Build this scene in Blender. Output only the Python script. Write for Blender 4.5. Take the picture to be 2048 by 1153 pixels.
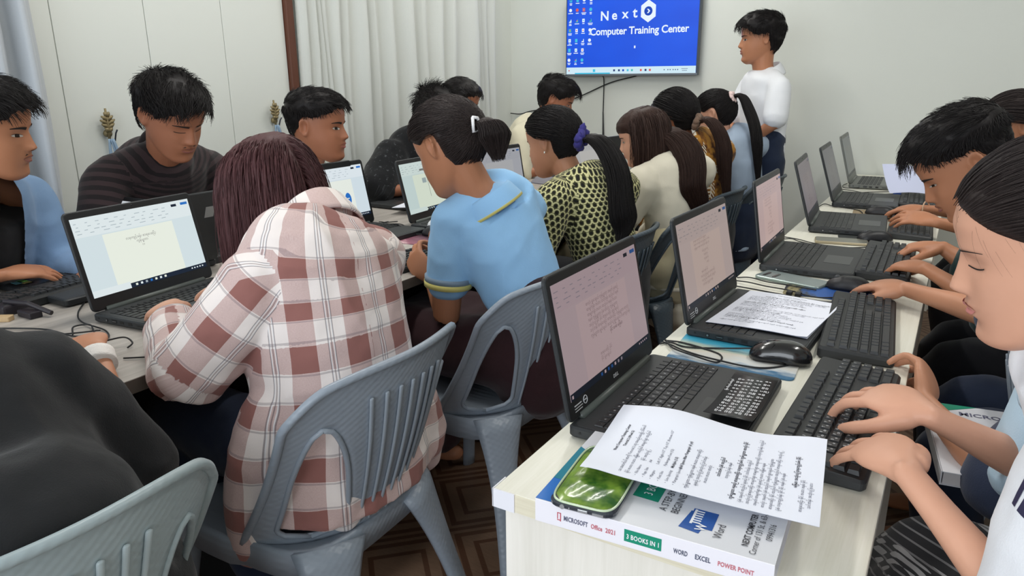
import bpy, bmesh, math, random
import numpy as np
from mathutils import Vector, Matrix, noise as mnoise

for _o in list(bpy.data.objects):
    bpy.data.objects.remove(_o)
SC = bpy.context.scene
COL = SC.collection

# ------------------------------------------------------------------ camera, world, lights, exposure
cam_data = bpy.data.cameras.new('camera')
cam_data.sensor_width = 36.0
cam_data.lens = 1462.37 / 2048.0 * 36.0
cam_data.clip_start = 0.02
cam_data.clip_end = 60.0
camera = bpy.data.objects.new('camera', cam_data)
COL.objects.link(camera)
_F = Vector((-0.49825146, 0.82144255, -0.27744841)).normalized()
_R = Vector((0.85624326, 0.51650359, -0.00845719)).normalized()
_U = _R.cross(_F).normalized()
_m = Matrix((( _R.x, _U.x, -_F.x, 0.0), (_R.y, _U.y, -_F.y, 0.0), (_R.z, _U.z, -_F.z, 1.28744), (0, 0, 0, 1)))
camera.matrix_world = _m
SC.camera = camera

world = bpy.data.worlds.new('world')
SC.world = world
world.use_nodes = True
_bg = world.node_tree.nodes['Background']
_bg.inputs['Color'].default_value = (0.86, 0.93, 1.0, 1)
_bg.inputs['Strength'].default_value = 0.46

SC.view_settings.view_transform = 'Standard'
SC.view_settings.look = 'None'
SC.view_settings.exposure = 0.0
SC.view_settings.gamma = 1.0
SC.view_settings.use_curve_mapping = False


def area_light(name, loc, size, energy, color=(1, 1, 1), rot=(0, 0, 0), size_y=None):
    d = bpy.data.lights.new(name, 'AREA')
    d.energy = energy
    d.color = color
    d.shape = 'RECTANGLE'
    d.size = size
    d.size_y = size_y or size
    o = bpy.data.objects.new(name, d)
    o.location = loc
    o.rotation_euler = rot
    COL.objects.link(o)
    return o


# ceiling tube lamps (above the frame) and the daylight of the windows behind the photographer
LAMP = 0.60
area_light('ceiling_lamp', (-1.7, 1.6, 2.72), 0.16, 34 * LAMP, (1.0, 0.98, 0.93), (0, 0, 0), 1.25)
area_light('ceiling_lamp', (-1.7, 3.6, 2.72), 0.16, 30 * LAMP, (1.0, 0.98, 0.93), (0, 0, 0), 1.25)
area_light('ceiling_lamp', (0.4, 2.4, 2.72), 0.16, 30 * LAMP, (1.0, 0.98, 0.93), (0, 0, 0), 1.25)
area_light('window_daylight', (-0.5, -2.7, 1.6), 3.6, 112, (0.88, 0.94, 1.0), (math.radians(84), 0, 0), 2.0)
# ------------------------------------------------------------------ materials
def _set(n, k, v):
    if k in n.inputs:
        n.inputs[k].default_value = v


class Nodes:
    """thin wrapper to write node trees briefly"""
    def __init__(self, m):
        m.use_nodes = True
        self.t = m.node_tree
        self.b = self.t.nodes['Principled BSDF']

    def n(self, kind, **kw):
        nd = self.t.nodes.new(kind)
        for k, v in kw.items():
            if hasattr(nd, k) and k not in nd.inputs:
                setattr(nd, k, v)
            else:
                nd.inputs[k].default_value = v
        return nd

    def link(self, a, b):
        self.t.links.new(a, b)

    def math(self, op, a, b=None, clamp=False):
        nd = self.t.nodes.new('ShaderNodeMath')
        nd.operation = op
        nd.use_clamp = clamp
        for i, v in enumerate((a, b)):
            if v is None:
                continue
            if isinstance(v, (int, float)):
                nd.inputs[i].default_value = v
            else:
                self.link(v, nd.inputs[i])
        return nd.outputs[0]

    def mix(self, fac, a, b, mode='MIX'):
        nd = self.t.nodes.new('ShaderNodeMix')
        nd.data_type = 'RGBA'
        nd.blend_type = mode
        for i, v in ((0, fac), (6, a), (7, b)):
            if isinstance(v, (int, float)):
                nd.inputs[i].default_value = v
            elif isinstance(v, (tuple, list)):
                nd.inputs[i].default_value = tuple(v) + ((1,) if len(v) == 3 else ())
            else:
                self.link(v, nd.inputs[i])
        return nd.outputs[2]

    def coord(self, which='Object'):
        return self.t.nodes.new('ShaderNodeTexCoord').outputs[which]

    def sep(self, v):
        nd = self.t.nodes.new('ShaderNodeSeparateXYZ')
        self.link(v, nd.inputs[0])
        return nd.outputs

    def mapping(self, v, scale=(1, 1, 1), loc=(0, 0, 0), rot=(0, 0, 0)):
        nd = self.t.nodes.new('ShaderNodeMapping')
        nd.inputs['Scale'].default_value = scale
        nd.inputs['Location'].default_value = loc
        nd.inputs['Rotation'].default_value = rot
        self.link(v, nd.inputs[0])
        return nd.outputs[0]

    def noise(self, v, scale=5.0, detail=3.0, rough=0.55):
        nd = self.t.nodes.new('ShaderNodeTexNoise')
        nd.inputs['Scale'].default_value = scale
        nd.inputs['Detail'].default_value = detail
        nd.inputs['Roughness'].default_value = rough
        if v is not None:
            self.link(v, nd.inputs['Vector'])
        return nd.outputs['Fac']

    def bump(self, h, strength=0.2, dist=0.01):
        nd = self.t.nodes.new('ShaderNodeBump')
        nd.inputs['Strength'].default_value = strength
        nd.inputs['Distance'].default_value = dist
        self.link(h, nd.inputs['Height'])
        self.link(nd.outputs['Normal'], self.b.inputs['Normal'])

    def color(self, c):
        self.link(c, self.b.inputs['Base Color'])


def srgb(r, g, b):
    f = lambda c: (c / 255 / 12.92) if c / 255 <= 0.04045 else ((c / 255 + 0.055) / 1.055) ** 2.4
    return (f(r), f(g), f(b))


_MATS = {}


def mat(name, rgb, rough=0.6, var=0.0, vscale=8.0, bump=0.0, bscale=60.0, metal=0.0, spec=0.5, emit=0.0, coat=0.0, stretch=(1, 1, 1), sheen=0.0, sss=0.0):
    """rgb in 0..255 sRGB; var = noise variation of the colour; bump = fine relief"""
    if name in _MATS:
        return _MATS[name]
    m = bpy.data.materials.new(name)
    k = Nodes(m)
    c = srgb(*rgb)
    k.b.inputs['Base Color'].default_value = (*c, 1)
    k.b.inputs['Roughness'].default_value = rough
    k.b.inputs['Metallic'].default_value = metal
    _set(k.b, 'Specular IOR Level', spec)
    _set(k.b, 'Coat Weight', coat)
    _set(k.b, 'Sheen Weight', sheen)
    if sss:
        _set(k.b, 'Subsurface Weight', sss)
        _set(k.b, 'Subsurface Radius', (0.012, 0.005, 0.003))
        _set(k.b, 'Subsurface Scale', 1.0)
    if var or bump:
        co = k.mapping(k.coord('Object'), stretch)
    if var:
        f = k.noise(co, vscale, 4.0)
        lo = tuple(x * (1 - var) for x in c)
        hi = tuple(min(1, x * (1 + var)) for x in c)
        k.color(k.mix(f, lo, hi))
    if bump:
        k.bump(k.noise(co, bscale, 2.0), bump, 0.004)
    if emit:
        k.b.inputs['Emission Color'].default_value = (*c, 1)
        k.b.inputs['Emission Strength'].default_value = emit
    _MATS[name] = m
    return m


def screen_mat(name, rgb, strength=1.0):
    if name in _MATS:
        return _MATS[name]
    m = bpy.data.materials.new(name)
    k = Nodes(m)
    c = srgb(*rgb)
    k.b.inputs['Base Color'].default_value = (0.01, 0.01, 0.01, 1)
    k.b.inputs['Roughness'].default_value = 0.35
    _set(k.b, 'Specular IOR Level', 0.2)
    k.b.inputs['Emission Color'].default_value = (*c, 1)
    k.b.inputs['Emission Strength'].default_value = strength
    _MATS[name] = m
    return m


# ------------------------------------------------------------------ mesh helpers
def link(o, parent=None):
    COL.objects.link(o)
    if parent is not None:
        o.parent = parent
    return o


def mesh_np(name, V, F, mats, parent=None, smooth=True, fm=None):
    """numpy verts + list/array of faces -> object"""
    me = bpy.data.meshes.new(name)
    me.from_pydata([tuple(map(float, v)) for v in V] if not isinstance(V, list) else V, [], [tuple(map(int, f)) for f in F])
    if not isinstance(mats, (list, tuple)):
        mats = [mats]
    for m in mats:
        me.materials.append(m)
    if fm is not None:
        me.polygons.foreach_set('material_index', np.asarray(fm, dtype=np.int32))
    if smooth:
        me.polygons.foreach_set('use_smooth', np.ones(len(me.polygons), dtype=bool))
    me.update()
    return link(bpy.data.objects.new(name, me), parent)


def tag(o, label=None, cat=None, group=None, kind=None):
    if label: o['label'] = label
    if cat: o['category'] = cat
    if group: o['group'] = group
    if kind: o['kind'] = kind
    return o


def empty(name, loc=(0, 0, 0), rz=0.0, label=None, cat=None, group=None):
    o = bpy.data.objects.new(name, None)
    o.empty_display_size = 0.05
    o.location = loc
    o.rotation_euler = (0, 0, rz)
    COL.objects.link(o)
    return tag(o, label, cat, group)


def kids(o):
    return [c for c in bpy.data.objects if c.parent == o]


def copy_tree(o, parent=None):
    c = o.copy()
    COL.objects.link(c)
    if parent is not None:
        c.parent = parent
    for ch in list(o.children):
        copy_tree(ch, c)
    return c


class MB:
    """collects simple solids into one mesh"""
    def __init__(self):
        self.V, self.F, self.M = [], [], []
        self.mi = 0
        self.T = None

    def mat(self, i):
        self.mi = i
        return self

    def add(self, V, F):
        b = len(self.V)
        for v in V:
            v = Vector(v)
            if self.T is not None:
                v = self.T @ v
            self.V.append(tuple(v))
        for f in F:
            self.F.append(tuple(b + i for i in f))
            self.M.append(self.mi)
        return self

    def box(self, lo, hi, ch=0.0):
        x0, y0, z0 = lo
        x1, y1, z1 = hi
        if ch <= 0:
            V = [(x0, y0, z0), (x1, y0, z0), (x1, y1, z0), (x0, y1, z0), (x0, y0, z1), (x1, y0, z1), (x1, y1, z1), (x0, y1, z1)]
            F = [(0, 3, 2, 1), (4, 5, 6, 7), (0, 1, 5, 4), (1, 2, 6, 5), (2, 3, 7, 6), (3, 0, 4, 7)]
            return self.add(V, F)
        bm = bmesh.new()
        bmesh.ops.create_cube(bm, size=1.0)
        for v in bm.verts:
            v.co = Vector(((x0 + x1) / 2 + v.co.x * (x1 - x0), (y0 + y1) / 2 + v.co.y * (y1 - y0), (z0 + z1) / 2 + v.co.z * (z1 - z0)))
        bmesh.ops.bevel(bm, geom=list(bm.edges), offset=ch, segments=2, affect='EDGES', profile=0.5)
        bm.verts.ensure_lookup_table()
        V = [tuple(v.co) for v in bm.verts]
        F = [tuple(v.index for v in f.verts) for f in bm.faces]
        bm.free()
        return self.add(V, F)

    def prism(self, pts, z0, z1):
        """outline in xy, extruded z0..z1"""
        n = len(pts)
        V = [(p[0], p[1], z0) for p in pts] + [(p[0], p[1], z1) for p in pts]
        F = [tuple(range(n))[::-1], tuple(range(n, 2 * n))] + [(i, (i + 1) % n, n + (i + 1) % n, n + i) for i in range(n)]
        return self.add(V, F)

    def slab(self, x0, y0, x1, y1, z0, z1, r=0.01, ch=0.002, k=5):
        """rounded-corner slab with a chamfered top and bottom rim"""
        def ring(d, z):
            P = []
            for cx, cy, a0 in ((x1 - r, y1 - r, 0), (x0 + r, y1 - r, 90), (x0 + r, y0 + r, 180), (x1 - r, y0 + r, 270)):
                for i in range(k + 1):
                    a = math.radians(a0 + 90 * i / k)
                    P.append((cx + (r - d) * math.cos(a), cy + (r - d) * math.sin(a), z))
            return P
        R = [ring(ch, z0), ring(0, z0 + ch), ring(0, z1 - ch), ring(ch, z1)]
        n = len(R[0])
        V = sum(R, [])
        F = [tuple(range(n))[::-1], tuple(range(3 * n, 4 * n))]
        for q in range(3):
            F += [(q * n + i, q * n + (i + 1) % n, (q + 1) * n + (i + 1) % n, (q + 1) * n + i) for i in range(n)]
        return self.add(V, F)

    def cyl(self, p0, p1, r0, r1=None, n=14, cap=True):
        r1 = r0 if r1 is None else r1
        p0, p1 = Vector(p0), Vector(p1)
        d = (p1 - p0).normalized()
        a = d.orthogonal().normalized()
        b = d.cross(a)
        V = []
        for p, r in ((p0, r0), (p1, r1)):
            V += [tuple(p + (a * math.cos(2 * math.pi * i / n) + b * math.sin(2 * math.pi * i / n)) * r) for i in range(n)]
        F = [(i, (i + 1) % n, n + (i + 1) % n, n + i) for i in range(n)]
        if cap:
            F += [tuple(range(n))[::-1], tuple(range(n, 2 * n))]
        return self.add(V, F)

    def tube(self, pts, r, n=8):
        V, F = tube(np.array(pts, float), np.full(len(pts), r) if np.isscalar(r) else np.array(r), n, round_caps=False)
        return self.add(V.tolist(), F)

    def build(self, name, mats, parent=None, smooth=False, loc=None):
        o = mesh_np(name, self.V, self.F, mats, parent, smooth, self.M)
        if loc is not None:
            o.location = loc
        return o


def nrm(v):
    v = np.asarray(v, float)
    return v / max(1e-9, np.linalg.norm(v))


def spline(P, m):
    """Catmull-Rom through P (k,d), m samples"""
    P = np.asarray(P, float)
    if len(P) == 2:
        t = np.linspace(0, 1, m)[:, None]
        return P[0] * (1 - t) + P[1] * t
    Q = np.vstack([2 * P[0] - P[1], P, 2 * P[-1] - P[-2]])
    t = np.linspace(0, len(P) - 1 - 1e-9, m)
    i = t.astype(int)
    u = (t - i)[:, None]
    a, b, c, d = Q[i], Q[i + 1], Q[i + 2], Q[i + 3]
    return 0.5 * (2 * b + (c - a) * u + (2 * a - 5 * b + 4 * c - d) * u * u + (3 * b - a - 3 * c + d) * u ** 3)


def tube(P, R, n=12, R2=None, ref=None, round_caps=True):
    """closed tube along P with radii R (across ref) and R2; returns verts, faces"""
    P = np.asarray(P, float)
    R = np.asarray(R, float)
    R2 = R if R2 is None else np.asarray(R2, float)
    T = np.gradient(P, axis=0)
    T /= np.maximum(1e-9, np.linalg.norm(T, axis=1))[:, None]
    if round_caps:
        e0, e1 = T[0], T[-1]
        r0, r1 = min(R[0], R2[0]), min(R[-1], R2[-1])
        P = np.vstack([P[0] - e0 * r0 * 0.85, P[0] - e0 * r0 * 0.5, P, P[-1] + e1 * r1 * 0.5, P[-1] + e1 * r1 * 0.85])
        R = np.concatenate([[R[0] * .45, R[0] * .84], R, [R[-1] * .84, R[-1] * .45]])
        R2 = np.concatenate([[R2[0] * .45, R2[0] * .84], R2, [R2[-1] * .84, R2[-1] * .45]])
        T = np.vstack([e0, e0, T, e1, e1])
    k = len(P)
    a = nrm(ref) if ref is not None else np.array(Vector(T[0]).orthogonal().normalized())
    V = np.zeros((k * n, 3))
    ang = np.arange(n) * 2 * np.pi / n
    for i in range(k):
        a = a - T[i] * (a @ T[i])
        a = nrm(a)
        b = np.cross(T[i], a)
        V[i * n:(i + 1) * n] = P[i] + np.outer(np.cos(ang) * R[i], a) + np.outer(np.sin(ang) * R2[i], b)
    F = []
    for i in range(k - 1):
        for j in range(n):
            j2 = (j + 1) % n
            F.append((i * n + j, i * n + j2, (i + 1) * n + j2, (i + 1) * n + j))
    F.append(tuple(range(n))[::-1])
    F.append(tuple((k - 1) * n + j for j in range(n)))
    return V, F


def text_geo(body, size=0.01, align='LEFT', bold=False, space=1.0, res=2, squeeze=1.0, line=1.0, extr=0.0):
    """text -> verts, faces in its own xy plane"""
    c = bpy.data.curves.new('text', 'FONT')
    c.body = body
    c.size = size
    c.align_x = align
    c.space_character = space
    c.space_line = line
    c.resolution_u = res
    c.extrude = extr
    if bold:
        c.offset = size * 0.022
    o = bpy.data.objects.new('text', c)
    COL.objects.link(o)
    dg = bpy.context.evaluated_depsgraph_get()
    ev = o.evaluated_get(dg)
    me = ev.to_mesh()
    V = [(v.co.x * squeeze, v.co.y, v.co.z) for v in me.vertices]
    F = [tuple(p.vertices) for p in me.polygons]
    ev.to_mesh_clear()
    bpy.data.objects.remove(o)
    bpy.data.curves.remove(c)
    return V, F


def frame_of(origin, ux, uy, uz=None):
    """4x4 from axes"""
    ux, uy = Vector(ux).normalized(), Vector(uy).normalized()
    uz = ux.cross(uy).normalized() if uz is None else Vector(uz)
    M = Matrix.Identity(4)
    for i, a in enumerate((ux, uy, uz)):
        M[0][i], M[1][i], M[2][i] = a
    M.translation = Vector(origin)
    return M


def cable(name, pts, r, m, label, cat='cable', group=None, n=6, k=10):
    P = spline(np.array(pts, float), max(8, k * (len(pts) - 1)))
    V, F = tube(P, np.full(len(P), r), n, round_caps=False)
    o = mesh_np(name, V, F, m)
    return tag(o, label, cat, group)
# ------------------------------------------------------------------ the room
WX, WY = -2.78, 4.6          # wall_left plane, wall_front plane
wall_m = mat('wall_paint', (221, 224, 217), 0.75, 0.03, 2.5, 0.06, 40)
wall_l_m = mat('wall_panel_paint', (222, 225, 219), 0.6, 0.02, 2.0, 0.04, 30)
seam_m = mat('panel_seam', (200, 200, 196), 0.7)


def floor_mat():
    m = bpy.data.materials.new('floor_vinyl')
    k = Nodes(m)
    co = k.mapping(k.coord('Object'), (1, 1, 1), (0.07, 0.05, 0), (0, 0, math.radians(45)))
    s = k.sep(co)
    P = 0.30

    def cell(v):
        return k.math('ABSOLUTE', k.math('SUBTRACT', k.math('FRACT', k.math('MULTIPLY', v, 1 / P)), 0.5))
    x, y = cell(s[0]), cell(s[1])
    d = k.math('MAXIMUM', x, y)                      # square rings inside each printed tile
    ring1 = k.math('MULTIPLY', k.math('GREATER_THAN', d, 0.37), k.math('LESS_THAN', d, 0.43))
    ring2 = k.math('MULTIPLY', k.math('GREATER_THAN', d, 0.22), k.math('LESS_THAN', d, 0.27))
    edge = k.math('GREATER_THAN', d, 0.475)
    line = k.math('MAXIMUM', k.math('MAXIMUM', ring1, ring2), edge)
    wn = k.noise(k.mapping(k.coord('Object'), (9, 60, 1)), 3.0, 4)
    a = k.mix(wn, srgb(108, 84, 68), srgb(136, 110, 90))
    b = k.mix(wn, srgb(82, 55, 41), srgb(98, 68, 50))
    k.color(k.mix(line, a, b))
    k.b.inputs['Roughness'].default_value = 0.42
    k.bump(wn, 0.08, 0.003)
    return m


def slab_obj(name, lo, hi, m, kind='structure', parent=None):
    b = MB(); b.box(lo, hi)
    o = b.build(name, m, parent)
    if parent is None:
        tag(o, kind=kind)
    return o


slab_obj('floor', (WX - .1, -2.8, -.08), (2.4, WY + .1, 0.0), floor_mat())
slab_obj('ceiling', (WX - .1, -2.8, 2.8), (2.4, WY + .1, 2.88), mat('ceiling_paint', (238, 238, 234), 0.8))
slab_obj('wall_front', (WX - .1, WY, 0), (2.4, WY + .1, 2.8), wall_m)
wl = slab_obj('wall_left', (WX - .1, -2.8, 0), (WX, WY, 2.8), wall_l_m)
slab_obj('wall_right', (2.3, -2.8, 0), (2.4, WY, 2.8), wall_m)
tag(wl, 'white wall of tall flat boards with thin vertical seams')
for y0, y1 in ((0.42, 0.778), (0.778, 1.134), (1.134, 1.49), (1.49, 1.846), (1.846, 2.202), (2.202, 2.546)):   # boards of the panelled wall
    b = MB(); b.box((WX, y0 + .0015, 0.78), (WX + .007, y1 - .0015, 2.8), 0.0015)
    b.build('panel', wall_l_m, wl)
# lavender dado with a dark cap under the first curtain
b = MB(); b.box((WX, 0.2, 0), (WX + .02, 2.546, 0.70), 0)
tag(b.build('trim_1', mat('dado_paint', (126, 132, 160), 0.6, .04, 3)), kind='structure')
b = MB(); b.box((WX, 0.2, 0.70), (WX + .035, 2.546, 0.755), 0.004)
tag(b.build('trim_2', mat('dado_cap', (62, 66, 104), 0.5)), kind='structure')
# dark brown wooden post beside the curtain
b = MB(); b.box((WX, 2.548, 0), (WX + .03, 2.590, 2.8), 0.004)
tag(b.build('trim_3', mat('post_wood', (92, 52, 36), 0.5, .25, 14, .1, 60, stretch=(8, 8, .6))), kind='structure')
b = MB(); b.box((WX, WY - .012, 0), (2.3, WY, 0.09), 0.003)
tag(b.build('baseboard_front', mat('baseboard_paint', (214, 215, 208), 0.6)), kind='structure')


# curtains: pleated sheets with a little thickness
def curtain_mat(name, rgb):
    m = bpy.data.materials.new(name)
    k = Nodes(m)
    co = k.coord('Object')
    wv = k.noise(k.mapping(co, (120, 120, 700)), 1.0, 2)
    wv2 = k.noise(k.mapping(co, (6, 6, 3)), 1.5, 4)
    c = srgb(*rgb)
    c1 = k.mix(wv, tuple(x * .9 for x in c), tuple(min(1, x * 1.08) for x in c))
    k.color(k.mix(wv2, c1, tuple(x * .93 for x in c)))
    k.b.inputs['Roughness'].default_value = 0.85
    _set(k.b, 'Sheen Weight', 0.25)
    k.bump(k.math('ADD', wv, wv2), 0.12, 0.004)
    return m


def curtain(name, edges, x_wall, z0, z1, depth, m, lean=0.0, amp_k=.36):
    """edges: y positions of the pleat ridges; between them the cloth swings back towards the wall"""
    rnd = random.Random(len(edges) * 7 + int(edges[0] * 100))
    prof = []
    for i in range(len(edges) - 1):
        w = edges[i + 1] - edges[i]
        n = max(5, int(w / .012))
        amp = min(depth, amp_k * w + .020)
        sk = rnd.uniform(.30, .55)
        for j in range(n):
            t = j / n
            s = t / sk if t < sk else (1 - t) / (1 - sk)
            prof.append((edges[i] + w * t, amp * (0.5 - 0.5 * math.cos(math.pi * s)), i))
    prof.append((edges[-1], 0.0, len(edges)))
    Z = np.linspace(z0, z1, 26)
    V, F = [], []
    n = len(prof)
    for layer in (0, 1):
        for z in Z:
            h = (z - z0) / (z1 - z0)
            for y, d, i in prof:
                sway = 0.010 * math.sin(3.1 * z + i * 1.7) * (1 - h) + 0.006 * math.sin(5 * z + i)
                V.append((x_wall + .012 + depth * .2 + d * (1.0 - .25 * h) + .3 * sway - layer * .003, y + sway + lean * (1 - h), z))
    R = len(Z)
    for L in (0, 1):
        o = L * R * n
        for r in range(R - 1):
            for c in range(n - 1):
                q = (o + r * n + c, o + r * n + c + 1, o + (r + 1) * n + c + 1, o + (r + 1) * n + c)
                F.append(q if L == 0 else q[::-1])
    for r in range(R - 1):
        for c in (0, n - 1):
            F.append((r * n + c, R * n + r * n + c, R * n + (r + 1) * n + c, (r + 1) * n + c))
    for c in range(n - 1):
        F.append((c, c + 1, R * n + c + 1, R * n + c))
    return mesh_np(name, V, F, m)


c_grey = curtain_mat('curtain_cloth', (214, 217, 212))
c_blue = curtain_mat('curtain_cloth_cool', (186, 192, 198))
cl = curtain('curtain', [0.30, 0.52, 0.70, 0.86, 1.00, 1.11, 1.20, 1.30, 1.40], WX + .02, 0.77, 2.62, .12, c_blue, 0, .75)
tag(cl, 'pale grey curtain in deep folds behind the person in denim', 'curtain')
cr = curtain('curtain', [2.60, 2.668, 2.725, 2.758, 2.803, 2.892, 2.947, 3.081, 3.169, 3.307, 3.487, 3.605, 3.755, 3.887, 4.111, 4.17, 4.23, 4.336], WX, 0.12, 2.62, .095, c_grey)
tag(cr, 'wide pale grey curtain in long pleats beside the brown post', 'curtain')
rod_m = mat('rod_metal', (170, 168, 160), .35, metal=.8)
for y0, y1, lab in ((0.2, 1.45, 'metal rod carrying the curtain behind the person in denim'), (2.53, 4.45, 'metal rod carrying the wide pleated curtain')):
    b = MB(); b.cyl((WX + .06, y0, 2.64), (WX + .06, y1, 2.64), .012)
    for y in (y0 + .05, y1 - .05):
        b.cyl((WX, y, 2.64), (WX + .06, y, 2.64), .006)
    tag(b.build('curtain_rod', rod_m, smooth=True), lab, 'curtain rod')


# ornamental tie-back hooks with a blue ribbon
def tieback(loc, label):
    t = empty('tieback_hook', loc, 0, label, 'tieback', 'curtain tiebacks on the white wall')
    gold = mat('tieback_brass', (140, 126, 92), .5, .3, 40, metal=.35)
    b = MB()
    for dz, w in ((0.072, .010), (.058, .022), (.044, .028), (.030, .024), (.016, .014)):
        for sgn in (-1, 1):
            b.tube([(0.012, 0, dz - .012), (.02, sgn * w * .55, dz), (.018, sgn * w, dz + .006)], [.006, .0075, .003], 8)
    b.tube([(.012, 0, -.04), (.016, 0, .03), (.014, 0, .092)], [.005, .006, .004], 8)
    b.cyl((0, 0, 0), (.014, 0, 0), .014)
    b.build('hook', gold, t, True)
    rb = mat('ribbon_blue', (140, 164, 188), .6, .1, 20)
    b = MB()
    for q, (dy, tw) in enumerate(((-.012, .7), (.016, -.6), (.035, .4))):
        P = [(0.016 + .004 * q, dy * .2, -.02), (.02 + .004 * q, dy * .6, -.08), (.018 + .006 * q, dy + tw * .02, -.16), (.02, dy + tw * .035 - .01, -.25)]
        c = spline(P, 14)
        for s, w in ((0, .011),):
            V, F = tube(c, np.linspace(.005, w, 14), 8, np.full(14, .0025), ref=(0, 1, 0), round_caps=False)
            b.add(V.tolist(), F)
    b.build('ribbon', rb, t, True)
    b = MB(); b.tube([(.01, .022, -.03), (.02, .024, -.0), (.03, .025, .012)], .003, 6)
    b.build('peg', mat('dark_metal', (52, 56, 66), .4), t, True)
    return t


tieback((WX + .014, 1.619, 1.096), 'brass leaf-shaped tieback hook with blue ribbon, beside the person in the striped sweater')
tieback((WX + .014, 2.421, 1.102), 'brass leaf-shaped tieback hook with blue ribbon, next to the brown post')


# ------------------------------------------------------------------ television
def television():
    x0, x1, z0, z1, y = -2.316, -1.425, 1.288, 1.800, WY - .07
    t = empty('television', ((x0 + x1) / 2, WY, z0), 0, 'flat television on the front wall showing a blue desktop and training center title', 'television')
    L = Matrix.Translation((-(x0 + x1) / 2, -WY, -z0))
    fr = mat('tv_frame', (70, 78, 92), .35, metal=.4)
    def put(b, n, m, par=t, sm=False):
        o = b.build(n, m, par, sm)
        return o
    b = MB(); b.T = L
    b.box((x0, y, z0), (x1, WY - .03, z1), .004)
    b.box((x0 + .15, WY - .03, z0 + .1), (x1 - .15, WY - .001, z1 - .1))
    body = put(b, 'body', fr)
    b = MB(); b.T = L
    b.box((x0, y - .004, z0), (x1, y + .004, z0 + .014), .002)
    put(b, 'bottom_rim', mat('tv_rim', (118, 124, 132), .3, metal=.6))
    sx0, sx1, sz0, sz1 = x0 + .008, x1 - .008, z0 + .014, z1 - .008
    W, H = sx1 - sx0, sz1 - sz0
    blue = bpy.data.materials.new('tv_blue')
    k = Nodes(blue)
    k.b.inputs['Base Color'].default_value = (0, 0, 0, 1)
    g = k.noise(k.mapping(k.coord('Object'), (1.2, 1, 2.2)), 2.2, 1)
    e = k.mix(g, srgb(0, 66, 208), srgb(8, 98, 250))
    k.link(e, k.b.inputs['Emission Color'])
    k.b.inputs['Emission Strength'].default_value = 0.95
    b = MB(); b.T = L
    b.box((sx0, y - .002, sz0), (sx1, y, sz1))
    scr = put(b, 'screen', blue)
    white = screen_mat('tv_white', (232, 244, 255), 1.0)
    pale = screen_mat('tv_taskbar', (206, 232, 244), 1.0)
    cyan = screen_mat('tv_cyan', (70, 200, 235), .9)
    dark = screen_mat('tv_dark', (30, 52, 120), .8)
    red = screen_mat('tv_red', (226, 96, 90), .9)
    mid = screen_mat('tv_mid', (0, 70, 190), .9)
    green = screen_mat('tv_teal', (80, 190, 190), .9)
    mats = [white, pale, cyan, dark, red, mid, green]
    b = MB(); b.T = L
    yy = y - .0026
    def U(px): return sx0 + W * (px - 104) / (1935 - 104.)          # crop pixel -> x
    def Q(a, c, d, e, mi, lift=0):
        b.mat(mi); b.box((a, yy - .0006 - lift, c), (d, yy + .0004, e))
    def Zp(py): return sz1 - (sz1 - sz0) * 1.0 * ((py + 0.0) - TOP) / (1040 - TOP)
    TOP = 1040 - (1935 - 104) * H / W                                # the screen's top edge lies above the frame
    Q(sx0, sz0, sx1, sz0 + .042, 1)
    Q(U(235), sz0, U(760), sz0 + .008, 2, .0003)
    Q(U(1470), Zp(105), sx1, sz1, 3)
    rnd = random.Random(4)
    for i, px in enumerate((525, 820, 890, 950, 1015, 1075, 1140, 1200, 1265, 1325)):
        s = .0085 if i == 0 else .0062
        Q(U(px) - s, sz0 + .021 - s, U(px) + s, sz0 + .021 + s, (2, 3, 3, 5, 2, 6, 1, 4, 3, 4)[i], .0004)
    for px in (1520, 1570, 1600, 1640, 1670, 1700):
        Q(U(px) - .003, sz0 + .018, U(px) + .003, sz0 + .024, 3, .0004)
    for px, w in ((1790, .02), (1790, .016)):
        Q(U(px) - w, sz0 + (.025 if w == .02 else .014), U(px) + w, sz0 + (.0275 if w == .02 else .0165), 3, .0004)
    Q(U(145) - .004, sz0 + .018, U(145) + .004, sz0 + .026, 4, .0004)
    rows = [-175, -45, 85, 210, 345, 470, 600, 725, 855]
    for ci, cx in enumerate((160, 260, 358, 460)):
        for ri, py in enumerate(rows):
            if ci == 3 and (ri > 6): continue
            kx = cx - (ri - 2) * 3
            z = Zp(py)
            s = .0105
            mi = rnd.choice((0, 0, 0, 2, 2, 6, 0, 4 if ri % 3 == 0 else 0))
            sh = rnd.choice((0, 1, 2))
            b.mat(mi)
            cxw = U(kx)
            if sh == 0:
                Q(cxw - s * .8, z - s, cxw + s * .8, z + s, mi)
            elif sh == 1:
                V = [(cxw + s * math.cos(a * math.pi / 6), yy - .0006, z + s * math.sin(a * math.pi / 6)) for a in range(12)]
                b.add(V, [tuple(range(12))])
            else:
                b.add([(cxw - s, yy - .0006, z - s), (cxw + s * .9, yy - .0006, z - s), (cxw + s * .7, yy - .0006, z + s)], [(0, 1, 2)])
            if sh != 1:
                Q(cxw - s * .35, z - s * .3, cxw + s * .35, z + s * .3, rnd.choice((5, 2, 4)), .0003)
            for q in range(rnd.choice((1, 2))):
                w = .006 + .011 * rnd.random()
                Q(cxw - w, z - .021 - .008 * q, cxw + w, z - .0165 - .008 * q, 0)
    # cursor
    Q(U(1092), Zp(720), U(1112), Zp(688), 0)
    # hexagon logo with a ringed arrow
    hx, hz, hr = U(1272), Zp(270), W * 128 / 1831.
    b.mat(0)
    b.add([(hx + hr * .9 * math.sin(math.pi / 3 * a), yy - .0008, hz + hr * 1.08 * math.cos(math.pi / 3 * a)) for a in range(6)], [tuple(range(6))])
    b.mat(5)
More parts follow.
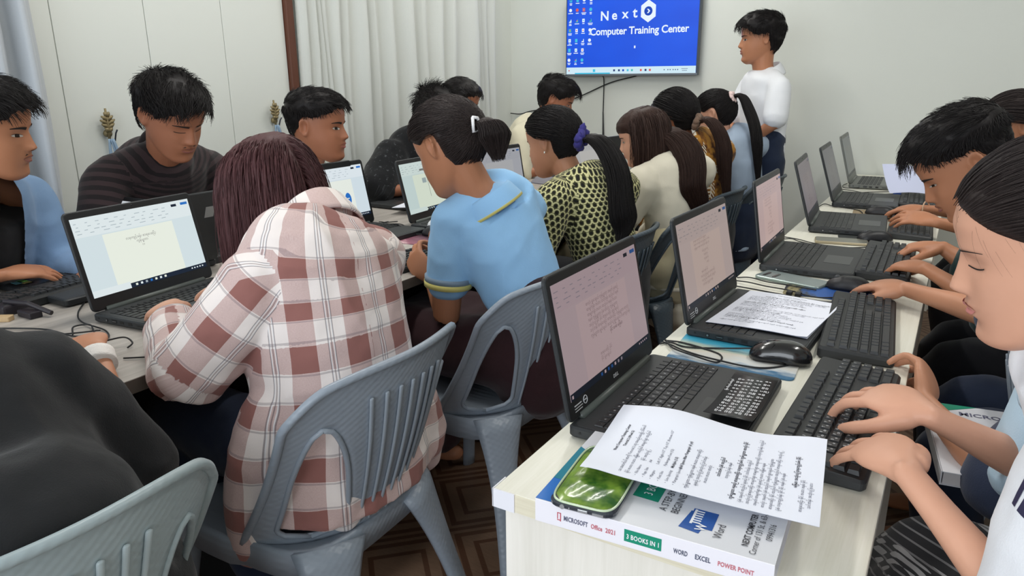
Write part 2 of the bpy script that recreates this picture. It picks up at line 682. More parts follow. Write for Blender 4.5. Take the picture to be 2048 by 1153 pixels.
    b.add([(hx + hr * .44 * math.sin(2 * math.pi / 20 * a), yy - .0014, hz + hr * .44 * math.cos(2 * math.pi / 20 * a)) for a in range(20)], [tuple(range(20))])
    b.mat(0)
    q = hr * .2
    b.add([(hx - q * .7, yy - .002, hz + q), (hx + q * .1, yy - .002, hz + q), (hx + q, yy - .002, hz), (hx + q * .1, yy - .002, hz - q), (hx - q * .7, yy - .002, hz - q), (hx + q * .15, yy - .002, hz)], [(0, 1, 2, 5), (5, 2, 3, 4)])
    for q in range(5):
        Q(U(1628 + q * 36), Zp(52), U(1628 + q * 36 + 27), Zp(28), 0)
    put(b, 'desktop_graphics', mats, scr)['kind'] = 'stuff'
    # words
    def words(s, size, px, py, bold, space, sq=1.0):
        V, F = text_geo(s, size, 'LEFT', bold, space, 3, sq)
        bb = MB(); bb.T = L @ frame_of((U(px), yy - .0012, Zp(py)), (1, 0, 0), (0, 0, 1))
        bb.add(V, F)
        return put(bb, 'lettering', white, scr)
    words('N', .078, 600, 358, True, 1)
    words('e', .078, 765, 352, True, 1)
    words('x', .078, 915, 342, True, 1)
    words('t', .085, 1062, 338, True, 1)
    words('Computer Training Center', .062, 452, 540, True, .98, .98)
    return t


television()
blk = mat('black_cable', (24, 26, 28), .5)
cable('television_cable', [(-1.83, WY - .03, 1.288), (-2.02, WY - .012, 1.245), (-2.22, WY - .01, 1.165), (-2.45, WY - .01, 1.085), (-2.62, WY - .012, 1.055), (-2.70, WY - .012, 1.035), (-2.772, WY - .03, 1.04)], .0036, blk, 'thin black cable sagging along the wall from the television to the curtain')
cable('television_cable', [(-2.06, WY - .035, 1.29), (-2.062, WY - .012, 1.24), (-2.062, WY - .012, 0.95), (-2.05, WY - .012, 0.7), (-2.05, WY - .02, .35)], .0036, blk, 'black cable dropping straight down the wall under the television')
b = MB(); b.tube([(-2.062, WY - .014, 1.06), (-2.055, WY - .014, .86), (-2.05, WY - .014, .72)], [.0042, .008, .007], 8)
tag(b.build('cable_cover', blk, smooth=True), 'black sleeve over the cable hanging below the television', 'cable')
# ------------------------------------------------------------------ tables
ZT = 0.74


def wood_mat(name, rgb_a, rgb_b, stretch, rough=.45, bump=.04):
    if name in _MATS: return _MATS[name]
    m = bpy.data.materials.new(name)
    k = Nodes(m)
    co = k.mapping(k.coord('Object'), stretch)
    n1 = k.noise(co, 2.2, 6, .6)
    n2 = k.noise(co, 14, 3, .6)
    f = k.math('ADD', k.math('MULTIPLY', n1, .7), k.math('MULTIPLY', n2, .3))
    f = k.math('MULTIPLY', k.math('SUBTRACT', f, .33), 3.0, True)
    k.color(k.mix(f, srgb(*rgb_a), srgb(*rgb_b)))
    k.b.inputs['Roughness'].default_value = rough
    k.bump(n2, bump, .002)
    _MATS[name] = m
    return m


m_desk = wood_mat('white_laminate', (222, 220, 204), (236, 234, 222), (30, 1.2, 30), .38)
m_desk_end = wood_mat('white_laminate_end', (226, 222, 212), (240, 236, 228), (16, 16, .8), .42)
m_grey = wood_mat('grey_oak', (160, 154, 147), (194, 187, 180), (16, .7, 16), .42)
m_edge = mat('desk_edge_tape', (232, 232, 240), .4)

t = empty('white_desk', (-.257, .753, 0), 0, 'long white laminate desk along the row of laptops, near end with a bare side panel', 'desk')
DL = Matrix.Translation((.257, -.753, 0))
b = MB(); b.T = DL
b.box((-.489, .753, ZT - .028), (-.025, 4.58, ZT), .0015)
b.build('desk_top', m_desk, t)
b = MB(); b.T = DL
b.box((-.489, .7522, ZT - .0275), (-.025, .7532, ZT - .0006))
b.build('edge_band', wood_mat('edge_band', (214, 206, 182), (232, 226, 204), (3, 3, 120), .5), t)
b = MB(); b.T = DL
b.box((-.4895, .7505, ZT - .0278), (-.455, .7525, ZT + .0004)); b.box((-.4905, .7505, ZT - .0278), (-.4888, .785, ZT + .0004))
b.build('corner_tape', m_edge, t)
for y0, y1 in ((.765, .785), (2.03, 2.05), (3.30, 3.32), (4.55, 4.57)):
    b = MB(); b.T = DL
    b.box((-.478, y0, 0), (-.035, y1, ZT - .028), .001)
    b.build('end_panel', m_desk_end, t)
b = MB(); b.T = DL
b.box((-.30, .785, .28), (-.284, 4.55, ZT - .028))
b.build('modesty_panel', m_desk_end, t)

t = empty('grey_table', (-1.77, -.4, 0), 0, 'big shared table with grey oak top and black underside, laptops on both sides', 'table')
DL = Matrix.Translation((1.77, .4, 0))
b = MB(); b.T = DL
b.box((-2.25, -.4, ZT - .03), (-1.29, 3.95, ZT), .0015)
b.build('table_top', m_grey, t)
b = MB(); b.T = DL
b.box((-1.2905, -.4, ZT - .0295), (-1.2895, 3.95, ZT - .0015))
b.build('edge_band', mat('grey_edge', (112, 104, 96), .5, .1, 30), t)
m_tblack = mat('table_black', (20, 20, 22), .6)
b = MB(); b.T = DL
b.box((-1.80, -.3, .16), (-1.78, 3.85, ZT - .03))
b.build('modesty_panel', m_tblack, t)
for y in (-.36, 1.0, 2.4, 3.85):
    b = MB(); b.T = DL
    b.box((-2.2, y, 0), (-1.36, y + .05, ZT - .03), .003)
    b.build('leg', m_tblack, t)

# ------------------------------------------------------------------ laptops
m_lap = mat('laptop_black', (38, 41, 44), .45, .12, 200, .05, 900)
m_lapd = mat('laptop_deck', (46, 48, 50), .5, .12, 160, .06, 1200)
m_bez = mat('laptop_bezel', (26, 27, 29), .4)
m_key = mat('laptop_key', (30, 31, 33), .45)
m_keyL = mat('laptop_key_legend', (205, 208, 212), .6)
m_hinge = mat('laptop_hinge', (74, 80, 76), .4)
m_grl = mat('laptop_grey', (112, 114, 110), .4, metal=.3)
BURM = ['ကွန်ပျူတာ', 'သင်တန်း', 'စာရေးခြင်း', 'လေ့ကျင့်ခန်း', 'နေ့စဉ်', 'ဖိုင်', 'စာမျက်နှာ', 'အသုံးပြု', 'ရွေးချယ်', 'မြန်မာ', 'ပုံစံ', 'စနစ်', 'အမှတ်', 'ဇယား', 'စာလုံး', 'ထည့်ပါ']


def burm(n, rnd):
    return ' '.join(rnd.choice(BURM) for _ in range(n))


def key_boxes(rows, x0, pitch_x, gap, z0, h, taper):
    """rows: list of lists (y0, y1); yields boxes as (V,F) frusta"""
    out = []
    for ri, row in enumerate(rows):
        for (a, c) in row:
            xa, xb = x0 + ri * pitch_x + gap / 2, x0 + (ri + 1) * pitch_x - gap / 2
            out.append((xa, a + gap / 2, xb, c - gap / 2, z0, z0 + h, taper))
    return out


def frustum(k):
    xa, ya, xb, yb, z0, z1, t = k
    V = [(xa, ya, z0), (xb, ya, z0), (xb, yb, z0), (xa, yb, z0), (xa + t, ya + t, z1), (xb - t, ya + t, z1), (xb - t, yb - t, z1), (xa + t, yb - t, z1)]
    F = [(4, 5, 6, 7), (0, 1, 5, 4), (1, 2, 6, 5), (2, 3, 7, 6), (3, 0, 4, 7)]
    return V, F


_KEYMESH = {}


def key_objects(keys, parent, m, name='key'):
    for k in keys:
        w = (round(k[2] - k[0], 4), round(k[3] - k[1], 4), round(k[5] - k[4], 4), m.name)
        if w not in _KEYMESH:
            V, F = frustum((-w[0] / 2, -w[1] / 2, w[0] / 2, w[1] / 2, 0, w[2], k[6]))
            me = bpy.data.meshes.new(name)
            me.from_pydata(V, [], F)
            me.materials.append(m)
            _KEYMESH[w] = me
        o = bpy.data.objects.new(name, _KEYMESH[w])
        o.location = ((k[0] + k[2]) / 2, (k[1] + k[3]) / 2, k[4])
        link(o, parent)


def laptop_rows(W):
    p = .0187
    y0 = .018
    end = W - .018
    rows = []
    def run(ws):
        y = y0; r = []
        for w in ws:
            r.append((y, y + w * p)); y += w * p
        return r
    np0 = y0 + 14.0 * p
    def pad(n=4):
        q = (end - np0) / 4
        return [(np0 + i * q, np0 + (i + 1) * q) for i in range(n)]
    rows.append([(y0 + i * (end - y0) / 18, y0 + (i + 1) * (end - y0) / 18) for i in range(18)])
    rows.append(run([1] * 13 + [1.0]) + pad())
    rows.append(run([1.4] + [1] * 11 + [1.6]) + pad())
    rows.append(run([1.7] + [1] * 10 + [2.3]) + pad())
    rows.append(run([2.2] + [1] * 10 + [1.8]) + pad())
    rows.append(run([1.2, 1, 1, 1, 4.8, 1, 1, 1, 1, 1]) + pad())
    return rows


LEG = ['', '`1234567890-=', ' QWERTYUIOP[ ', ' ASDFGHJKL; ', ' ZXCVBNM,./ ', '']


def key_legends(keys_rows, x0, pitch, z, size, nums=True):
    b = MB()
    for ri, row in enumerate(keys_rows):
        for i, (a, c) in enumerate(row):
            s = LEG[ri][i] if ri < len(LEG) and i < len(LEG[ri]) else ''
            if ri == 0: s = 'F%d' % i if 0 < i < 13 else '.'
            if not s.strip(): s = '789/456*123-0.+='[(ri * 4 + i) % 16] if i >= 12 and nums else ''
            if not s: continue
            V, F = text_geo(s, size * (.7 if ri == 0 else 1), 'CENTER', True, 1, 1)
            # the text reads along +y with its top towards -x
            b.T = frame_of((x0 + (ri + .62) * pitch, (a + c) / 2, z), (0, 1, 0), (-1, 0, 0))
            b.add(V, F)
    return b


def screen_content(lid, W, H, y0, h0, xf, kind, tint, bright, seed, Tm):
    """window drawn as thin flat layers just in front of the panel (all of it back-lit)"""
    rnd = random.Random(seed)
    tn = lambda rgb: tuple(int(min(255, c * f)) for c, f in zip(rgb, tint))
    key = kind + str(tint) + str(bright)
    tinted = tint[0] < .92
    mk = lambda n, rgb: screen_mat('screen_%s_%s' % (n, key), tn(rgb), bright)
    pg, rib, desk, txt, bar, bl, gr = (mk('page', (226, 227, 226) if tinted else (236, 238, 230)), mk('ribbon', (214, 216, 220) if tinted else (226, 232, 238)), mk('margin', (216, 219, 222) if tinted else (214, 224, 232)), mk('text', (160, 152, 154) if tinted else (128, 124, 126)), mk('taskbar', (18, 32, 52)), mk('blue', (34, 110, 196)), mk('grey', (168, 178, 188)))
    mats = [pg, rib, desk, txt, bar, bl, gr]
    b = MB(); b.T = Tm

    def Q(a, c, d, e, mi, l=1):
        """a,d: across 0..1, c,e: up 0..1"""
        b.mat(mi)
        x = xf + .00018 * l
        b.add([(x, y0 + W * a, h0 + H * c), (x, y0 + W * d, h0 + H * c), (x, y0 + W * d, h0 + H * e), (x, y0 + W * a, h0 + H * e)], [(0, 1, 2, 3)])
    Q(0, .062, 1, 1, 2, 1)
    Q(0, .76, 1, 1, 1, 2)
    Q(0, 0, 1, .062, 4, 2)
    if kind in ('title', 'flow', 'flow2'):
        Q(0, 0, .30 if kind == 'title' else .34, .085, 1, 3)
    Q(.20, .062, .80, .745, 0, 2)
    Q(.83, .925, .88, .96, 4, 3); Q(.92, .93, .985, .965, 5, 3)
    for r, (yy, n) in enumerate(((.93, 10), (.885, 9), (.84, 12), (.80, 8))):
        for i in range(n):
            a = .02 + i * .8 / n + rnd.uniform(-.01, .01)
            Q(a, yy, a + rnd.uniform(.015, .05), yy + .008, 6, 3)
    for i in range(7):
        a = .34 + i * .042
        Q(a, .018, a + .018, .046, rnd.choice((0, 5, 6, 1)), 3)
    for i in range(5):
        a = .85 + i * .026
        Q(a, .022, a + .012, .04, 1, 3)
    Q(.012, .018, .028, .046, 1, 4)
    if kind in ('flow', 'flow2'):
        if kind == 'flow':
            cx, cy, s = .43, .34, .05
            b.mat(5)
            P = lambda u, v: (xf + .0008, y0 + W * u, h0 + H * v)
            b.add([P(cx - s, cy), P(cx, cy - s * 1.5), P(cx + s, cy), P(cx, cy + s * 1.5)], [(0, 1, 2, 3)])
            Q(cx + .08, cy - .025, cx + .17, cy + .06, 5, 4)
            b.add([P(cx + .27 + .045 * math.cos(q * math.pi / 12), cy + .03 + .12 * math.sin(q * math.pi / 12)) for q in range(24)], [tuple(range(24))])
            for (u, v) in ((cx, cy), (cx + .125, cy + .02), (cx + .27, cy + .04)):
                Q(u - .018, v - .008, u + .018, v + .008, 0, 6)
            Q(cx - .003, cy + .13, cx + .003, cy + .19, 6, 4)
        else:
            P = lambda u, v: (xf + .0008, y0 + W * u, h0 + H * v)
            b.mat(5)
            cx, cy, s = .54, .60, .036
            b.add([P(cx - s, cy), P(cx, cy - s * 1.6), P(cx + s, cy), P(cx, cy + s * 1.6)], [(0, 1, 2, 3)])
            Q(.475, .26, .481, .80, 3, 4)
            Q(.37, .56, .45, .66, 6, 4)
            Q(.30, .34, .44, .37, 0, 4); Q(.36, .81, .47, .85, 3, 4)
    pan = b.build('window_graphics', mats, lid)

    def line(s, cx, cy, size, wmax, align='LEFT', bold=False):
        V, F = text_geo(s, size, align, bold, 1, 1)
        w = max(v[0] for v in V) - min(v[0] for v in V)
        q = min(1.0, wmax / max(w, 1e-6))
        bb.T = Tm @ frame_of((xf + .0011, y0 + W * cx, h0 + H * cy), (0, 1, 0), (0, 0, 1))
        bb.add([(v[0] * q, v[1], v[2]) for v in V], F)
    bb = MB()
    if kind == 'title':
        line('လေ့ကျင့်ခန်း စာရေးခြင်း', .5, .62, .0085, .1, 'CENTER')
        line('ကွန်ပျူတာ', .5, .565, .008, .06, 'CENTER')
        line('(၁)', .5, .51, .006, .03, 'CENTER')
    elif kind == 'para':
        for i in range(7):
            line(burm(5, rnd), .30, .69 - i * .048, .0078, W * .5)
        line(burm(3, rnd), .52, .34, .0085, W * .26, bold=True)
        for i in range(2):
            line(burm(2, rnd), .37, .20 - i * .05, .0075, W * .2)
    elif kind == 'list':
        for i, (cx, wd) in enumerate(((.45, .13), (.45, .08), (.45, .09), (.47, .05), (.45, .25), (.45, .3), (.45, .28), (.42, .2))):
            line(burm(3, rnd), cx - wd / 2, .56 - i * .052 - (.03 if i > 3 else 0), .0075, W * wd)
        for i in range(3):
            line(burm(5, rnd), .25, .72 - i * .045, .006, W * .5)
    if bb.V:
        bb.build('lettering', txt, lid)


def make_laptop(loc, rz, label, W=.362, D=.252, H=.238, tilt=12, kind='para', tint=(1, 1, 1), bright=.8, seed=1, each=False, legends=False, brand=False, body=None, group='laptops', lit=True, base_h=.021):
    t = empty('laptop', loc, rz, label, 'laptop', group)
    mb = body or m_lap
    b = MB()
    b.slab(0, 0, D, W, .003, base_h, .012, .003)
    for x in (.03, D - .03):
        for y in (.04, W - .04):
            b.cyl((x, y, 0), (x, y, .004), .006)
    base = b.build('base', mb, t)
    b = MB(); b.slab(.008, .008, D - .006, W - .008, base_h - .001, base_h + .0006, .01, .0004)
    b.build('deck', m_lapd if body is None else mb, base)
    b = MB(); b.cyl((.006, .035, base_h + .002), (.006, W - .035, base_h + .002), .0075, n=12)
    b.build('hinge', m_hinge if body is None else mb, t, True)
    rows = laptop_rows(W)
    x0, px = .036, .0175
    keys = key_boxes(rows, x0, px, .0028, base_h + .0004, .0022, .0006)
    if each:
        key_objects(keys, base, m_key)
    else:
        b = MB()
        for k_ in keys:
            b.add(*frustum(k_))
        tag(b.build('keys', m_key, base), kind='stuff')
    if legends:
        key_legends(rows, x0, px, base_h + .0029, .0062).build('legend_lettering', m_keyL, base)
    b = MB(); b.slab(.158, W * .30, .158 + .072, W * .30 + .105, base_h + .0004, base_h + .0012, .004, .0003)
    b.build('touchpad', mat('touchpad', (52, 54, 56), .35), base)
    b = MB()
    b.mat(0); b.cyl((.022, -.0006, .013), (.022, .002, .013), .0022)
    b.cyl((.05, -.0006, .012), (.05, .002, .012), .0042)
    b.box((.068, -.0006, .008), (.084, .003, .016)); b.box((.094, -.0006, .009), (.107, .003, .015)); b.box((.122, -.0006, .009), (.135, .003, .0155)); b.box((.15, -.0006, .010), (.172, .003, .013))
    b.mat(1); b.cyl((.05, -.0012, .012), (.05, .0, .012), .0022); b.box((.0695, -.001, .0115), (.0825, 0, .0125))
    b.build('port', [mat('port_dark', (10, 10, 11), .5), mat('port_metal', (150, 152, 155), .3, metal=.8)], base)['kind'] = 'stuff'
    # lid: built upright, then leaned back about the hinge
    a = math.radians(tilt)
    Tm = Matrix.Translation((.006, 0, base_h + .002)) @ Matrix.Rotation(-a, 4, 'Y')
    b = MB(); b.T = Tm
    # rounded panel in the (y, h) plane
    S = MB(); S.slab(0, 0, W, H, 0, .0075, .013, .002)
    for i in range(len(S.V)):
        y, h, x = S.V[i]
        S.V[i] = (x - .0075, y, h)
    b.add(S.V, S.F)
    lid = b.build('lid', mb, t)
    sw, sh = W - .026, (W - .026) * 9 / 16
    sy, hz = .013, H - .017 - sh
    b = MB(); b.T = Tm
    S = MB(); S.slab(.003, .003, W - .003, H - .003, 0, .0008, .011, .0003)
    S.V = [(x - .0002, y, h) for y, h, x in S.V]
    b.add(S.V, S.F)
    b.build('bezel', m_bez if body is None else mb, lid)
    b = MB(); b.T = Tm
    b.box((.0006, sy, hz), (.0009, sy + sw, hz + sh))
    if lit:
        tn = tuple(int(c * f) for c, f in zip((214, 224, 232), tint))
        b.build('screen', screen_mat('screen_back_%s_%s' % (tint, bright), tn, bright), lid)
        screen_content(lid, sw, sh, sy, hz, .001, kind, tint, bright, seed, Tm)
    else:
        b.build('screen', mat('screen_off', (60, 62, 62), .25), lid)
    b = MB(); b.T = Tm
    b.cyl((.0004, W / 2, H - .008), (.0012, W / 2, H - .008), .0018, n=10)
    b.build('webcam', mat('webcam', (8, 8, 10), .2), lid, True)
    if brand:
        bb = MB()
        V, F = text_geo('DELL', .009, 'CENTER', True, 1.05, 2)
        bb.T = Tm @ frame_of((.0016, W / 2, hz - .016), (0, 1, 0), (0, 0, 1))
        bb.add(V, F)
        bb.T = Tm
        for q, w in enumerate((.024, .027, .025)):
            bb.box((.0012, .020, hz - .0105 - .0045 * q), (.0017, .020 + w, hz - .0088 - .0045 * q - (.0006 if q else 0)))
        ring = [(.0016, .058 + .0065 * math.cos(i * math.pi / 10), hz - .011 + .0065 * math.sin(i * math.pi / 10)) for i in range(21)]
        bb.T = Tm
        bb.tube(ring, .0007, 6)
        bb.box((.0012, .0535, hz - .0118), (.0019, .0625, hz - .0102))
        bb.build('lettering', m_keyL, lid)
    return t


PINK = (.84, .75, .75)
PINK2 = (.90, .78, .74)
Rdesk = 'laptops in a row on the white desk'
L1 = make_laptop((-.468, .935, ZT), 0, 'black laptop at the near end of the white desk, pink-tinted screen with a long paragraph', kind='para', tint=(.80, .70, .71), bright=.72, each=True, legends=True, brand=True, group=Rdesk, tilt=12)
L2 = make_laptop((-.458, 1.480, ZT), math.radians(-2), 'black laptop on the white desk with a printed page lying over its keyboard', kind='list', tint=(.85, .76, .73), bright=.72, each=True, seed=2, brand=True, group=Rdesk, tilt=12)
L3 = make_laptop((-.452, 2.121, ZT), math.radians(1), 'black laptop on the white desk beside a grey phone, third from the near end', kind='list', tint=(.88, .76, .74), bright=.78, each=True, seed=3, group=Rdesk, tilt=9)
L4 = make_laptop((-.428, 2.760, ZT), math.radians(4), 'black laptop on the white desk behind a thin grey phone, screen seen nearly edge-on', kind='list', tint=(.62, .57, .58), bright=.55, seed=4, group=Rdesk, tilt=17)
L5 = make_laptop((-.437, 3.360, ZT), math.radians(2), 'black laptop on the white desk by a brown mouse pad, second from the front wall', kind='list', tint=(.56, .55, .55), bright=.5, seed=5, group=Rdesk, tilt=18)
L6 = make_laptop((-.450, 3.980, ZT), math.radians(2), 'silver-grey laptop at the wall end of the white desk', kind='list', tint=(.56, .57, .55), bright=.5, seed=6, group=Rdesk, tilt=16, body=m_grl)
Tl = 'laptops on the grey table'
LA = make_laptop((-1.692, .886, ZT), math.radians(6), 'black laptop before the person in plaid, screen with a short centred title', kind='title', tint=(1.0, 1.02, 1.0), bright=.93, seed=7, each=True, group=Tl, tilt=13)
LB = make_laptop((-1.90, 1.395, ZT), math.radians(180), 'black laptop with a grey square sticker on its lid, facing the striped sweater', kind='plain', lit=True, bright=.7, seed=8, group=Tl, tilt=22)
b = MB(); b.T = Matrix.Translation((.006, 0, .023)) @ Matrix.Rotation(math.radians(-22), 4, 'Y')
b.box((-.0082, .04, .155), (-.0074, .07, .19))
b.build('sticker', mat('sticker_grey', (150, 152, 152), .4), LB)
LC = make_laptop((-1.878, 1.722, ZT), 0, 'black laptop behind the person in plaid, screen with blue diamond, box and oval shapes', kind='flow', tint=(1.0, 1.02, 1.02), bright=.9, seed=9, group=Tl, tilt=12)
LD = make_laptop((-1.722, 2.105, ZT), math.radians(4), 'black laptop in front of the person in blue polo, screen with a small blue diamond', kind='flow2', tint=(.93, .97, .93), bright=.85, seed=10, group=Tl, tilt=14)
LE = make_laptop((-1.70, 2.545, ZT), math.radians(-3), 'black laptop beside the person in the yellow patterned blouse, pale grey screen', kind='plain', tint=(.82, .82, .84), bright=.72, seed=11, group=Tl, tilt=10)
LF = make_laptop((-1.56, 3.19, ZT), math.radians(-2), 'dark grey laptop with pale screen edge showing beside the purple scrunchie', kind='plain', tint=(.86, .85, .84), bright=.75, seed=12, group=Tl, tilt=14)
LG = make_laptop((-1.66, 3.86, ZT), math.radians(172), 'dark laptop tilted back with its lid towards the camera, near the cable under the television', kind='plain', lit=True, bright=.6, seed=13, group=Tl, tilt=24)
LP3 = make_laptop((-2.22, 1.165, ZT), math.radians(-90), 'black laptop with coloured stickers on its palm rest, next to the person in denim', kind='plain', bright=.7, seed=14, group=Tl, tilt=42)
LP5 = make_laptop((-1.94, 2.02, ZT), math.radians(180), 'black laptop back to back with the one showing blue shapes, facing the young person', kind='plain', bright=.7, seed=15, group=Tl, tilt=6)
LP6 = make_laptop((-2.20, 2.66, ZT), math.radians(-90), 'black laptop with a white sheet on it, before the speckled black shirt', kind='plain', bright=.7, seed=16, group=Tl, tilt=38)
b = MB()
for q, c in enumerate(((.200, .06), (.215, .066), (.2, .09))):
    b.mat(q); b.box((c[0], c[1], .0213), (c[0] + .02, c[1] + .028, .0222))
b.build('sticker', [mat('sticker_green', (120, 190, 90), .5), mat('sticker_cyan', (130, 200, 210), .5), mat('sticker_yellow', (210, 200, 120), .5)], LP3)
# ------------------------------------------------------------------ keyboards
m_kb = mat('keyboard_black', (40, 42, 44), .5, .1, 150, .05, 700)
m_kbk = mat('keyboard_key', (48, 50, 52), .5, .08, 200, .05, 900)


def kb_rows(L):
    p = .0190
    y0 = .012
    def run(ws, y=y0):
        r = []
        for w in ws:
            r.append((y, y + w * p)); y += w * p
        return r
    nav = y0 + 15.25 * p
    pad = y0 + 18.5 * p
    rows = []
    f = run([1]) + run([1] * 4, y0 + 2 * p) + run([1] * 4, y0 + 6.5 * p) + run([1] * 4, y0 + 11 * p) + run([1] * 3, nav)
    r1 = run([1] * 13 + [2]) + run([1] * 3, nav) + run([1] * 4, pad)
    r2 = run([1.5] + [1] * 12 + [1.5]) + run([1] * 3, nav) + run([1] * 4, pad)
    r3 = run([1.75] + [1] * 11 + [2.25]) + run([1] * 4, pad)
    r4 = run([2.25] + [1] * 10 + [2.75]) + run([1], nav + p) + run([1] * 4, pad)
    r5 = run([1.25, 1.25, 1.25, 6.25, 1.25, 1.25, 1.25, 1.25]) + run([1] * 3, nav) + run([2, 1, 1], pad)
    return f, [r1, r2, r3, r4, r5]


def make_keyboard(loc, rz, label, each=True, legends=False, group='keyboards on the white desk', D=.140, L=.442):
    t = empty('keyboard', loc, rz, label, 'keyboard', group)
    b = MB()
    # wedge body: a slab sheared so the back edge is higher
    S = MB(); S.slab(0, 0, D, L, 0, .017, .010, .004)
    for i in range(len(S.V)):
        x, y, z = S.V[i]
        S.V[i] = (x, y, z * (1.0 if z < .005 else (1 + .55 * (1 - x / D))) if z > .001 else 0)
    b.add(S.V, S.F)
    b.build('body', m_kb, t)
    f, rows = kb_rows(L)
    sl = -.0094 / D
    keys = key_boxes([f], .014, .018, .0016, 0, .010, .0022) + key_boxes(rows, .037, .0187, .0016, 0, .010, .0022)
    zz = lambda x: .0265 - .0094 * x / D - .001
    keys = [(k[0], k[1], k[2], k[3], zz((k[0] + k[2]) / 2) - .002, zz((k[0] + k[2]) / 2) + .007, k[6]) for k in keys]
    if each:
        key_objects(keys, t, m_kbk)
    else:
        b = MB()
        for k_ in keys:
            b.add(*frustum(k_))
        tag(b.build('keys', m_kbk, t), kind='stuff')
    if legends:
        bb = MB()
        lg = ['`1234567890-=', ' QWERTYUIOP[]', ' ASDFGHJKL;', ' ZXCVBNM,./', '']
        for ri, row in enumerate(rows):
            for i, (a, c) in enumerate(row):
                s = lg[ri][i] if i < len(lg[ri]) else ('789456123' [(i * 3 + ri) % 9] if i > 15 else '')
                if not s.strip(): continue
                x = .037 + (ri + .55) * .0187
                for q in ((0, 1) if (ri > 0 and i < 12) else (0,)):
                    V, F = text_geo(s if q == 0 else 'ကခဂဃငစဆဇဈညတထဒဓနပဖဗဘမယရလဝသ'[(ri * 7 + i) % 25], .0055, 'CENTER', True, 1, 1)
                    bb.T = frame_of((x - .002 + .004 * q, a + .006 + .006 * q, zz(x) + .0073), (0, 1, 0), (-1, 0, 0))
                    bb.add(V, F)
        bb.build('legend_lettering', m_keyL, t)
    return t


K1 = make_keyboard((-.186, .995, ZT), math.radians(-1.5), 'black keyboard under the typing hands of the person in white tee', legends=True)
K2 = make_keyboard((-.190, 1.488, ZT), math.radians(4), 'black keyboard lying free beside the laptop with the printed page', legends=False)
K3 = make_keyboard((-.206, 2.165, ZT), math.radians(1), 'black keyboard under the hands of the person with cropped black hair')
K4 = make_keyboard((-.175, 2.78, ZT), math.radians(2), 'black keyboard behind the spread hand, mostly hidden by fingers', each=False)
K5 = make_keyboard((-.19, 3.46, ZT), math.radians(2), 'black keyboard half under the curling lavender sheet', each=False)
KA = make_keyboard((-1.985, 1.245, ZT), math.radians(188), 'black keyboard under the forearm of the person in denim', group='keyboards on the grey table')
KB = make_keyboard((-1.93, 1.80, ZT), math.radians(182), 'black keyboard in front of the person in the striped sweater, right of the sticker laptop', each=False, group='keyboards on the grey table')
KC = make_keyboard((-1.475, 1.60, ZT), math.radians(-6), 'black keyboard at the raised hand of the person in blue polo', each=False, group='keyboards on the grey table')


# ------------------------------------------------------------------ mice
def make_mouse(loc, rz, label, m, cat='mouse', L=.112, Wd=.064, Hh=.036, group='computer mice'):
    """front (buttons) towards local -x"""
    t = empty('computer_mouse', loc, rz, label, cat, group)
    def shell(n=36, k=14, dz=0, x0=-1.0, x1=1.0, sc=1.0):
        V, F = [], []
        for i in range(k + 1):
            e = (i / k) * math.pi / 2
            for j in range(n):
                a = 2 * math.pi * j / n
                cx, cy = math.cos(a), math.sin(a)
                r = 1 / (abs(cx) ** 2.6 + abs(cy) ** 2.6) ** (1 / 2.6)
                s = math.cos(e) ** .62
                x, y = cx * r * s, cy * r * s
                z = math.sin(e) ** .9
                hump = .72 + .28 * math.cos((x - .25) * 1.35)
                waist = 1 - .10 * math.exp(-((x + .1) / .35) ** 2)
                V.append((x * L / 2 * sc, y * Wd / 2 * waist * sc, .004 + z * (Hh - .004) * hump * sc + dz))
        for i in range(k):
            for j in range(n):
                F.append((i * n + j, i * n + (j + 1) % n, (i + 1) * n + (j + 1) % n, (i + 1) * n + j))
        F.append(tuple(range(n))[::-1])
        F.append(tuple(k * n + j for j in range(n)))
        return V, F
    V, F = shell()
    b = MB(); b.add(V, F); b.slab(-L / 2 + .008, -Wd / 2 + .008, L / 2 - .008, Wd / 2 - .008, 0, .005, .012, .001)
    b.build('body', m, t, True)
    V, F = shell(dz=.0009)
    for name, sg in (('button', -1), ('button', 1)):
        keep = [f for f in F if all(V[i][0] < -.010 and V[i][1] * sg > .0012 and V[i][2] > .012 for i in f)]
        ids = sorted({i for f in keep for i in f}); mp = {q: n for n, q in enumerate(ids)}
        mesh_np('button', [V[i] for i in ids], [tuple(mp[i] for i in f) for f in keep], m, t)
    b = MB(); b.cyl((-.030, -.0035, .026), (-.030, .0035, .026), .009, n=16)
    b.build('scroll_wheel', mat('mouse_wheel', (60, 62, 66), .5), t, True)
    return t


m_mouse = mat('mouse_gloss_black', (20, 20, 22), .22, coat=.5)
m_mouse2 = mat('mouse_black', (30, 30, 34), .45)
make_mouse((-.248, 1.432, ZT + .003), math.radians(8), 'glossy black mouse on the turquoise beach mouse pad', m_mouse, L=.120, Wd=.068, Hh=.040)
make_mouse((-.200, 2.035, ZT + .003), math.radians(-6), 'dark mouse under the hand on the blue mouse pad', m_mouse2)
make_mouse((-.205, 2.715, ZT + .003), math.radians(20), 'black mouse lying between two laptops beside the thin grey phone', m_mouse2)
make_mouse((-.238, 3.245, ZT + .003), math.radians(0), 'black mouse under the hand with the bracelet on the brown mouse pad', m_mouse2)
make_mouse((-1.565, 2.065, ZT + .003), math.radians(15), 'dark mouse under the hand of the person in blue polo', m_mouse2)
make_mouse((-1.60, 2.135, ZT + .02), math.radians(80), 'white mouse behind the hand of the person in blue polo, on the laptop edge', mat('mouse_white', (226, 228, 232), .3))


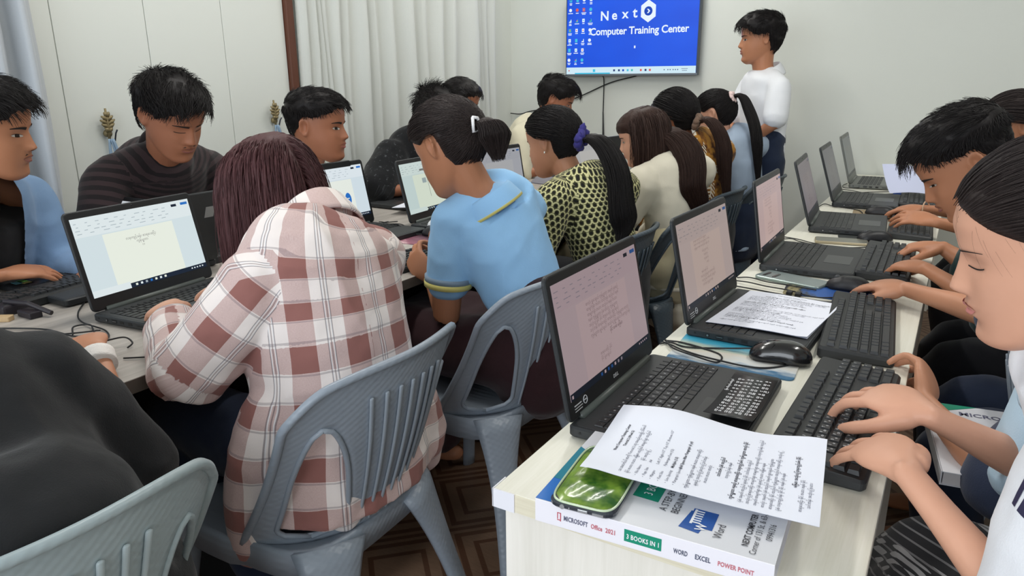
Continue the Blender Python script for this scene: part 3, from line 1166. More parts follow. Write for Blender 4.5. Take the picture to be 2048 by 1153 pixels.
# ------------------------------------------------------------------ mouse pads (printed cloth)
def pad_mat(name, stops, scale, rot=0.0, seed=0.0):
    m = bpy.data.materials.new(name)
    k = Nodes(m)
    co = k.mapping(k.coord('Object'), (1, 1, 1), (seed, seed, 0), (0, 0, rot))
    n = k.noise(k.mapping(co, (3, 9, 1)), scale, 5, .6)
    s = k.sep(co)
    v = k.math('ADD', k.math('ADD', k.math('MULTIPLY', s[1], -4.2), k.math('MULTIPLY', n, .55)), .16)
    r = k.t.nodes.new('ShaderNodeValToRGB')
    k.link(v, r.inputs[0])
    el = r.color_ramp.elements
    while len(el) < len(stops): el.new(.5)
    for e, (p, c) in zip(el, stops):
        e.position = p; e.color = (*srgb(*c), 1)
    k.color(r.outputs[0])
    k.b.inputs['Roughness'].default_value = .55
    return m


def make_pad(loc, rz, w, d, m, label):
    b = MB(); b.slab(-d / 2, -w / 2, d / 2, w / 2, 0, .003, .012, .0008)
    o = b.build('mouse_pad', m)
    o.location = loc; o.rotation_euler = (0, 0, rz)
    return tag(o, label, 'mouse pad', 'mouse pads')


make_pad((-.332, 1.425, ZT), math.radians(3), .185, .245, pad_mat('pad_beach', [(.0, (30, 140, 176)), (.28, (60, 160, 190)), (.42, (176, 190, 176)), (.52, (212, 206, 192)), (.66, (206, 212, 214)), (.74, (60, 110, 146)), (1.0, (40, 76, 108))], 2.2, 0, 0.0), 'turquoise beach-print mouse pad between the first two laptops')
make_pad((-.245, 2.005, ZT), math.radians(5), .16, .21, pad_mat('pad_blue', [(.0, (30, 76, 150)), (.5, (38, 88, 160)), (.62, (54, 60, 52)), (.7, (160, 150, 110)), (.8, (40, 42, 48)), (1, (60, 50, 80))], 5, math.radians(90), .02), 'blue mouse pad with a dark patterned end, beside the grey phone')
make_pad((-.235, 2.70, ZT), math.radians(10), .17, .16, mat('pad_dark', (44, 48, 48), .6), 'dark mouse pad beside the thin grey phone')
make_pad((-.255, 3.26, ZT), math.radians(4), .17, .17, mat('pad_brown', (146, 128, 100), .6, .2, 20), 'brown mouse pad in front of the second laptop from the wall')
make_pad((-1.565, 2.01, ZT), math.radians(8), .20, .22, pad_mat('pad_pink', [(.0, (70, 44, 58)), (.35, (150, 90, 110)), (.5, (214, 180, 184)), (.62, (120, 60, 84)), (1, (66, 40, 56))], 4, math.radians(40), .1), 'pink and maroon printed mouse pad on the grey table')
b = MB(); b.slab(-.04, -.03, .04, .03, 0, .012, .008, .001)
o = b.build('blue_box', mat('box_blue', (30, 70, 150), .5)); o.location = (-.20, 3.87, ZT)
tag(o, 'small blue box on the white desk near the wall end', 'box')


# ------------------------------------------------------------------ phones
def make_phone(loc, rz, label, m_back, m_side, L=.16, Wd=.076, T=.0095, cams=True, rot=None):
    t = empty('phone', loc, rz, label, 'phone', 'phones')
    b = MB(); b.slab(-L / 2, -Wd / 2, L / 2, Wd / 2, 0, T, .011, .002)
    b.build('body', m_side, t, False)
    b = MB(); b.slab(-L / 2 + .002, -Wd / 2 + .002, L / 2 - .002, Wd / 2 - .002, T - .0005, T + .0004, .010, .0003)
    b.build('back', m_back, t)
    if cams:
        b = MB()
        for k in range(2):
            b.slab(-L / 2 + .018 + .028 * k, -Wd / 2 + .012, -L / 2 + .026 + .028 * k, Wd / 2 - .03, T, T + .0018, .003, .0004)
        b.build('camera_bar', mat('phone_lens', (22, 24, 28), .15), t)
    return t


make_phone((-.345, 2.055, ZT), math.radians(-16), 'grey phone lying face down near the blue mouse pad, dark camera bars', mat('phone_grey', (118, 130, 130), .25, .05, 30), mat('phone_side', (146, 160, 156), .3, metal=.5), L=.185, Wd=.082)
make_phone((-.300, 2.640, ZT), math.radians(10), 'thin beige-edged grey phone between two laptops', mat('phone_slate', (112, 112, 102), .3), mat('phone_beige', (176, 164, 136), .4, metal=.3), L=.165, Wd=.075, cams=False)

# green phone in a clear glossy case, on the thick book
GP = empty('phone', (-.345, .788, ZT + .0325), math.radians(96), 'phone in a clear case with a green glossy back, under the printed sheet', 'phone', 'phones')
b = MB(); b.slab(-.078, -.043, .078, .043, 0, .010, .015, .003)
b.build('case', mat('case_dark', (44, 50, 60), .3, coat=.6), GP)
b = MB()
b.box((-.0795, -.010, .0028), (-.0775, .003, .0072), .0008)
b.box((-.0790, -.030, .0036), (-.0775, -.016, .0064)); b.cyl((-.0795, .023, .005), (-.0775, .023, .005), .0032)
b.cyl((-.0790, .014, .005), (-.0775, .014, .005), .001)
b.build('port', mat('port_rim', (176, 180, 186), .3, metal=.6), GP)
gm = bpy.data.materials.new('case_green')
k = Nodes(gm)
co = k.mapping(k.coord('Object'), (1, 1, 1))
n = k.noise(co, 26, 3, .6)
r = k.t.nodes.new('ShaderNodeValToRGB'); k.link(n, r.inputs[0])
r.color_ramp.elements[0].position = .35; r.color_ramp.elements[0].color = (*srgb(28, 84, 16), 1)
r.color_ramp.elements[1].position = .62; r.color_ramp.elements[1].color = (*srgb(128, 160, 58), 1)
k.color(r.outputs[0]); k.b.inputs['Roughness'].default_value = .22
_set(k.b, 'Coat Weight', .25)
k.bump(k.noise(co, 30, 2), .25, .003)
V, F = [], []
nx, ny = 26, 16
for i in range(nx + 1):
    for j in range(ny + 1):
        u, v = -1 + 2 * i / nx, -1 + 2 * j / ny
        rr = max(abs(u) ** 6, 0) + abs(v) ** 6
        z =   .0098 + .0030 * max(0, 1 - rr) ** .5 + .0010 * math.sin(u * 9 + 3 * v) * math.cos(v * 7) * max(0, 1 - rr)
        V.append((u * .0745 * (1 - .05 * abs(v) ** 6), v * .040 * (1 - .08 * abs(u) ** 6), z))
F = [(i * (ny + 1) + j, (i + 1) * (ny + 1) + j, (i + 1) * (ny + 1) + j + 1, i * (ny + 1) + j + 1) for i in range(nx) for j in range(ny)]
mesh_np('green_back', V, F, gm, GP)
rim = [(math.copysign(abs(math.cos(a)) ** .35, math.cos(a)) * .0768, math.copysign(abs(math.sin(a)) ** .35, math.sin(a)) * .0418, .0105) for a in np.linspace(0, 2 * math.pi, 60)]
b = MB(); b.tube(rim, .0016, 6)
cm = mat('case_clear_rim', (196, 214, 180), .1, coat=1.0)
b.build('case_rim', cm, GP, True)

# ------------------------------------------------------------------ thick course book
BK = empty('book', (-.402, .716, ZT), math.radians(3.2), 'thick white course book at the near corner of the white desk, spine to the camera', 'book')
BW, BD, BH = .292, .205, .032
m_cov = mat('book_cover', (222, 224, 230), .32, coat=.25)
m_spn = mat('book_spine', (236, 234, 242), .35)
b = MB()
b.box((0.002, 0.004, .0014), (BW - .004, BD - .003, BH - .0014))
b.build('pages', mat('book_pages', (206, 202, 202), .8, .06, 300, stretch=(1, 1, 60)), BK)
b = MB()
b.box((0, 0, BH - .0016), (BW, BD, BH)); b.box((0, 0, 0), (BW, BD, .0014))
b.build('cover', m_cov, BK)
b = MB(); b.box((0, -.0012, 0), (BW, .0006, BH), .0005)
b.build('spine', m_spn, BK)
c_bl, c_gn, c_dk, c_rd = mat('print_blue', (26, 110, 196), .35), mat('print_green', (20, 140, 112), .35), mat('print_dark', (62, 64, 76), .5), mat('print_red', (196, 96, 110), .5)
c_nv, c_wh = mat('print_navy', (34, 84, 160), .4), mat('print_white', (240, 242, 246), .4)
c_tl = mat('print_teal', (30, 128, 150), .35)
b = MB()
zc = BH + .0003
def poly(mi, pts, z=zc):
    b.mat(mi); b.add([(x, y, z) for x, y in pts], [tuple(range(len(pts)))])
poly(0, [(0, 0), (.082, 0), (.05, .055), (0, .11)])
poly(6, [(0, .055), (.052, .052), (.03, .13), (0, .15)], zc + .0002)
poly(1, [(.108, .062), (.142, .060), (.142, .155), (.108, .155)])
# office tile with a letter
poly(4, [(.178, .022), (.203, .018), (.209, .058), (.184, .062)])
poly(4, [(.186, .030), (.216, .030), (.216, .068), (.186, .068)], zc + .0001)
poly(5, [(.188, .034), (.191, .034), (.191, .066), (.188, .066)], zc + .0004)
for q in range(6):
    poly(5, [(.189, .037 + .005 * q), (.200, .037 + .005 * q), (.200, .0395 + .005 * q), (.189, .0395 + .005 * q)], zc + .0003)
# spine print
def spoly(mi, x0, z0, x1, z1, d=.0015):
    b.mat(mi); b.add([(x0, -d, z0), (x1, -d, z0), (x1, -d, z1), (x0, -d, z1)], [(0, 1, 2, 3)])
spoly(1, .1195, .008, .1655, .0245)
b.mat(3)
for (x0, z0, x1, z1) in ((.0310, .012, .0322, .020), (.0310, .020, .0360, .0212), (.0350, .009, .0364, .0212), (.0310, .0100, .0360, .0113)):
    b.add([(x0, -.0016, z0), (x1, -.0016, z0), (x1, -.0016, z1), (x0, -.0016, z1)], [(0, 1, 2, 3)])
b.build('printed_shapes', [c_bl, c_gn, c_dk, c_rd, c_nv, c_wh, c_tl], BK)
b = MB()
def sp(s, x, z, size, mi, w):
    V, F = text_geo(s, size, 'LEFT', True, 1.05, 2)
    q = w / max(v[0] for v in V)
    b.T = frame_of((x, -.0019, z), (1, 0, 0), (0, 0, 1)); b.mat(mi); b.add([(v[0] * q, v[1], v[2]) for v in V], F)
def cv(s, x, y, size, mi, bold=False, al='LEFT'):
    V, F = text_geo(s, size, al, bold, 1, 2, .82)
    b.T = frame_of((x, y, BH + .0009), (0, 1, 0), (-1, 0, 0)); b.mat(mi); b.add(V, F)
sp('MICROSOFT', .0400, .0120, .0095, 0, .0325); sp('Office', .0765, .0120, .0090, 1, .0150); sp('2021', .0955, .0120, .0090, 1, .0125)
sp('3 BOOKS IN 1', .1225, .0125, .0090, 2, .0400)
sp('WORD', .1800, .0115, .0090, 3, .0165); sp('EXCEL', .2050, .0115, .0090, 3, .0180); sp('POWER POINT', .2310, .0115, .0085, 1, .0400)
cv('3 BOOKS IN 1', .131, .070, .0165, 2)
cv('A STEP-BY-STEP', .156, .045, .0135, 4); cv('BEGINNER AND', .171, .045, .0135, 4)
cv('W', .2085, .024, .017, 2, True)
cv('Word', .229, .018, .0145, 4)
cv('NEXT COMPUTER', .259, .018, .0105, 4, True); cv('Corner of 131 St. & 63-A St.', .2695, -.0 + .006, .0108, 4); cv('09941316', .282, .04, .0108, 4)
b.build('lettering', [mat('ink_slate', (96, 98, 122), .5), mat('ink_rose', (200, 112, 124), .5), c_wh, mat('ink_steel', (84, 90, 112), .5), mat('ink_dark', (58, 58, 64), .5)], BK)


# ------------------------------------------------------------------ printed sheets
m_paper = mat('paper', (236, 240, 252), .7)
m_ink = mat('ink', (70, 74, 96), .7)
m_inkb = mat('ink_bold', (40, 42, 58), .7)


def sheet(origin, ux, uy, W, H, zf, label, lines, m=None, name='printed_sheet', parts=True, group=None, seed=1, cat='paper'):
    """W along ux (text runs along it), H along uy (upwards on the page); zf(u, v) height"""
    ux, uy = nrm(ux), nrm(uy)
    o0 = np.array(origin)
    n = 24
    def P(x, y, dz=0):
        p = o0 + ux * x + uy * y
        p[2] += zf(x / W, y / H) + dz
        return tuple(p)
    V = [P(W * i / n, H * j / n) for j in range(n + 1) for i in range(n + 1)]
    Vb = [P(W * i / n, H * j / n, -.0004) for j in range(n + 1) for i in range(n + 1)]
    F = [(j * (n + 1) + i, j * (n + 1) + i + 1, (j + 1) * (n + 1) + i + 1, (j + 1) * (n + 1) + i) for j in range(n) for i in range(n)]
    N = len(V)
    F2 = [tuple(N + q for q in f[::-1]) for f in F]
    ob = mesh_np(name, V + Vb, F + F2, m or m_paper)
    tag(ob, label, cat, group)
    if lines:
        VV, FF, MM = [], [], []
        for (s, x, y, size, bold) in lines:
            tv, tf = text_geo(s, size, 'LEFT', bold, 1, 1)
            base = len(VV)
            for v in tv:
                VV.append(P(x + v[0], y + v[1], .0006))
            for f in tf:
                FF.append(tuple(base + q for q in f)); MM.append(1 if bold else 0)
        mesh_np('printed_text', VV, FF, [m_ink, m_inkb], ob, False, MM)
    return ob


rnd = random.Random(21)
ln = []
ln.append(('Next Computer Training Center', .064, .262, .0058, True)); ln.append(('Tutorial 2 (Week 2)', .080, .253, .0056, True))
ln.append(('၁။ အောက်ပါ စာကို Tutorial 2 ဟု အမည်ပေး၍ သိမ်းပါ', .012, .240, .0058, False)); ln.append((burm(7, rnd), .012, .230, .0056, False))
for i, (a, bb_) in enumerate((('File Name', burm(2, rnd)), ('Page Size', 'A4'), ('Margins', 'Left 1", Right 0.5", Top 0.5", Bottom 0.5"'), ('Font Size', 'Pyidaungsu Font (12)'), ('Line Spacing', 'Multiple (1.5)'), ('Paragraph Spacing', 'Add Space After Paragraph (6 pt)'))):
    ln.append(('•  ' + a, .012, .219 - i * .0098, .0056, False)); ln.append((bb_, .052 if i < 5 else .055, .219 - i * .0098, .0056, i > 3))
for i in range(3): ln.append((burm(5 - i, rnd), .012 + .012 * i, .155 - i * .010, .0056, False))
ln.append((burm(3, rnd), .06, .122, .0058, True)); ln.append((burm(2, rnd), .06, .112, .0056, False))
ln.append((burm(7, rnd), .014, .100, .0058, True))
for i in range(6): ln.append((burm(7, rnd), .012, .089 - i * .0088, .0054, False))
ln.append((burm(4, rnd), .07, .030, .0056, True)); ln.append((burm(5, rnd), .020, .021, .0054, False)); ln.append((burm(3, rnd), .030, .012, .0054, False))


def zA(u, v):
    # u along +y (away), v: 1 at the -x end.  rests on laptop corner, phone and book, far edge lifted in the middle
    z = .0510 + .0045 * math.exp(-((v - .8) / .3) ** 2)
    z += .010 * math.exp(-((u - .95) / .3) ** 2) * math.exp(-((v - .72) / .25) ** 2)
    z += .012 * math.exp(-((v - 0.02) / .18) ** 2) * u
    z += .004 * math.exp(-((u) / .12) ** 2) * math.exp(-((v - .95) / .1) ** 2)
    return z


o = sheet((-.078, .800, ZT), (-.115, .993, 0), (-.997, -.085, 0), .205, .292, zA, 'white printed exercise sheet lying over the book, green phone and laptop corner', ln, seed=2, group='printed sheets')
rnd = random.Random(5)
l2 = [('Next Computer Training Center', .07, .272, .005, True), ('Tutorial 3 (Week 3)', .085, .263, .005, False)]
for i in range(22):
    l2.append((burm(rnd.choice((4, 6, 7, 8)), rnd), .018 + (.03 if i % 5 == 0 else 0), .250 - i * .0103, .0060, i % 6 == 0))
sheet((-.428, 1.527, ZT + .0015), (.985, -.01, 0), (.10, .995, 0), .212, .290, lambda u, v: .0235 + .003 * math.sin(u * 3 + v) + .003 * (u > .9) * (u - .9) * 10, 'white printed page lying over the keyboard of the second laptop', l2, group='printed sheets')
sheet((-.428, 1.532, ZT), (.985, -.02, 0), (.085, .995, 0), .212, .290, lambda u, v: .0228 + .003 * math.sin(u * 3 + v), 'blank white page under the printed one on the second laptop', [], group='printed sheets')
sheet((-.235, 3.60, ZT + .03), (1, -.15, 0), (-.30, .93, .1), .20, .20, lambda u, v: .012 + .085 * v ** 1.6 - .02 * u * v + .012 * math.sin(3 * u), 'pale lavender sheet curling up over the keyboard near the wall', [], m=mat('paper_lavender', (204, 210, 236), .7))
sheet((-1.99, 2.32, ZT + .027), (.96, .25, 0), (-.25, .96, 0), .21, .16, lambda u, v: .002 + .012 * (1 - v) ** 2 * u, 'white sheet on the laptop in front of the speckled black shirt', [], group='printed sheets')
sheet((-1.405, 1.42, ZT + .001), (-.4, .9, 0), (-.9, -.4, 0), .17, .10, lambda u, v: .001, 'white paper corner under the forearm of the person in blue polo', [], group='printed sheets')

# open booklet held up by the person in the cream jacket
BKL = empty('open_booklet', (-1.40, 3.10, ZT), math.radians(80), 'open white booklet with a grey cover, at the hands of the cream jacket person', 'booklet')
def leafmesh(sgn, lift, name, m):
    V = []
    n = 14
    for j in range(2):
        for i in range(n + 1):
            t_ = i / n
            x = sgn * (.19 * t_)
            z = .004 + lift * math.sin(t_ * 2.4) + .02
            for yy in (0, .26):
                V.append((x, yy, z - .003 * j))
    F = []
    for i in range(n):
        F.append((2 * i, 2 * i + 1, 2 * i + 3, 2 * i + 2))
        k0 = 2 * (n + 1)
        F.append((k0 + 2 * i, k0 + 2 * i + 2, k0 + 2 * i + 3, k0 + 2 * i + 1))
    mesh_np(name, V, F, m, BKL)
leafmesh(1, .03, 'page', m_paper); leafmesh(-1, .075, 'page', mat('booklet_grey', (120, 118, 126), .6)); leafmesh(1, .055, 'page', m_paper)

# keyboard-layout card on the first laptop
CARD = empty('layout_card', (-.214, 1.055, ZT + .0225), math.radians(92), 'dark plastic card printed with white characters on the first laptop palm rest', 'card')
V, F = [], []
nx = 20
for i in range(nx + 1):
    for j in range(2):
        u = i / nx
        V.append((u * .225, j * .075, .0012 + .016 * (1 - u) ** 3))
V += [(x, y, z - .0008) for x, y, z in V]
n2 = 2 * (nx + 1)
for i in range(nx):
    q = (2 * i, 2 * i + 2, 2 * i + 3, 2 * i + 1)
    F += [q, tuple(n2 + a for a in q[::-1]), (2 * i, n2 + 2 * i, n2 + 2 * i + 2, 2 * i + 2), (2 * i + 1, 2 * i + 3, n2 + 2 * i + 3, n2 + 2 * i + 1)]
F += [(0, 1, n2 + 1, n2), (2 * nx, n2 + 2 * nx, n2 + 2 * nx + 1, 2 * nx + 1)]
mesh_np('card', V, F, mat('card_dark', (44, 46, 48), .35), CARD)
b = MB()
gl = 'ကခဂဃငစဆဇညဏတထဒဓနပဖဗဘမယရလဝသဟအ'
q = 0
for r_ in range(4):
    for c_ in range(12):
        for h in range(2):
            V_, F_ = text_geo(gl[q % 27], .0078, 'CENTER', True, 1, 1); q += 1
            x = .022 + c_ * .0155 + r_ * .003
            b.T = Matrix.Translation((x, .058 - r_ * .015 - h * .006, .0022 + .016 * (1 - x / .225) ** 3)); b.add(V_, F_)
V_, F_ = text_geo('မြန်မာ ကီးဘုတ် လက်ကွက်', .005, 'LEFT', True, 1, 1)
b.T = Matrix.Translation((.13, .0685, .0023)); b.add(V_, F_)
b.build('lettering', c_wh, CARD)

# ------------------------------------------------------------------ cables on the desks
zc_ = ZT + .0035
cabW = 'black cables lying on the white desk'
def cab(pts, label, r=.0019, g=cabW, m=blk):
    return cable('cable', [(x, y, zc_ + dz) for x, y, dz in pts], r, m, label, 'cable', g)
cab([(-.30, 1.44, .012), (-.37, 1.43, .002), (-.43, 1.405, .002), (-.47, 1.42, .0), (-.486, 1.40, .0)], 'black mouse cable running over the beach mouse pad')
cab([(-.20, 1.445, 0), (-.27, 1.365, .002), (-.36, 1.36, .004), (-.42, 1.375, .004), (-.46, 1.40, .002), (-.484, 1.415, 0)], 'black keyboard cable crossing the beach mouse pad to the desk edge')
cab([(-.484, 1.43, 0), (-.45, 1.38, .004), (-.40, 1.355, .006), (-.352, 1.352, .002), (-.36, 1.40, .001), (-.44, 1.425, .002), (-.484, 1.425, 0)], 'looped black cable between the first two laptops')
cab([(-.19, 1.93, 0), (-.22, 1.885, .002), (-.28, 1.885, .001), (-.36, 1.90, .001), (-.42, 1.905, .003), (-.484, 1.925, 0)], 'black cable with a plug beyond the second laptop, lower strand')
cab([(-.20, 1.945, .002), (-.26, 1.91, .002), (-.33, 1.935, .004), (-.39, 1.945, .004), (-.44, 1.955, .006), (-.484, 1.975, 0)], 'black cable beyond the second laptop, upper strand')
cab([(-.27, 1.975, .003), (-.33, 1.985, .003), (-.40, 1.995, .003), (-.45, 2.02, .002), (-.484, 2.01, 0)], 'black cable passing along the grey phone')
b = MB()
for q in range(2): b.box((-.332 + .022 * q, 1.905 - .004 * q, zc_ - .003), (-.318 + .022 * q, 1.925 - .004 * q, zc_ + .008), .002)
tag(b.build('cable_plug', blk), 'pair of black plugs lying behind the printed page', 'plug')
cab([(-.20, 2.60, 0), (-.26, 2.55, .002), (-.32, 2.54, .003), (-.38, 2.56, .003), (-.43, 2.60, .002), (-.484, 2.63, 0)], 'black cable curving behind the third laptop, long strand')
cab([(-.36, 2.53, .003), (-.42, 2.55, .006), (-.45, 2.59, .004), (-.484, 2.58, 0)], 'black cable crossing behind the third laptop, short strand')
cab([(-.25, 3.20, .004), (-.31, 3.16, .003), (-.38, 3.15, .003), (-.44, 3.17, .003), (-.484, 3.2, 0)], 'black cable behind the fourth laptop')
cab([(-.30, 3.23, .004), (-.33, 3.31, .002), (-.42, 3.345, .003), (-.47, 3.40, .002), (-.484, 3.3, 0)], 'black mouse cable beside the brown mouse pad')
cab([(-.22, 3.86, .002), (-.30, 3.80, .003), (-.37, 3.82, .003), (-.43, 3.87, .003), (-.484, 3.90, 0)], 'black cable behind the fifth laptop, near strand')
cab([(-.25, 3.92, .002), (-.32, 3.86, .003), (-.40, 3.80, .003), (-.47, 3.83, 0)], 'black cable behind the fifth laptop, crossing strand')
cab([(-.20, 4.42, .002), (-.28, 4.44, .005), (-.36, 4.42, .003), (-.44, 4.44, .002)], 'black cable beyond the silver laptop at the wall')
cab([(-.40, 3.98, .002), (-.46, 3.95, .002), (-.48, 4.02, .003), (-.47, 4.1, .004)], 'thin black cable looped at the hinge of the silver laptop')

G2 = 'tangled cables on the grey table'
cab([(-1.86, .96, .0), (-1.78, .90, .001), (-1.70, .865, .002), (-1.60, .86, .001), (-1.545, .83, .001), (-1.62, .80, .002), (-1.74, .79, .001), (-1.9, .70, .001)], 'dark grey cable looping beside the laptop of the person in plaid', g=G2)
cab([(-1.62, .80, .006), (-1.68, .835, .003), (-1.66, .86, .004), (-1.60, .835, .008), (-1.52, .80, .002), (-1.50, .77, 0)], 'dark cable bending towards the resting hand', g=G2)
cab([(-1.95, .66, .0), (-1.75, .72, .001), (-1.65, .80, .002), (-1.6, .85, .004)], 'dark grey cable leaving the table on the far left', g=G2)
cab([(-1.55, .78, .0), (-1.50, .80, .012), (-1.475, .83, .016), (-1.455, .835, .006), (-1.45, .82, 0)], 'short black cable hooping up behind the resting hand', g=G2)
cab([(-1.40, .78, .0), (-1.37, .80, .001), (-1.345, .822, .001)], 'short black cable end on the table near the plaid sleeve', g=G2)
b = MB()
b.box((-2.0, .80, ZT), (-1.92, .86, ZT + .025), .006); b.box((-1.90, .82, ZT), (-1.84, .85, ZT + .016), .003)
b.tube([(-1.95, .82, ZT + .03), (-1.88, .84, ZT + .03), (-1.82, .86, ZT + .01)], .006, 8)
tag(b.build('power_adapter', mat('adapter_dark', (40, 36, 42), .5)), 'dark power adapter with plug on the grey table near the denim sleeve', 'adapter')
b = MB(); b.slab(-.03, -.012, .03, .012, 0, .012, .004, .001)
o = b.build('wooden_block', mat('beige_plug', (196, 168, 128), .6)); o.location = (-1.90, .78, ZT); o.rotation_euler = (0, 0, .6)
tag(o, 'small beige block among the cables on the grey table', 'block')
# knot of cables beyond the first laptop on the grey table
rnd = random.Random(9)
for q in range(6):
    cx, cy = -1.78 + .015 * rnd.uniform(-1, 1), 1.50 + .02 * rnd.uniform(-1, 1)
    P = []
    a0 = rnd.uniform(0, 6)
    for i in range(7):
        a = a0 + i * 1.15
        r_ = rnd.uniform(.03, .062)
        P.append((cx + r_ * math.cos(a), cy + r_ * 1.3 * math.sin(a), .004 + .004 * q + .006 * rnd.random()))
    P = [(-1.95 + .05 * q, 1.42, 0)] + P + [(-1.70 + .01 * q, 1.62, 0)]
    cab(P, ('flat', 'rising', 'twice-crossed', 'outer', 'inner', 'topmost')[q] + ' coil of black cable in the heap beside the hair of the person in plaid', g='heaped cables by the first grey-table laptop', r=.0024)
b = MB(); b.box((-1.86, 1.58, ZT), (-1.79, 1.63, ZT + .028), .005)
tag(b.build('power_adapter', mat('adapter_black', (26, 26, 28), .45)), 'small black adapter beside the heap of cables', 'adapter')
cab([(-1.74, 1.44, .012), (-1.72, 1.48, .02), (-1.75, 1.53, .016), (-1.78, 1.50, .014)], 'white cable end on the heap of black cables', g='white cable', m=mat('white_cable', (214, 214, 210), .5), r=.003)
for q in range(5):
    y = 2.09 + .012 * q
    cab([(-1.98 + .03 * q, 2.12 + .02 * q, 0), (-1.86, 2.08 + .02 * (q % 3), .01), (-1.78 + .01 * q, 2.06 + .03 * (q % 2), .006 + .004 * q), (-1.70, 2.10 - .012 * q, .004), (-1.66 + .01 * q, 2.02 + .01 * q, 0)], ('first', 'second', 'third', 'fourth', 'last')[q] + ' black cable strand from the near side, between the two screens with blue shapes', g='cables between the blue-shape laptops')
cab([(-1.60, 2.05, .004), (-1.66, 1.98, .004), (-1.70, 1.88, .002), (-1.74, 1.80, 0)], 'black mouse cable running across the pink mouse pad', g=G2)

# second copy of the course book, lying on the lap beyond the first keyboard
B2 = empty('book', (.047, 1.262, .643), math.radians(8), 'white course book with a green corner, lying on the lap behind the typing forearms', 'book')
b = MB(); b.box((.003, .003, .0014), (.197, .287, .0226))
b.build('pages', mat('book_pages', (206, 202, 202), .8), B2)
b = MB(); b.box((0, 0, .0226), (.2, .29, .024)); b.box((0, 0, 0), (.2, .29, .0014)); b.box((-.0012, 0, 0), (.0006, .29, .024))
b.build('cover', m_cov, B2)
b = MB(); b.add([(.0, .29, .0244), (.0, .235, .0244), (.09, .29, .0244)], [(0, 1, 2)])
b.build('printed_shapes', c_gn, B2)
b = MB()
V, F = text_geo('MICROSOFT', .022, 'LEFT', True, 1, 2)
b.T = frame_of((.055, .243, .0245), (1, 0, 0), (0, 1, 0)); b.add(V, F)
b.build('lettering', mat('ink_slate', (96, 98, 122), .5), B2)
# ------------------------------------------------------------------ plastic chairs
def chair_mat(name, rgb):
    m = bpy.data.materials.new(name)
    k = Nodes(m)
    co = k.coord('Object')
    s = k.sep(co)
    w1 = k.math('SINE', k.math('MULTIPLY', s[1], 330))
    w2 = k.math('SINE', k.math('MULTIPLY', s[2], 420))
    wv = k.math('MULTIPLY', w1, w2)
    n = k.noise(co, 9, 4)
    c = srgb(*rgb)
    k.color(k.mix(n, tuple(x * .88 for x in c), tuple(min(1, x * 1.1) for x in c)))
    k.b.inputs['Roughness'].default_value = .38
    k.bump(wv, .22, .0012)
    return m


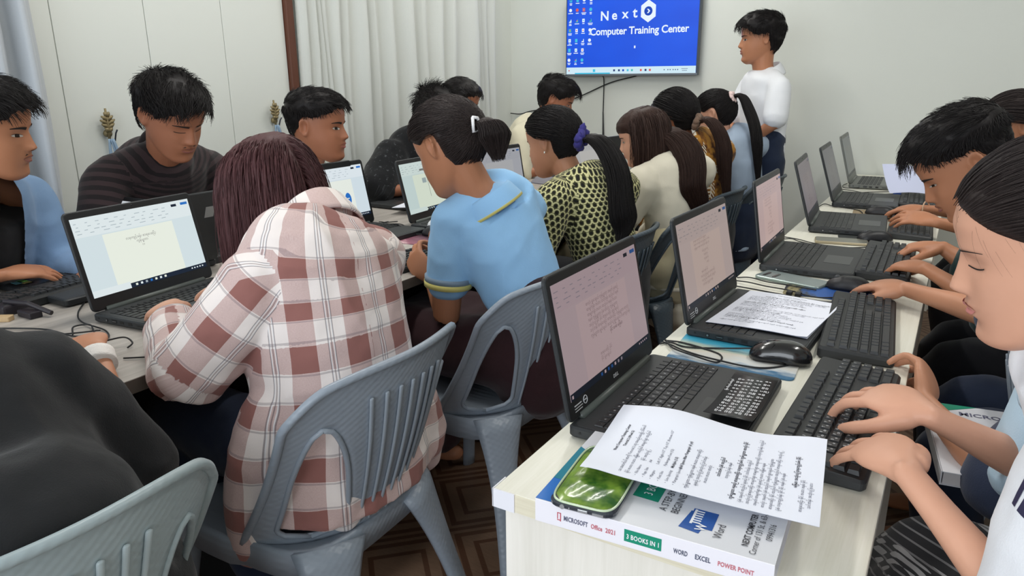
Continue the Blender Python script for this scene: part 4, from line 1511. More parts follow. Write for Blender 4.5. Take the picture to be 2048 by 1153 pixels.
def chair_template(m, m_rib):
    """origin on the floor under the seat centre; the sitter faces local -x, the back stands at +x"""
    def shell(s, v):
        v = v * (1 - .12 * max(0, (abs(s) - .72) / .28) ** 2)
        phi = 1.36 - .72 * v
        half = .212 + .036 * v
        R = half / math.sin(min(phi, 1.5))
        xb = .185 + .105 * v + .012 * math.sin(v * 3.1)
        a = s * phi
        return np.array((xb - R * (1 - math.cos(a)), R * math.sin(a), .425 + .375 * v * (1 - .11 * abs(s) ** 3.2)))
    vs = sorted(set(list(np.linspace(0, .1, 6)) + list(np.linspace(.1, .62, 16)) + list(np.linspace(.62, .80, 14)) + list(np.linspace(.80, 1, 8))))
    v0, v1 = .045, .765

    def bounds(v):
        si = .30 + .26 * min(v, .8) / .8
        so = .80 + .07 * v
        c = .5 * (si + so) + .02 * v
        h = .5 * (so - si)
        if v <= v0 or v >= v1:
            return c, c
        if v < v0 + .09:
            t_ = (v - v0) / .09; h *= math.sqrt(max(0, 1 - (1 - t_) ** 2))
        if v > .40:
            t_ = (v - .40) / (v1 - .40); h *= math.sqrt(max(0, 1 - t_ ** 2.2))
        return c - h, c + h
    nO, nH, nP = 6, 8, 14
    cols = 2 * (nO + nH) + nP
    rows = []
    for v in vs:
        a, b_ = bounds(v)
        S = list(np.linspace(-1, -b_, nO + 1)) + list(np.linspace(-b_, -a, nH + 1))[1:] + list(np.linspace(-a, a, nP + 1))[1:] + list(np.linspace(a, b_, nH + 1))[1:] + list(np.linspace(b_, 1, nO + 1))[1:]
        rows.append(S)
    V = [tuple(shell(s, v)) for v, S in zip(vs, rows) for s in S]
    n = cols + 1
    F = []
    for i in range(len(vs) - 1):
        inh = (v0 - 1e-6 <= vs[i]) and (vs[i + 1] <= v1 + .03) and not (bounds(vs[i])[0] == bounds(vs[i])[1] and bounds(vs[i + 1])[0] == bounds(vs[i + 1])[1])
        for j in range(cols):
            hole = inh and (nO <= j < nO + nH or nO + nH + nP <= j < nO + 2 * nH + nP)
            if not hole:
                F.append((i * n + j, i * n + j + 1, (i + 1) * n + j + 1, (i + 1) * n + j))
    bm = bmesh.new()
    bv = [bm.verts.new(v) for v in V]
    for f in F:
        try: bm.faces.new([bv[q] for q in f])
        except ValueError: pass
    bmesh.ops.remove_doubles(bm, verts=bm.verts, dist=.0004)
    bmesh.ops.recalc_face_normals(bm, faces=bm.faces)
    bmesh.ops.solidify(bm, geom=list(bm.faces), thickness=.005)
    bmesh.ops.recalc_face_normals(bm, faces=bm.faces)
    bm.verts.ensure_lookup_table()
    b = MB()
    b.add([tuple(v.co) for v in bm.verts], [tuple(v.index for v in f.verts) for f in bm.faces])
    bm.free()
    # rolled rim round the whole back and round both openings
    P = [shell(-1, v) for v in np.linspace(0, .97, 14)] + [shell(s, 1) for s in np.linspace(-.985, .985, 40)] + [shell(1, v) for v in np.linspace(.97, 0, 14)]
    V_, F_ = tube(spline(np.array(P), 110), np.full(110, .0085), 8, round_caps=False); b.add(V_.tolist(), F_)
    for sg in (-1, 1):
        vv = list(np.linspace(v0, v1, 28))
        P = [shell(sg * bounds(v)[0], v) for v in vv] + [shell(sg * bounds(v)[1], v) for v in vv[::-1]]
        P.append(P[0])
        V_, F_ = tube(np.array(P), np.full(len(P), .0055), 7, round_caps=False); b.add(V_.tolist(), F_)
    root = empty('plastic_chair', (0, 0, 0))
    back = b.build('backrest', m, root, True)
    for q in range(7):
        f = -.78 + q * 1.56 / 6
        P = [shell(f * (.30 + .24 * v), v) + np.array((.0035, 0, 0)) for v in np.linspace(.05, .84, 16)]
        V_, F_ = tube(np.array(P), np.linspace(.0040, .0055, 16), 6, np.full(16, .0032), ref=(0, 1, 0), round_caps=True)
        mesh_np('rib', V_, F_, m_rib, back)
    # seat with a deep apron
    b = MB()
    out = []
    for i in range(40):
        a = 2 * math.pi * i / 40
        cx, cy = math.cos(a), math.sin(a)
        r = 1 / (abs(cx) ** 4 + abs(cy) ** 4) ** .25
        out.append((.205 * cx * r - .015, (.212 + .012 * (cx < 0)) * cy * r))
    k = len(out)
    rings = [(1.0, .375), (1.0, .425), (.985, .433), (.93, .428), (.6, .420), (.2, .416)]
    V = [(x * s - .015 * (1 - s), y * s, z) for s, z in rings for x, y in out]
    F = [(i * k + j, i * k + (j + 1) % k, (i + 1) * k + (j + 1) % k, (i + 1) * k + j) for i in range(len(rings) - 1) for j in range(k)]
    F.append(tuple((len(rings) - 1) * k + j for j in range(k)))
    b.add(V, F)
    o = b.build('seat', m, root, True)
    md = o.modifiers.new('thick', 'SOLIDIFY'); md.thickness = .006; md.offset = -1
    # legs: wide at the seat, splayed and tapering to the floor
    for (x0, y0, x1, y1, w0) in ((.165, .135, .265, .225, .075), (.165, -.135, .265, -.225, .075), (-.175, .175, -.225, .215, .055), (-.175, -.175, -.225, -.215, .055)):
        T_ = np.linspace(0, 1, 12)
        P = np.array([(x0 + (x1 - x0) * t_ ** .9, y0 + (y1 - y0) * t_ ** .9, .425 - .423 * t_) for t_ in T_])
        R1 = np.array([w0 * (.42 + .62 * (1 - t_) ** 3.2) for t_ in T_])
        R2 = R1 * np.linspace(.34, .55, 12)
        V_, F_ = tube(P, R1, 10, R2, ref=(.35 * (1 if x0 < 0 else -1), 1 if y0 > 0 else -1, 0), round_caps=False)
        o = mesh_np('leg', V_, F_, m, root)
    return root


m_ch = chair_mat('chair_plastic', (146, 156, 168))
m_chrib = mat('chair_rib', (150, 160, 171), .38)
m_ch2 = chair_mat('chair_plastic_pale', (160, 174, 178))
m_chrib2 = mat('chair_rib_pale', (168, 181, 184), .38)
m_ch3 = chair_mat('chair_plastic_dark', (70, 82, 92))
m_chrib3 = mat('chair_rib_dark', (76, 88, 97), .38)
GC = 'plastic chairs'
protoA = chair_template(m_ch, m_chrib)
protoB = chair_template(m_ch2, m_chrib2)
protoC = chair_template(m_ch3, m_chrib3)
_used = set()


def chair(proto, x, y, rz, label):
    if id(proto) in _used:
        c = copy_tree(proto)
    else:
        c = proto; _used.add(id(proto))
    c.location = (x, y, 0); c.rotation_euler = (0, 0, rz)
    return tag(c, label, 'chair', GC)


chair(protoA, -1.105, .985, math.radians(2), 'blue-grey plastic chair under the person in the plaid shirt')
chair(protoB, -1.085, .36, math.radians(-3), 'pale plastic chair in the lower left corner behind the person in black')
chair(protoA, -1.10, 1.63, math.radians(-4), 'blue-grey plastic chair under the person in blue polo')
chair(protoC, -1.12, 2.24, math.radians(2), 'dark grey plastic chair under the person in yellow patterned blouse')
chair(protoC, -1.10, 2.775, math.radians(4), 'dark plastic chair under the person in the cream jacket')
chair(protoC, -1.09, 3.29, math.radians(-4), 'dark plastic chair under the person with the brown batik blouse')
chair(protoC, -1.02, 3.80, math.radians(-6), 'dark plastic chair under the person with the high ponytail and pale blue shirt')
for (x, y, a, lab) in ((-2.40, .90, 180, 'plastic chair under the person in denim'), (-2.44, 1.50, 180, 'plastic chair under the person in the striped sweater'), (-2.42, 2.02, 180, 'plastic chair under the young person who looks aside'), (-2.42, 2.75, 180, 'plastic chair under the person in speckled black'), (-2.36, 3.62, 190, 'plastic chair under the person in the cream top')):
    chair(protoA, x, y, math.radians(a), lab)
for (x, y, a, lab) in ((.42, 1.02, 180, 'plastic chair under the person in the white tee'), (.42, 1.66, 180, 'plastic chair under the person whose hands reach past the second keyboard'), (.40, 2.28, 180, 'plastic chair under the person with cropped black hair'), (.44, 3.12, 180, 'plastic chair under the person with tied hair by the front wall')):
    chair(protoA, x, y, math.radians(a), lab)
# ------------------------------------------------------------------ people: one continuous skin surface each, hair and clothes as parts
def v3(*a): return np.array(a if len(a) > 1 else a[0], float)


HEAD_ROWS = np.array([
    (-.006, .062, .034, .012), (.002, .077, .015, .030), (.012, .084, -.008, .042), (.028, .082, -.032, .052), (.047, .086, -.054, .059),
    (.060, .088, -.065, .063), (.075, .086, -.078, .067), (.095, .084, -.090, .070), (.115, .083, -.097, .073), (.135, .088, -.102, .075),
    (.160, .090, -.103, .076), (.185, .079, -.096, .071), (.203, .057, -.077, .058), (.214, .033, -.053, .040), (.220, .010, -.030, .020)])
Z0 = .105     # ear level above the chin: origin of head coordinates


def head_row(z):
    return [np.interp(z, HEAD_ROWS[:, 0], HEAD_ROWS[:, i]) for i in (1, 2, 3)]


def _row_smooth():
    zz = np.linspace(-.006, .220, 90)
    rows = np.array([[z] + head_row(z) for z in zz])
    for _ in range(5):
        rows[1:-1, 1:] = .25 * rows[:-2, 1:] + .5 * rows[1:-1, 1:] + .25 * rows[2:, 1:]
    return rows


HR = _row_smooth()


def face_bumps(x, z, nose=1.0):
    g = lambda a, b, s, t_: np.exp(-((x - a) / s) ** 2 - ((z - b) / t_) ** 2)
    ax = np.abs(x)
    ga = lambda a, b, s, t_: np.exp(-((ax - a) / s) ** 2 - ((z - b) / t_) ** 2)
    t_ = np.clip((z - .080) / (.124 - .080), 0, 1)
    prof = (.022 * (1 - t_) + .003 * t_) * np.clip((.128 - z) / .01, 0, 1) * np.clip((z - .069) / .012, 0, 1) ** .7
    sig = .0135 * (1 - t_) + .0075 * t_
    d = nose * prof * np.exp(-(x / sig) ** 2)
    d += nose * .006 * ga(.0125, .079, .006, .006)
    d += -.0075 * ga(.031, .112, .015, .011) + .0030 * ga(.028, .131, .020, .007) + .0035 * ga(.046, .086, .016, .018)
    d += .0065 * g(0, .0595, .019, .0045) + .0065 * g(0, .0475, .016, .0050) - .0030 * g(0, .0535, .021, .0020) - .0030 * g(0, .0375, .018, .0045) + .0045 * g(0, .018, .016, .011)
    d += .0025 * ga(.031, .111, .011, .007)
    return d


def face_y(x, z):
    """front surface of the face at (x across, z above chin)"""
    F_, B_, w = [np.interp(z, HR[:, 0], HR[:, i]) for i in (1, 2, 3)]
    D, yc = (F_ - B_) / 2, (F_ + B_) / 2
    n = 2.25
    q = np.clip(1 - np.abs(np.asarray(x) / w) ** n, 0.02, 1) ** (1 / n)
    return yc + D * q + face_bumps(x, z)


def head_grid(n=84):
    a = np.linspace(-np.pi, np.pi, n, endpoint=False)          # 0 = front (+y), positive = subject's left (+x)
    V = []
    for z, F_, B_, w in HR:
        D, yc = (F_ - B_) / 2, (F_ + B_) / 2
        cx, cy = np.sin(a), np.cos(a)
        m = 2.25 if z < .18 else 2.0
        r = 1 / (np.abs(cx) ** m + np.abs(cy) ** m) ** (1 / m)
        x, y = w * cx * r, yc + D * cy * r
        y = y + np.where(cy > 0.05, face_bumps(x, z), 0)
        V.append(np.stack([x, y, np.full(n, z)], 1))
    return np.array(V), a                                       # rows, n, 3


HG, HA = head_grid()
_nr = np.cross(np.roll(HG, -1, 1) - np.roll(HG, 1, 1), np.gradient(HG, axis=0))
HN = _nr / np.maximum(1e-9, np.linalg.norm(_nr, axis=2))[..., None]
if HN[40, 42] @ (HG[40, 42] - np.array((0, 0, .1))) < 0: HN = -HN


def grid_faces(r, n, closed=True):
    F_ = []
    for i in range(r - 1):
        for j in range(n if closed else n - 1):
            F_.append((i * n + j, i * n + (j + 1) % n, (i + 1) * n + (j + 1) % n, (i + 1) * n + j))
    return F_


def head_solid():
    r, n = HG.shape[:2]
    F_ = grid_faces(r, n)
    F_.append(tuple(range(n))[::-1]); F_.append(tuple((r - 1) * n + j for j in range(n)))
    V = HG.reshape(-1, 3)
    return V, orient(V, F_)


def orient(V, F_):
    """flip all faces when the solid is inside out"""
    vol = 0
    for f in F_:
        for i in range(1, len(f) - 1):
            vol += np.dot(V[f[0]], np.cross(V[f[i]], V[f[i + 1]]))
    return [f[::-1] for f in F_] if vol < 0 else F_


def ear_solid(sgn):
    V, F_ = [], []
    k, n = 7, 22
    for side in (1, -1):
        for i in range(k + 1):
            rho = i / k
            for j in range(n):
                th = 2 * np.pi * j / n
                yy = -.018 + .0165 * rho * np.cos(th) * (1 + .25 * np.sin(th))
                zz = .116 + .031 * rho * np.sin(th) - .002
                if side == 1:
                    out = .007 + .011 * rho ** 3 * (1 - .4 * np.cos(th)) - .003 * (1 - rho) + (.0025 if .45 < rho < .75 else 0) - .006 * max(0, rho - .9) * 10
                else:
                    out = -.006 + .010 * rho ** 2 * (1 - .4 * np.cos(th))
                w = np.interp(zz, HR[:, 0], HR[:, 3])
                V.append((sgn * (min(w, .072) - .004 + out + .004 * max(0, -np.cos(th)) * rho), yy, zz))
    r = k + 1
    for s in (0, 1):
        o = s * r * n
        for i in range(k):
            for j in range(n):
                q = (o + i * n + j, o + i * n + (j + 1) % n, o + (i + 1) * n + (j + 1) % n, o + (i + 1) * n + j)
                F_.append(q if s == 0 else q[::-1])
    for j in range(n):
        F_.append((k * n + j, k * n + (j + 1) % n, r * n + k * n + (j + 1) % n, r * n + k * n + j))
    V = np.array(V)
    return V, orient(V, F_)


HEAD_PARTS = [head_solid(), ear_solid(1), ear_solid(-1)]


def torus_solid(c, a, b_, ra, rb, r, n=28, k=10):
    up = np.cross(a, b_)
    V = [c + (a * math.cos(2 * math.pi * i / n) * (ra + r * math.cos(2 * math.pi * j / k)) + b_ * math.sin(2 * math.pi * i / n) * (rb + r * math.cos(2 * math.pi * j / k))) + up * r * math.sin(2 * math.pi * j / k) for i in range(n) for j in range(k)]
    V = np.array(V)
    F_ = [(i * k + j, ((i + 1) % n) * k + j, ((i + 1) % n) * k + (j + 1) % k, i * k + (j + 1) % k) for i in range(n) for j in range(k)]
    return V, orient(V, F_)


def weld(parts):
    V, F_ = [], []
    b = 0
    for v, f in parts:
        V.append(np.asarray(v)); F_ += [tuple(q + b for q in g) for g in f]
        b += len(v)
    return np.vstack(V), F_


def tb(P, R, n=14, R2=None, ref=None):
    V, F_ = tube(P, R, n, R2, ref)
    return V, orient(V, F_)


def remesh(parts, voxel, smooth=3, keep=None):
    """union of closed solids -> one continuous surface (numpy verts, polygon index array)"""
    V, F_ = weld(parts)
    me = bpy.data.meshes.new('u'); me.from_pydata(V.tolist(), [], F_)
    o = bpy.data.objects.new('u', me); COL.objects.link(o)
    md = o.modifiers.new('r', 'REMESH'); md.mode = 'VOXEL'; md.voxel_size = voxel
    dg = bpy.context.evaluated_depsgraph_get()
    ev = o.evaluated_get(dg); m2 = ev.to_mesh()
    n = len(m2.vertices)
    P = np.empty(n * 3); m2.vertices.foreach_get('co', P); P = P.reshape(-1, 3)
    L = np.empty(len(m2.loops), dtype=np.int32); m2.loops.foreach_get('vertex_index', L)
    E = np.empty(len(m2.edges) * 2, dtype=np.int32); m2.edges.foreach_get('vertices', E); E = E.reshape(-1, 2)
    Q = L.reshape(-1, 4)
    ev.to_mesh_clear()
    bpy.data.objects.remove(o); bpy.data.meshes.remove(me)
    deg = np.bincount(E.ravel(), minlength=n).astype(float)
    w = np.ones(n) if keep is None else keep(P)
    for it in range(smooth):
        S = np.zeros_like(P)
        for c in range(3):
            S[:, c] = np.bincount(E[:, 0], P[E[:, 1], c], n) + np.bincount(E[:, 1], P[E[:, 0], c], n)
        S /= np.maximum(deg, 1)[:, None]
        lam = (.5 if it % 2 == 0 or keep is None else -.52)
        P = P + (S - P) * (lam * w)[:, None]
    return P, Q


def vnormals(P, Q):
    fn = np.cross(P[Q[:, 2]] - P[Q[:, 0]], P[Q[:, 3]] - P[Q[:, 1]])
    N = np.zeros_like(P)
    for c in range(3):
        for k_ in range(4):
            N[:, c] += np.bincount(Q[:, k_], fn[:, c], len(P))
    return N / np.maximum(1e-12, np.linalg.norm(N, axis=1))[:, None]


def quads(name, P, Q, m, parent=None, uv=None, fm=None):
    me = bpy.data.meshes.new(name)
    me.vertices.add(len(P)); me.vertices.foreach_set('co', np.ascontiguousarray(P, dtype=np.float32).ravel())
    me.loops.add(len(Q) * 4); me.loops.foreach_set('vertex_index', Q.astype(np.int32).ravel())
    me.polygons.add(len(Q)); me.polygons.foreach_set('loop_start', np.arange(0, len(Q) * 4, 4, dtype=np.int32))
    me.polygons.foreach_set('use_smooth', np.ones(len(Q), dtype=bool))
    for q in (m if isinstance(m, (list, tuple)) else [m]): me.materials.append(q)
    if fm is not None: me.polygons.foreach_set('material_index', fm.astype(np.int32))
    me.update(calc_edges=True)
    if uv is not None:
        l = me.uv_layers.new(name='cloth')
        l.data.foreach_set('uv', np.ascontiguousarray(uv, dtype=np.float32).ravel())
    me.validate()
    return link(bpy.data.objects.new(name, me), parent)


def thin_out(o, ratio):
    """collapse the dense union to fewer faces (keeps one continuous surface)"""
    md = o.modifiers.new('d', 'DECIMATE'); md.ratio = ratio
    dg = bpy.context.evaluated_depsgraph_get()
    me = bpy.data.meshes.new_from_object(o.evaluated_get(dg))
    old = o.data
    o.modifiers.clear(); o.data = me
    me.name = old.name
    bpy.data.meshes.remove(old)
    me.polygons.foreach_set('use_smooth', np.ones(len(me.polygons), dtype=bool))
    return o


def vnoise(P, seed=0):
    """value noise in -1..1, vectorised"""
    i = np.floor(P).astype(np.int64); f = P - i
    f = f * f * (3 - 2 * f)
    def h(a, b, c):
        x = (a * 374761393 + b * 668265263 + c * 2147483647 + seed * 974711) & 0x7fffffff
        x = ((x ^ (x >> 13)) * 1274126177) & 0x7fffffff
        return ((x ^ (x >> 16)) & 0xffff) / 32767.5 - 1
    r = 0
    for dx in (0, 1):
        for dy in (0, 1):
            for dz in (0, 1):
                w = (f[:, 0] if dx else 1 - f[:, 0]) * (f[:, 1] if dy else 1 - f[:, 1]) * (f[:, 2] if dz else 1 - f[:, 2])
                r = r + w * h(i[:, 0] + dx, i[:, 1] + dy, i[:, 2] + dz)
    return r


# ---- skin, hair and eye materials
def skin(name, rgb):
    if name in _MATS: return _MATS[name]
    m = bpy.data.materials.new(name)
    k = Nodes(m)
    co = k.coord('Object')
    n1 = k.noise(co, 14, 4, .6)
    n2 = k.noise(co, 160, 2, .5)
    c = srgb(*rgb)
    a = k.mix(n1, (c[0] * .90, c[1] * .86, c[2] * .84), (min(1, c[0] * 1.08), c[1] * 1.05, c[2] * 1.04))
    k.color(a)
    k.b.inputs['Roughness'].default_value = .48
    _set(k.b, 'Specular IOR Level', .38)
    k.bump(n2, .06, .001)
    _MATS[name] = m
    return m


SK_A = skin('skin_brown', (168, 112, 84))
SK_B = skin('skin_tan', (196, 142, 112))
SK_C = skin('skin_light', (214, 164, 138))
SK_D = skin('skin_golden', (184, 128, 96))


def hair_mat(name, rgb, rgb2=None):
    if name in _MATS: return _MATS[name]
    m = bpy.data.materials.new(name)
    k = Nodes(m)
    co = k.coord('Object')
    n = k.noise(k.mapping(co, (90, 90, 8)), 2.0, 3)
    n2 = k.noise(co, 9, 2)
    c, c2 = srgb(*rgb), srgb(*(rgb2 or tuple(min(255, x * 1.5 + 6) for x in rgb)))
    k.color(k.mix(k.math('MULTIPLY', k.math('ADD', n, n2), .5), c, c2))
    k.b.inputs['Roughness'].default_value = .52
    _set(k.b, 'Specular IOR Level', .22)
    k.bump(n, .35, .003)
    _MATS[name] = m
    return m


H_BLK = hair_mat('hair_black', (17, 15, 16), (34, 30, 30))
H_SOFT = hair_mat('hair_soft_black', (30, 26, 26), (58, 48, 46))
H_RED = hair_mat('hair_wine', (40, 24, 26), (104, 66, 68))
H_BRN = hair_mat('hair_brown', (30, 21, 19), (68, 47, 40))
H_TIP = hair_mat('hair_brown_tip', (70, 52, 48), (128, 100, 92))
m_eyew = mat('eye_white', (196, 186, 178), .3)
m_iris = mat('eye_iris', (30, 20, 16), .2)
m_lash = mat('lash', (24, 18, 18), .6)
m_brow = mat('brow', (34, 27, 25), .8)
m_nostril = mat('nostril', (70, 40, 34), .8)


# ---- hands
def hand_parts(W, d, n, side, curl=.5, spread=1.0, scale=1.0, thumb=.5, fcurl=None, yaw=0.0):
    """W wrist, d wrist->knuckles, n dorsal normal, side = +1 when the thumb lies along cross(d, n)*side"""
    d = nrm(d); n = nrm(np.asarray(n) - d * np.dot(n, d)); s = np.cross(d, n) * side
    q = scale
    W = np.asarray(W, float)
    T_ = np.linspace(0, 1, 9)
    C = np.array([W + d * (.000 + .086 * t_) * q + n * (.004 * math.sin(t_ * 3.0)) * q + s * .002 * t_ for t_ in T_])
    R = np.array([.0215, .0240, .0290, .0345, .0385, .0400, .0398, .0385, .035]) * q
    R2 = np.array([.0160, .0160, .0158, .0152, .0145, .0138, .0125, .0112, .0095]) * q
    parts = [tb(C, R, 18, R2, ref=s)]
    nails = []
    offs = (.0300, .0103, -.0098, -.0285)
    lens = (.077, .086, .081, .064)
    rads = (.0084, .0086, .0081, .0072)
    for i in range(4):
        c = (fcurl[i] if fcurl else curl) * (1 + .06 * i)
        b = W + (d * (.080 - .004 * abs(i - 1.2)) + s * offs[i] + n * .001) * q
        a = (offs[i] / .03) * .13 * spread + yaw
        f0 = nrm(d * math.cos(a) + s * math.sin(a))
        L = lens[i] * q
        P = [b - f0 * .014 * q, b]
        ang = 0.0
        for seg, (fr, bend) in enumerate(((.46, .75), (.31, 1.0), (.25, .6))):
            ang += c * bend
            dirv = f0 * math.cos(ang) - n * math.sin(ang)
            P.append(P[-1] + dirv * L * fr)
        Pp = spline(np.array(P), 15)
        r0 = rads[i] * q
        Rr = r0 * (1.08 - .22 * np.linspace(0, 1, 15) + .05 * np.exp(-((np.linspace(0, 1, 15) - .52) / .06) ** 2))
        parts.append(tb(Pp, Rr, 11))
        nails.append((P[-1], dirv, n * math.cos(ang) + f0 * math.sin(ang), r0 * .82))
    b = W + (d * .014 + s * .020 - n * .005) * q
    sp = .35 + .55 * thumb
    t1 = nrm(d * math.cos(sp) + s * math.sin(sp) - n * .25)
    t2 = nrm(d * (math.cos(sp * .55)) + s * math.sin(sp * .55) - n * (.25 + .25 * curl))
    t3 = nrm(d * (math.cos(sp * .2)) + s * math.sin(sp * .2) - n * (.25 + .45 * curl))
    P = spline(np.array([b, b + t1 * .042 * q, b + t1 * .042 * q + t2 * .032 * q, b + t1 * .042 * q + t2 * .032 * q + t3 * .025 * q]), 14)
    parts.append(tb(P, np.array([.0150, .0150, .0146, .0138, .0126, .0114, .0106, .0103, .0104, .0103, .0098, .0092, .0085, .0074]) * q, 12))
    return parts, nails


def arm_chain(sh, el, wr, k=26):
    """points + radii of a whole arm"""
    sh, el, wr = map(v3, (sh, el, wr))
    P1 = spline(np.array([sh, sh * .5 + el * .5, el * .97 + .03 * (sh), el * .985 + .015 * wr, el * .97 + wr * .03, el * .5 + wr * .5, wr]), k)
    t_ = np.linspace(0, 1, k)
    R = np.interp(t_, [0, .12, .3, .46, .52, .62, .8, .93, 1], [.047, .047, .043, .036, .035, .037, .031, .0245, .0225])
    R2 = np.interp(t_, [0, .12, .3, .46, .52, .62, .8, .93, 1], [.047, .046, .043, .036, .035, .035, .027, .019, .017])
    return P1, R, R2


class Person:
    """all joints in room coordinates (metres)"""
    def __init__(s, label, base, head, face, up=(0, 0, 1), hs=1.0, neck=None, sh=None, el=None, wr=None, hip=None, hipw=.165, knee=None, ankle=None,
                 hd=None, hn=None, curl=(.5, .5), thumb=(.5, .5), spread=(1, 1), armscale=1.0, skin_m=None, voxel=.005, build=1.0, handscale=1.0, fcurl=(None, None), fyaw=(0, 0), slim=False, hair_r=1.0):
        s.fy = fyaw; s.slim = slim; s.hair_r = hair_r
        s.head = v3(head); s.f = nrm(face)
        u = v3(up); s.u = nrm(u - s.f * np.dot(u, s.f)); s.l = np.cross(s.u, s.f); s.hs = hs
        s.neck = v3(neck)
        s.shL, s.shR = v3(sh[0]), v3(sh[1])
        s.el, s.wr = [None if e is None else v3(e) for e in el], [None if e is None else v3(e) for e in wr]
        s.hd, s.hn = hd or [None, None], hn or [None, None]
        s.hip = v3(hip); s.hipw = hipw
        s.knee = [v3(k_) for k_ in knee]; s.ankle = [v3(k_) for k_ in ankle]
        s.curl, s.thumb, s.spread, s.arms, s.build, s.hsn, s.fc = curl, thumb, spread, armscale, build, handscale, fcurl
        s.sk = skin_m or SK_B
        s.base = v3(base); s.voxel = voxel
        s.lat_sh = nrm(s.shL - s.shR)
        hv = s.knee[0] + s.knee[1] - 2 * s.hip; hv[2] = 0
        s.fwd_hip = nrm(hv) if np.linalg.norm(hv) > .1 else nrm(np.cross(s.lat_sh, v3(0, 0, 1)))
        s.lat_hip = np.cross(v3(0, 0, 1), s.fwd_hip)
        s._body(label)

    # head coordinates (x subject's left, y forward, z above chin) -> room
    def H(s, P):
        P = np.asarray(P, float)
        return s.head + ((P[..., 0:1]) * s.l + (P[..., 1:2]) * s.f + (P[..., 2:3] - Z0) * s.u) * s.hs

    def spine(s, k=22):
        c7 = s.neck
        mid = (s.shL + s.shR) / 2
        fw = nrm(np.cross(s.lat_sh, nrm(c7 - s.hip))); 
        if np.dot(fw, s.fwd_hip) < 0 and np.dot(fw, s.f) < 0: fw = -fw
        P = spline(np.array([s.hip - v3(0, 0, .09), s.hip, s.hip * .62 + mid * .38 - s.fwd_hip * .012, s.hip * .28 + mid * .72 - fw * .010 + v3(0, 0, .0), mid * .75 + c7 * .25 + v3(0, 0, .015), c7]), k)
        return P, fw

    def _body(s, label):
        sc = s.hs
        parts = [(s.H(v), f) for v, f in HEAD_PARTS]
        nb = s.H(v3(0, -.022, .070)); nm = s.H(v3(0, -.020, .020)) * .45 + s.neck * .55 + s.f * .012
        base = s.neck - v3(0, 0, .03)
        P = spline(np.array([base, nm, nb]), 12)
        parts.append(tb(P, np.interp(np.linspace(0, 1, 12), [0, .35, .7, 1], [.050, .051, .052, .052]) * sc * (.93 if s.slim else 1), 16))
        # trapezius and upper trunk under the clothes
        for sh in (s.shL, s.shR):
            Q_ = spline(np.array([s.neck - v3(0, 0, .01), s.neck * .5 + sh * .5 + v3(0, 0, .006), sh]), 8)
            parts.append(tb(Q_, np.array([.040, .040, .040, .040, .040, .041, .042, .042]) * s.build, 12))
        SP, fw = s.spine()
        SPt = SP[3:]
        parts.append(tb(SPt, np.interp(np.linspace(0, 1, len(SPt)), [0, .5, .85, 1], [.095, .085, .085, .040]) * s.build, 14, np.interp(np.linspace(0, 1, len(SPt)), [0, .5, .85, 1], [.062, .054, .052, .034]) * s.build, ref=s.lat_sh))
        for i, sh in enumerate((s.shL, s.shR)):
            if s.el[i] is None: continue
            P, R, R2 = arm_chain(sh, s.el[i], s.wr[i])
            a = s.arms
            nv = s.hn[i] if s.hn[i] is not None else (0, 0, 1)
            dv = s.hd[i] if s.hd[i] is not None else nrm(s.wr[i] - s.el[i])
            refv = np.cross(dv, nv)
            parts.append(tb(P, R * a, 16, R2 * a, ref=refv))
            thumb_side = 1 if i == 1 else -1      # right hand palm down: thumb on cross(d, n)... see hand_parts
            hp, nl_ = hand_parts(s.wr[i], dv, nv, -thumb_side, s.curl[i], s.spread[i], s.hsn * (.96 if sc < 1 else 1.0), s.thumb[i], s.fc[i], s.fy[i])
            parts += hp; s.nails = getattr(s, 'nails', []) + nl_
        # legs and feet
        for i in (0, 1):
            hj = s.hip + s.lat_hip * (.085 if i == 0 else -.085)
            P = spline(np.array([hj, hj * .5 + s.knee[i] * .5, s.knee[i], s.knee[i] * .5 + s.ankle[i] * .5, s.ankle[i]]), 20)
            parts.append(tb(P, np.interp(np.linspace(0, 1, 20), [0, .5, .65, .95, 1], [.055, .040, .038, .030, .030]), 12))
            fd = nrm(s.fwd_hip * 1.0 + v3(0, 0, -.12)); A = s.ankle[i]
            F_ = spline(np.array([A - fd * .045 - v3(0, 0, .04), A + fd * .06 - v3(0, 0, .045), A + fd * .155 - v3(0, 0, .055)]), 8)
            parts.append(tb(F_, np.array([.030, .036, .038, .040, .043, .044, .040, .028]), 12, np.array([.028, .030, .029, .026, .023, .019, .015, .011]), ref=s.lat_hip))
        hc, hr = s.head, .15 * sc
        P, Q = remesh(parts, s.voxel, 6, lambda X: np.where(np.linalg.norm(X - hc, axis=1) < hr, .55, 1.0))
        P[:, 2] = np.maximum(P[:, 2], .002)
        s.o = thin_out(quads('person', P - s.base, Q, s.sk), .42)
        s.o.location = tuple(s.base)
        tag(s.o, label, 'person')

    def fingernails(s, m):
        for tip, d, nn, r in s.nails:
            d = nrm(d); nn = nrm(nn - d * np.dot(nn, d)); w = np.cross(d, nn)
            V, F_ = [], []
            for i in range(5):
                a = (i / 4 - .5) * 1.9
                for j in range(5):
                    b = j / 4
                    q = (1 - .35 * (2 * b - 1) ** 4) if b > .5 else 1
                    V.append(tip + d * (-.0075 + .0115 * b) + (nn * math.cos(a) * (1.05 - .16 * b) + w * math.sin(a) * q * .92) * r)
            for i in range(4):
                for j in range(4):
                    F_.append((i * 5 + j, (i + 1) * 5 + j, (i + 1) * 5 + j + 1, i * 5 + j + 1))
            s.child('fingernail', V, F_, m)

    # world-space geometry -> child of the person
    def child(s, name, V, F_, m, par=None, smooth=True, fm=None):
        o = mesh_np(name, (np.asarray(V) - s.base).tolist(), F_, m, par or s.o, smooth, fm)
        return o

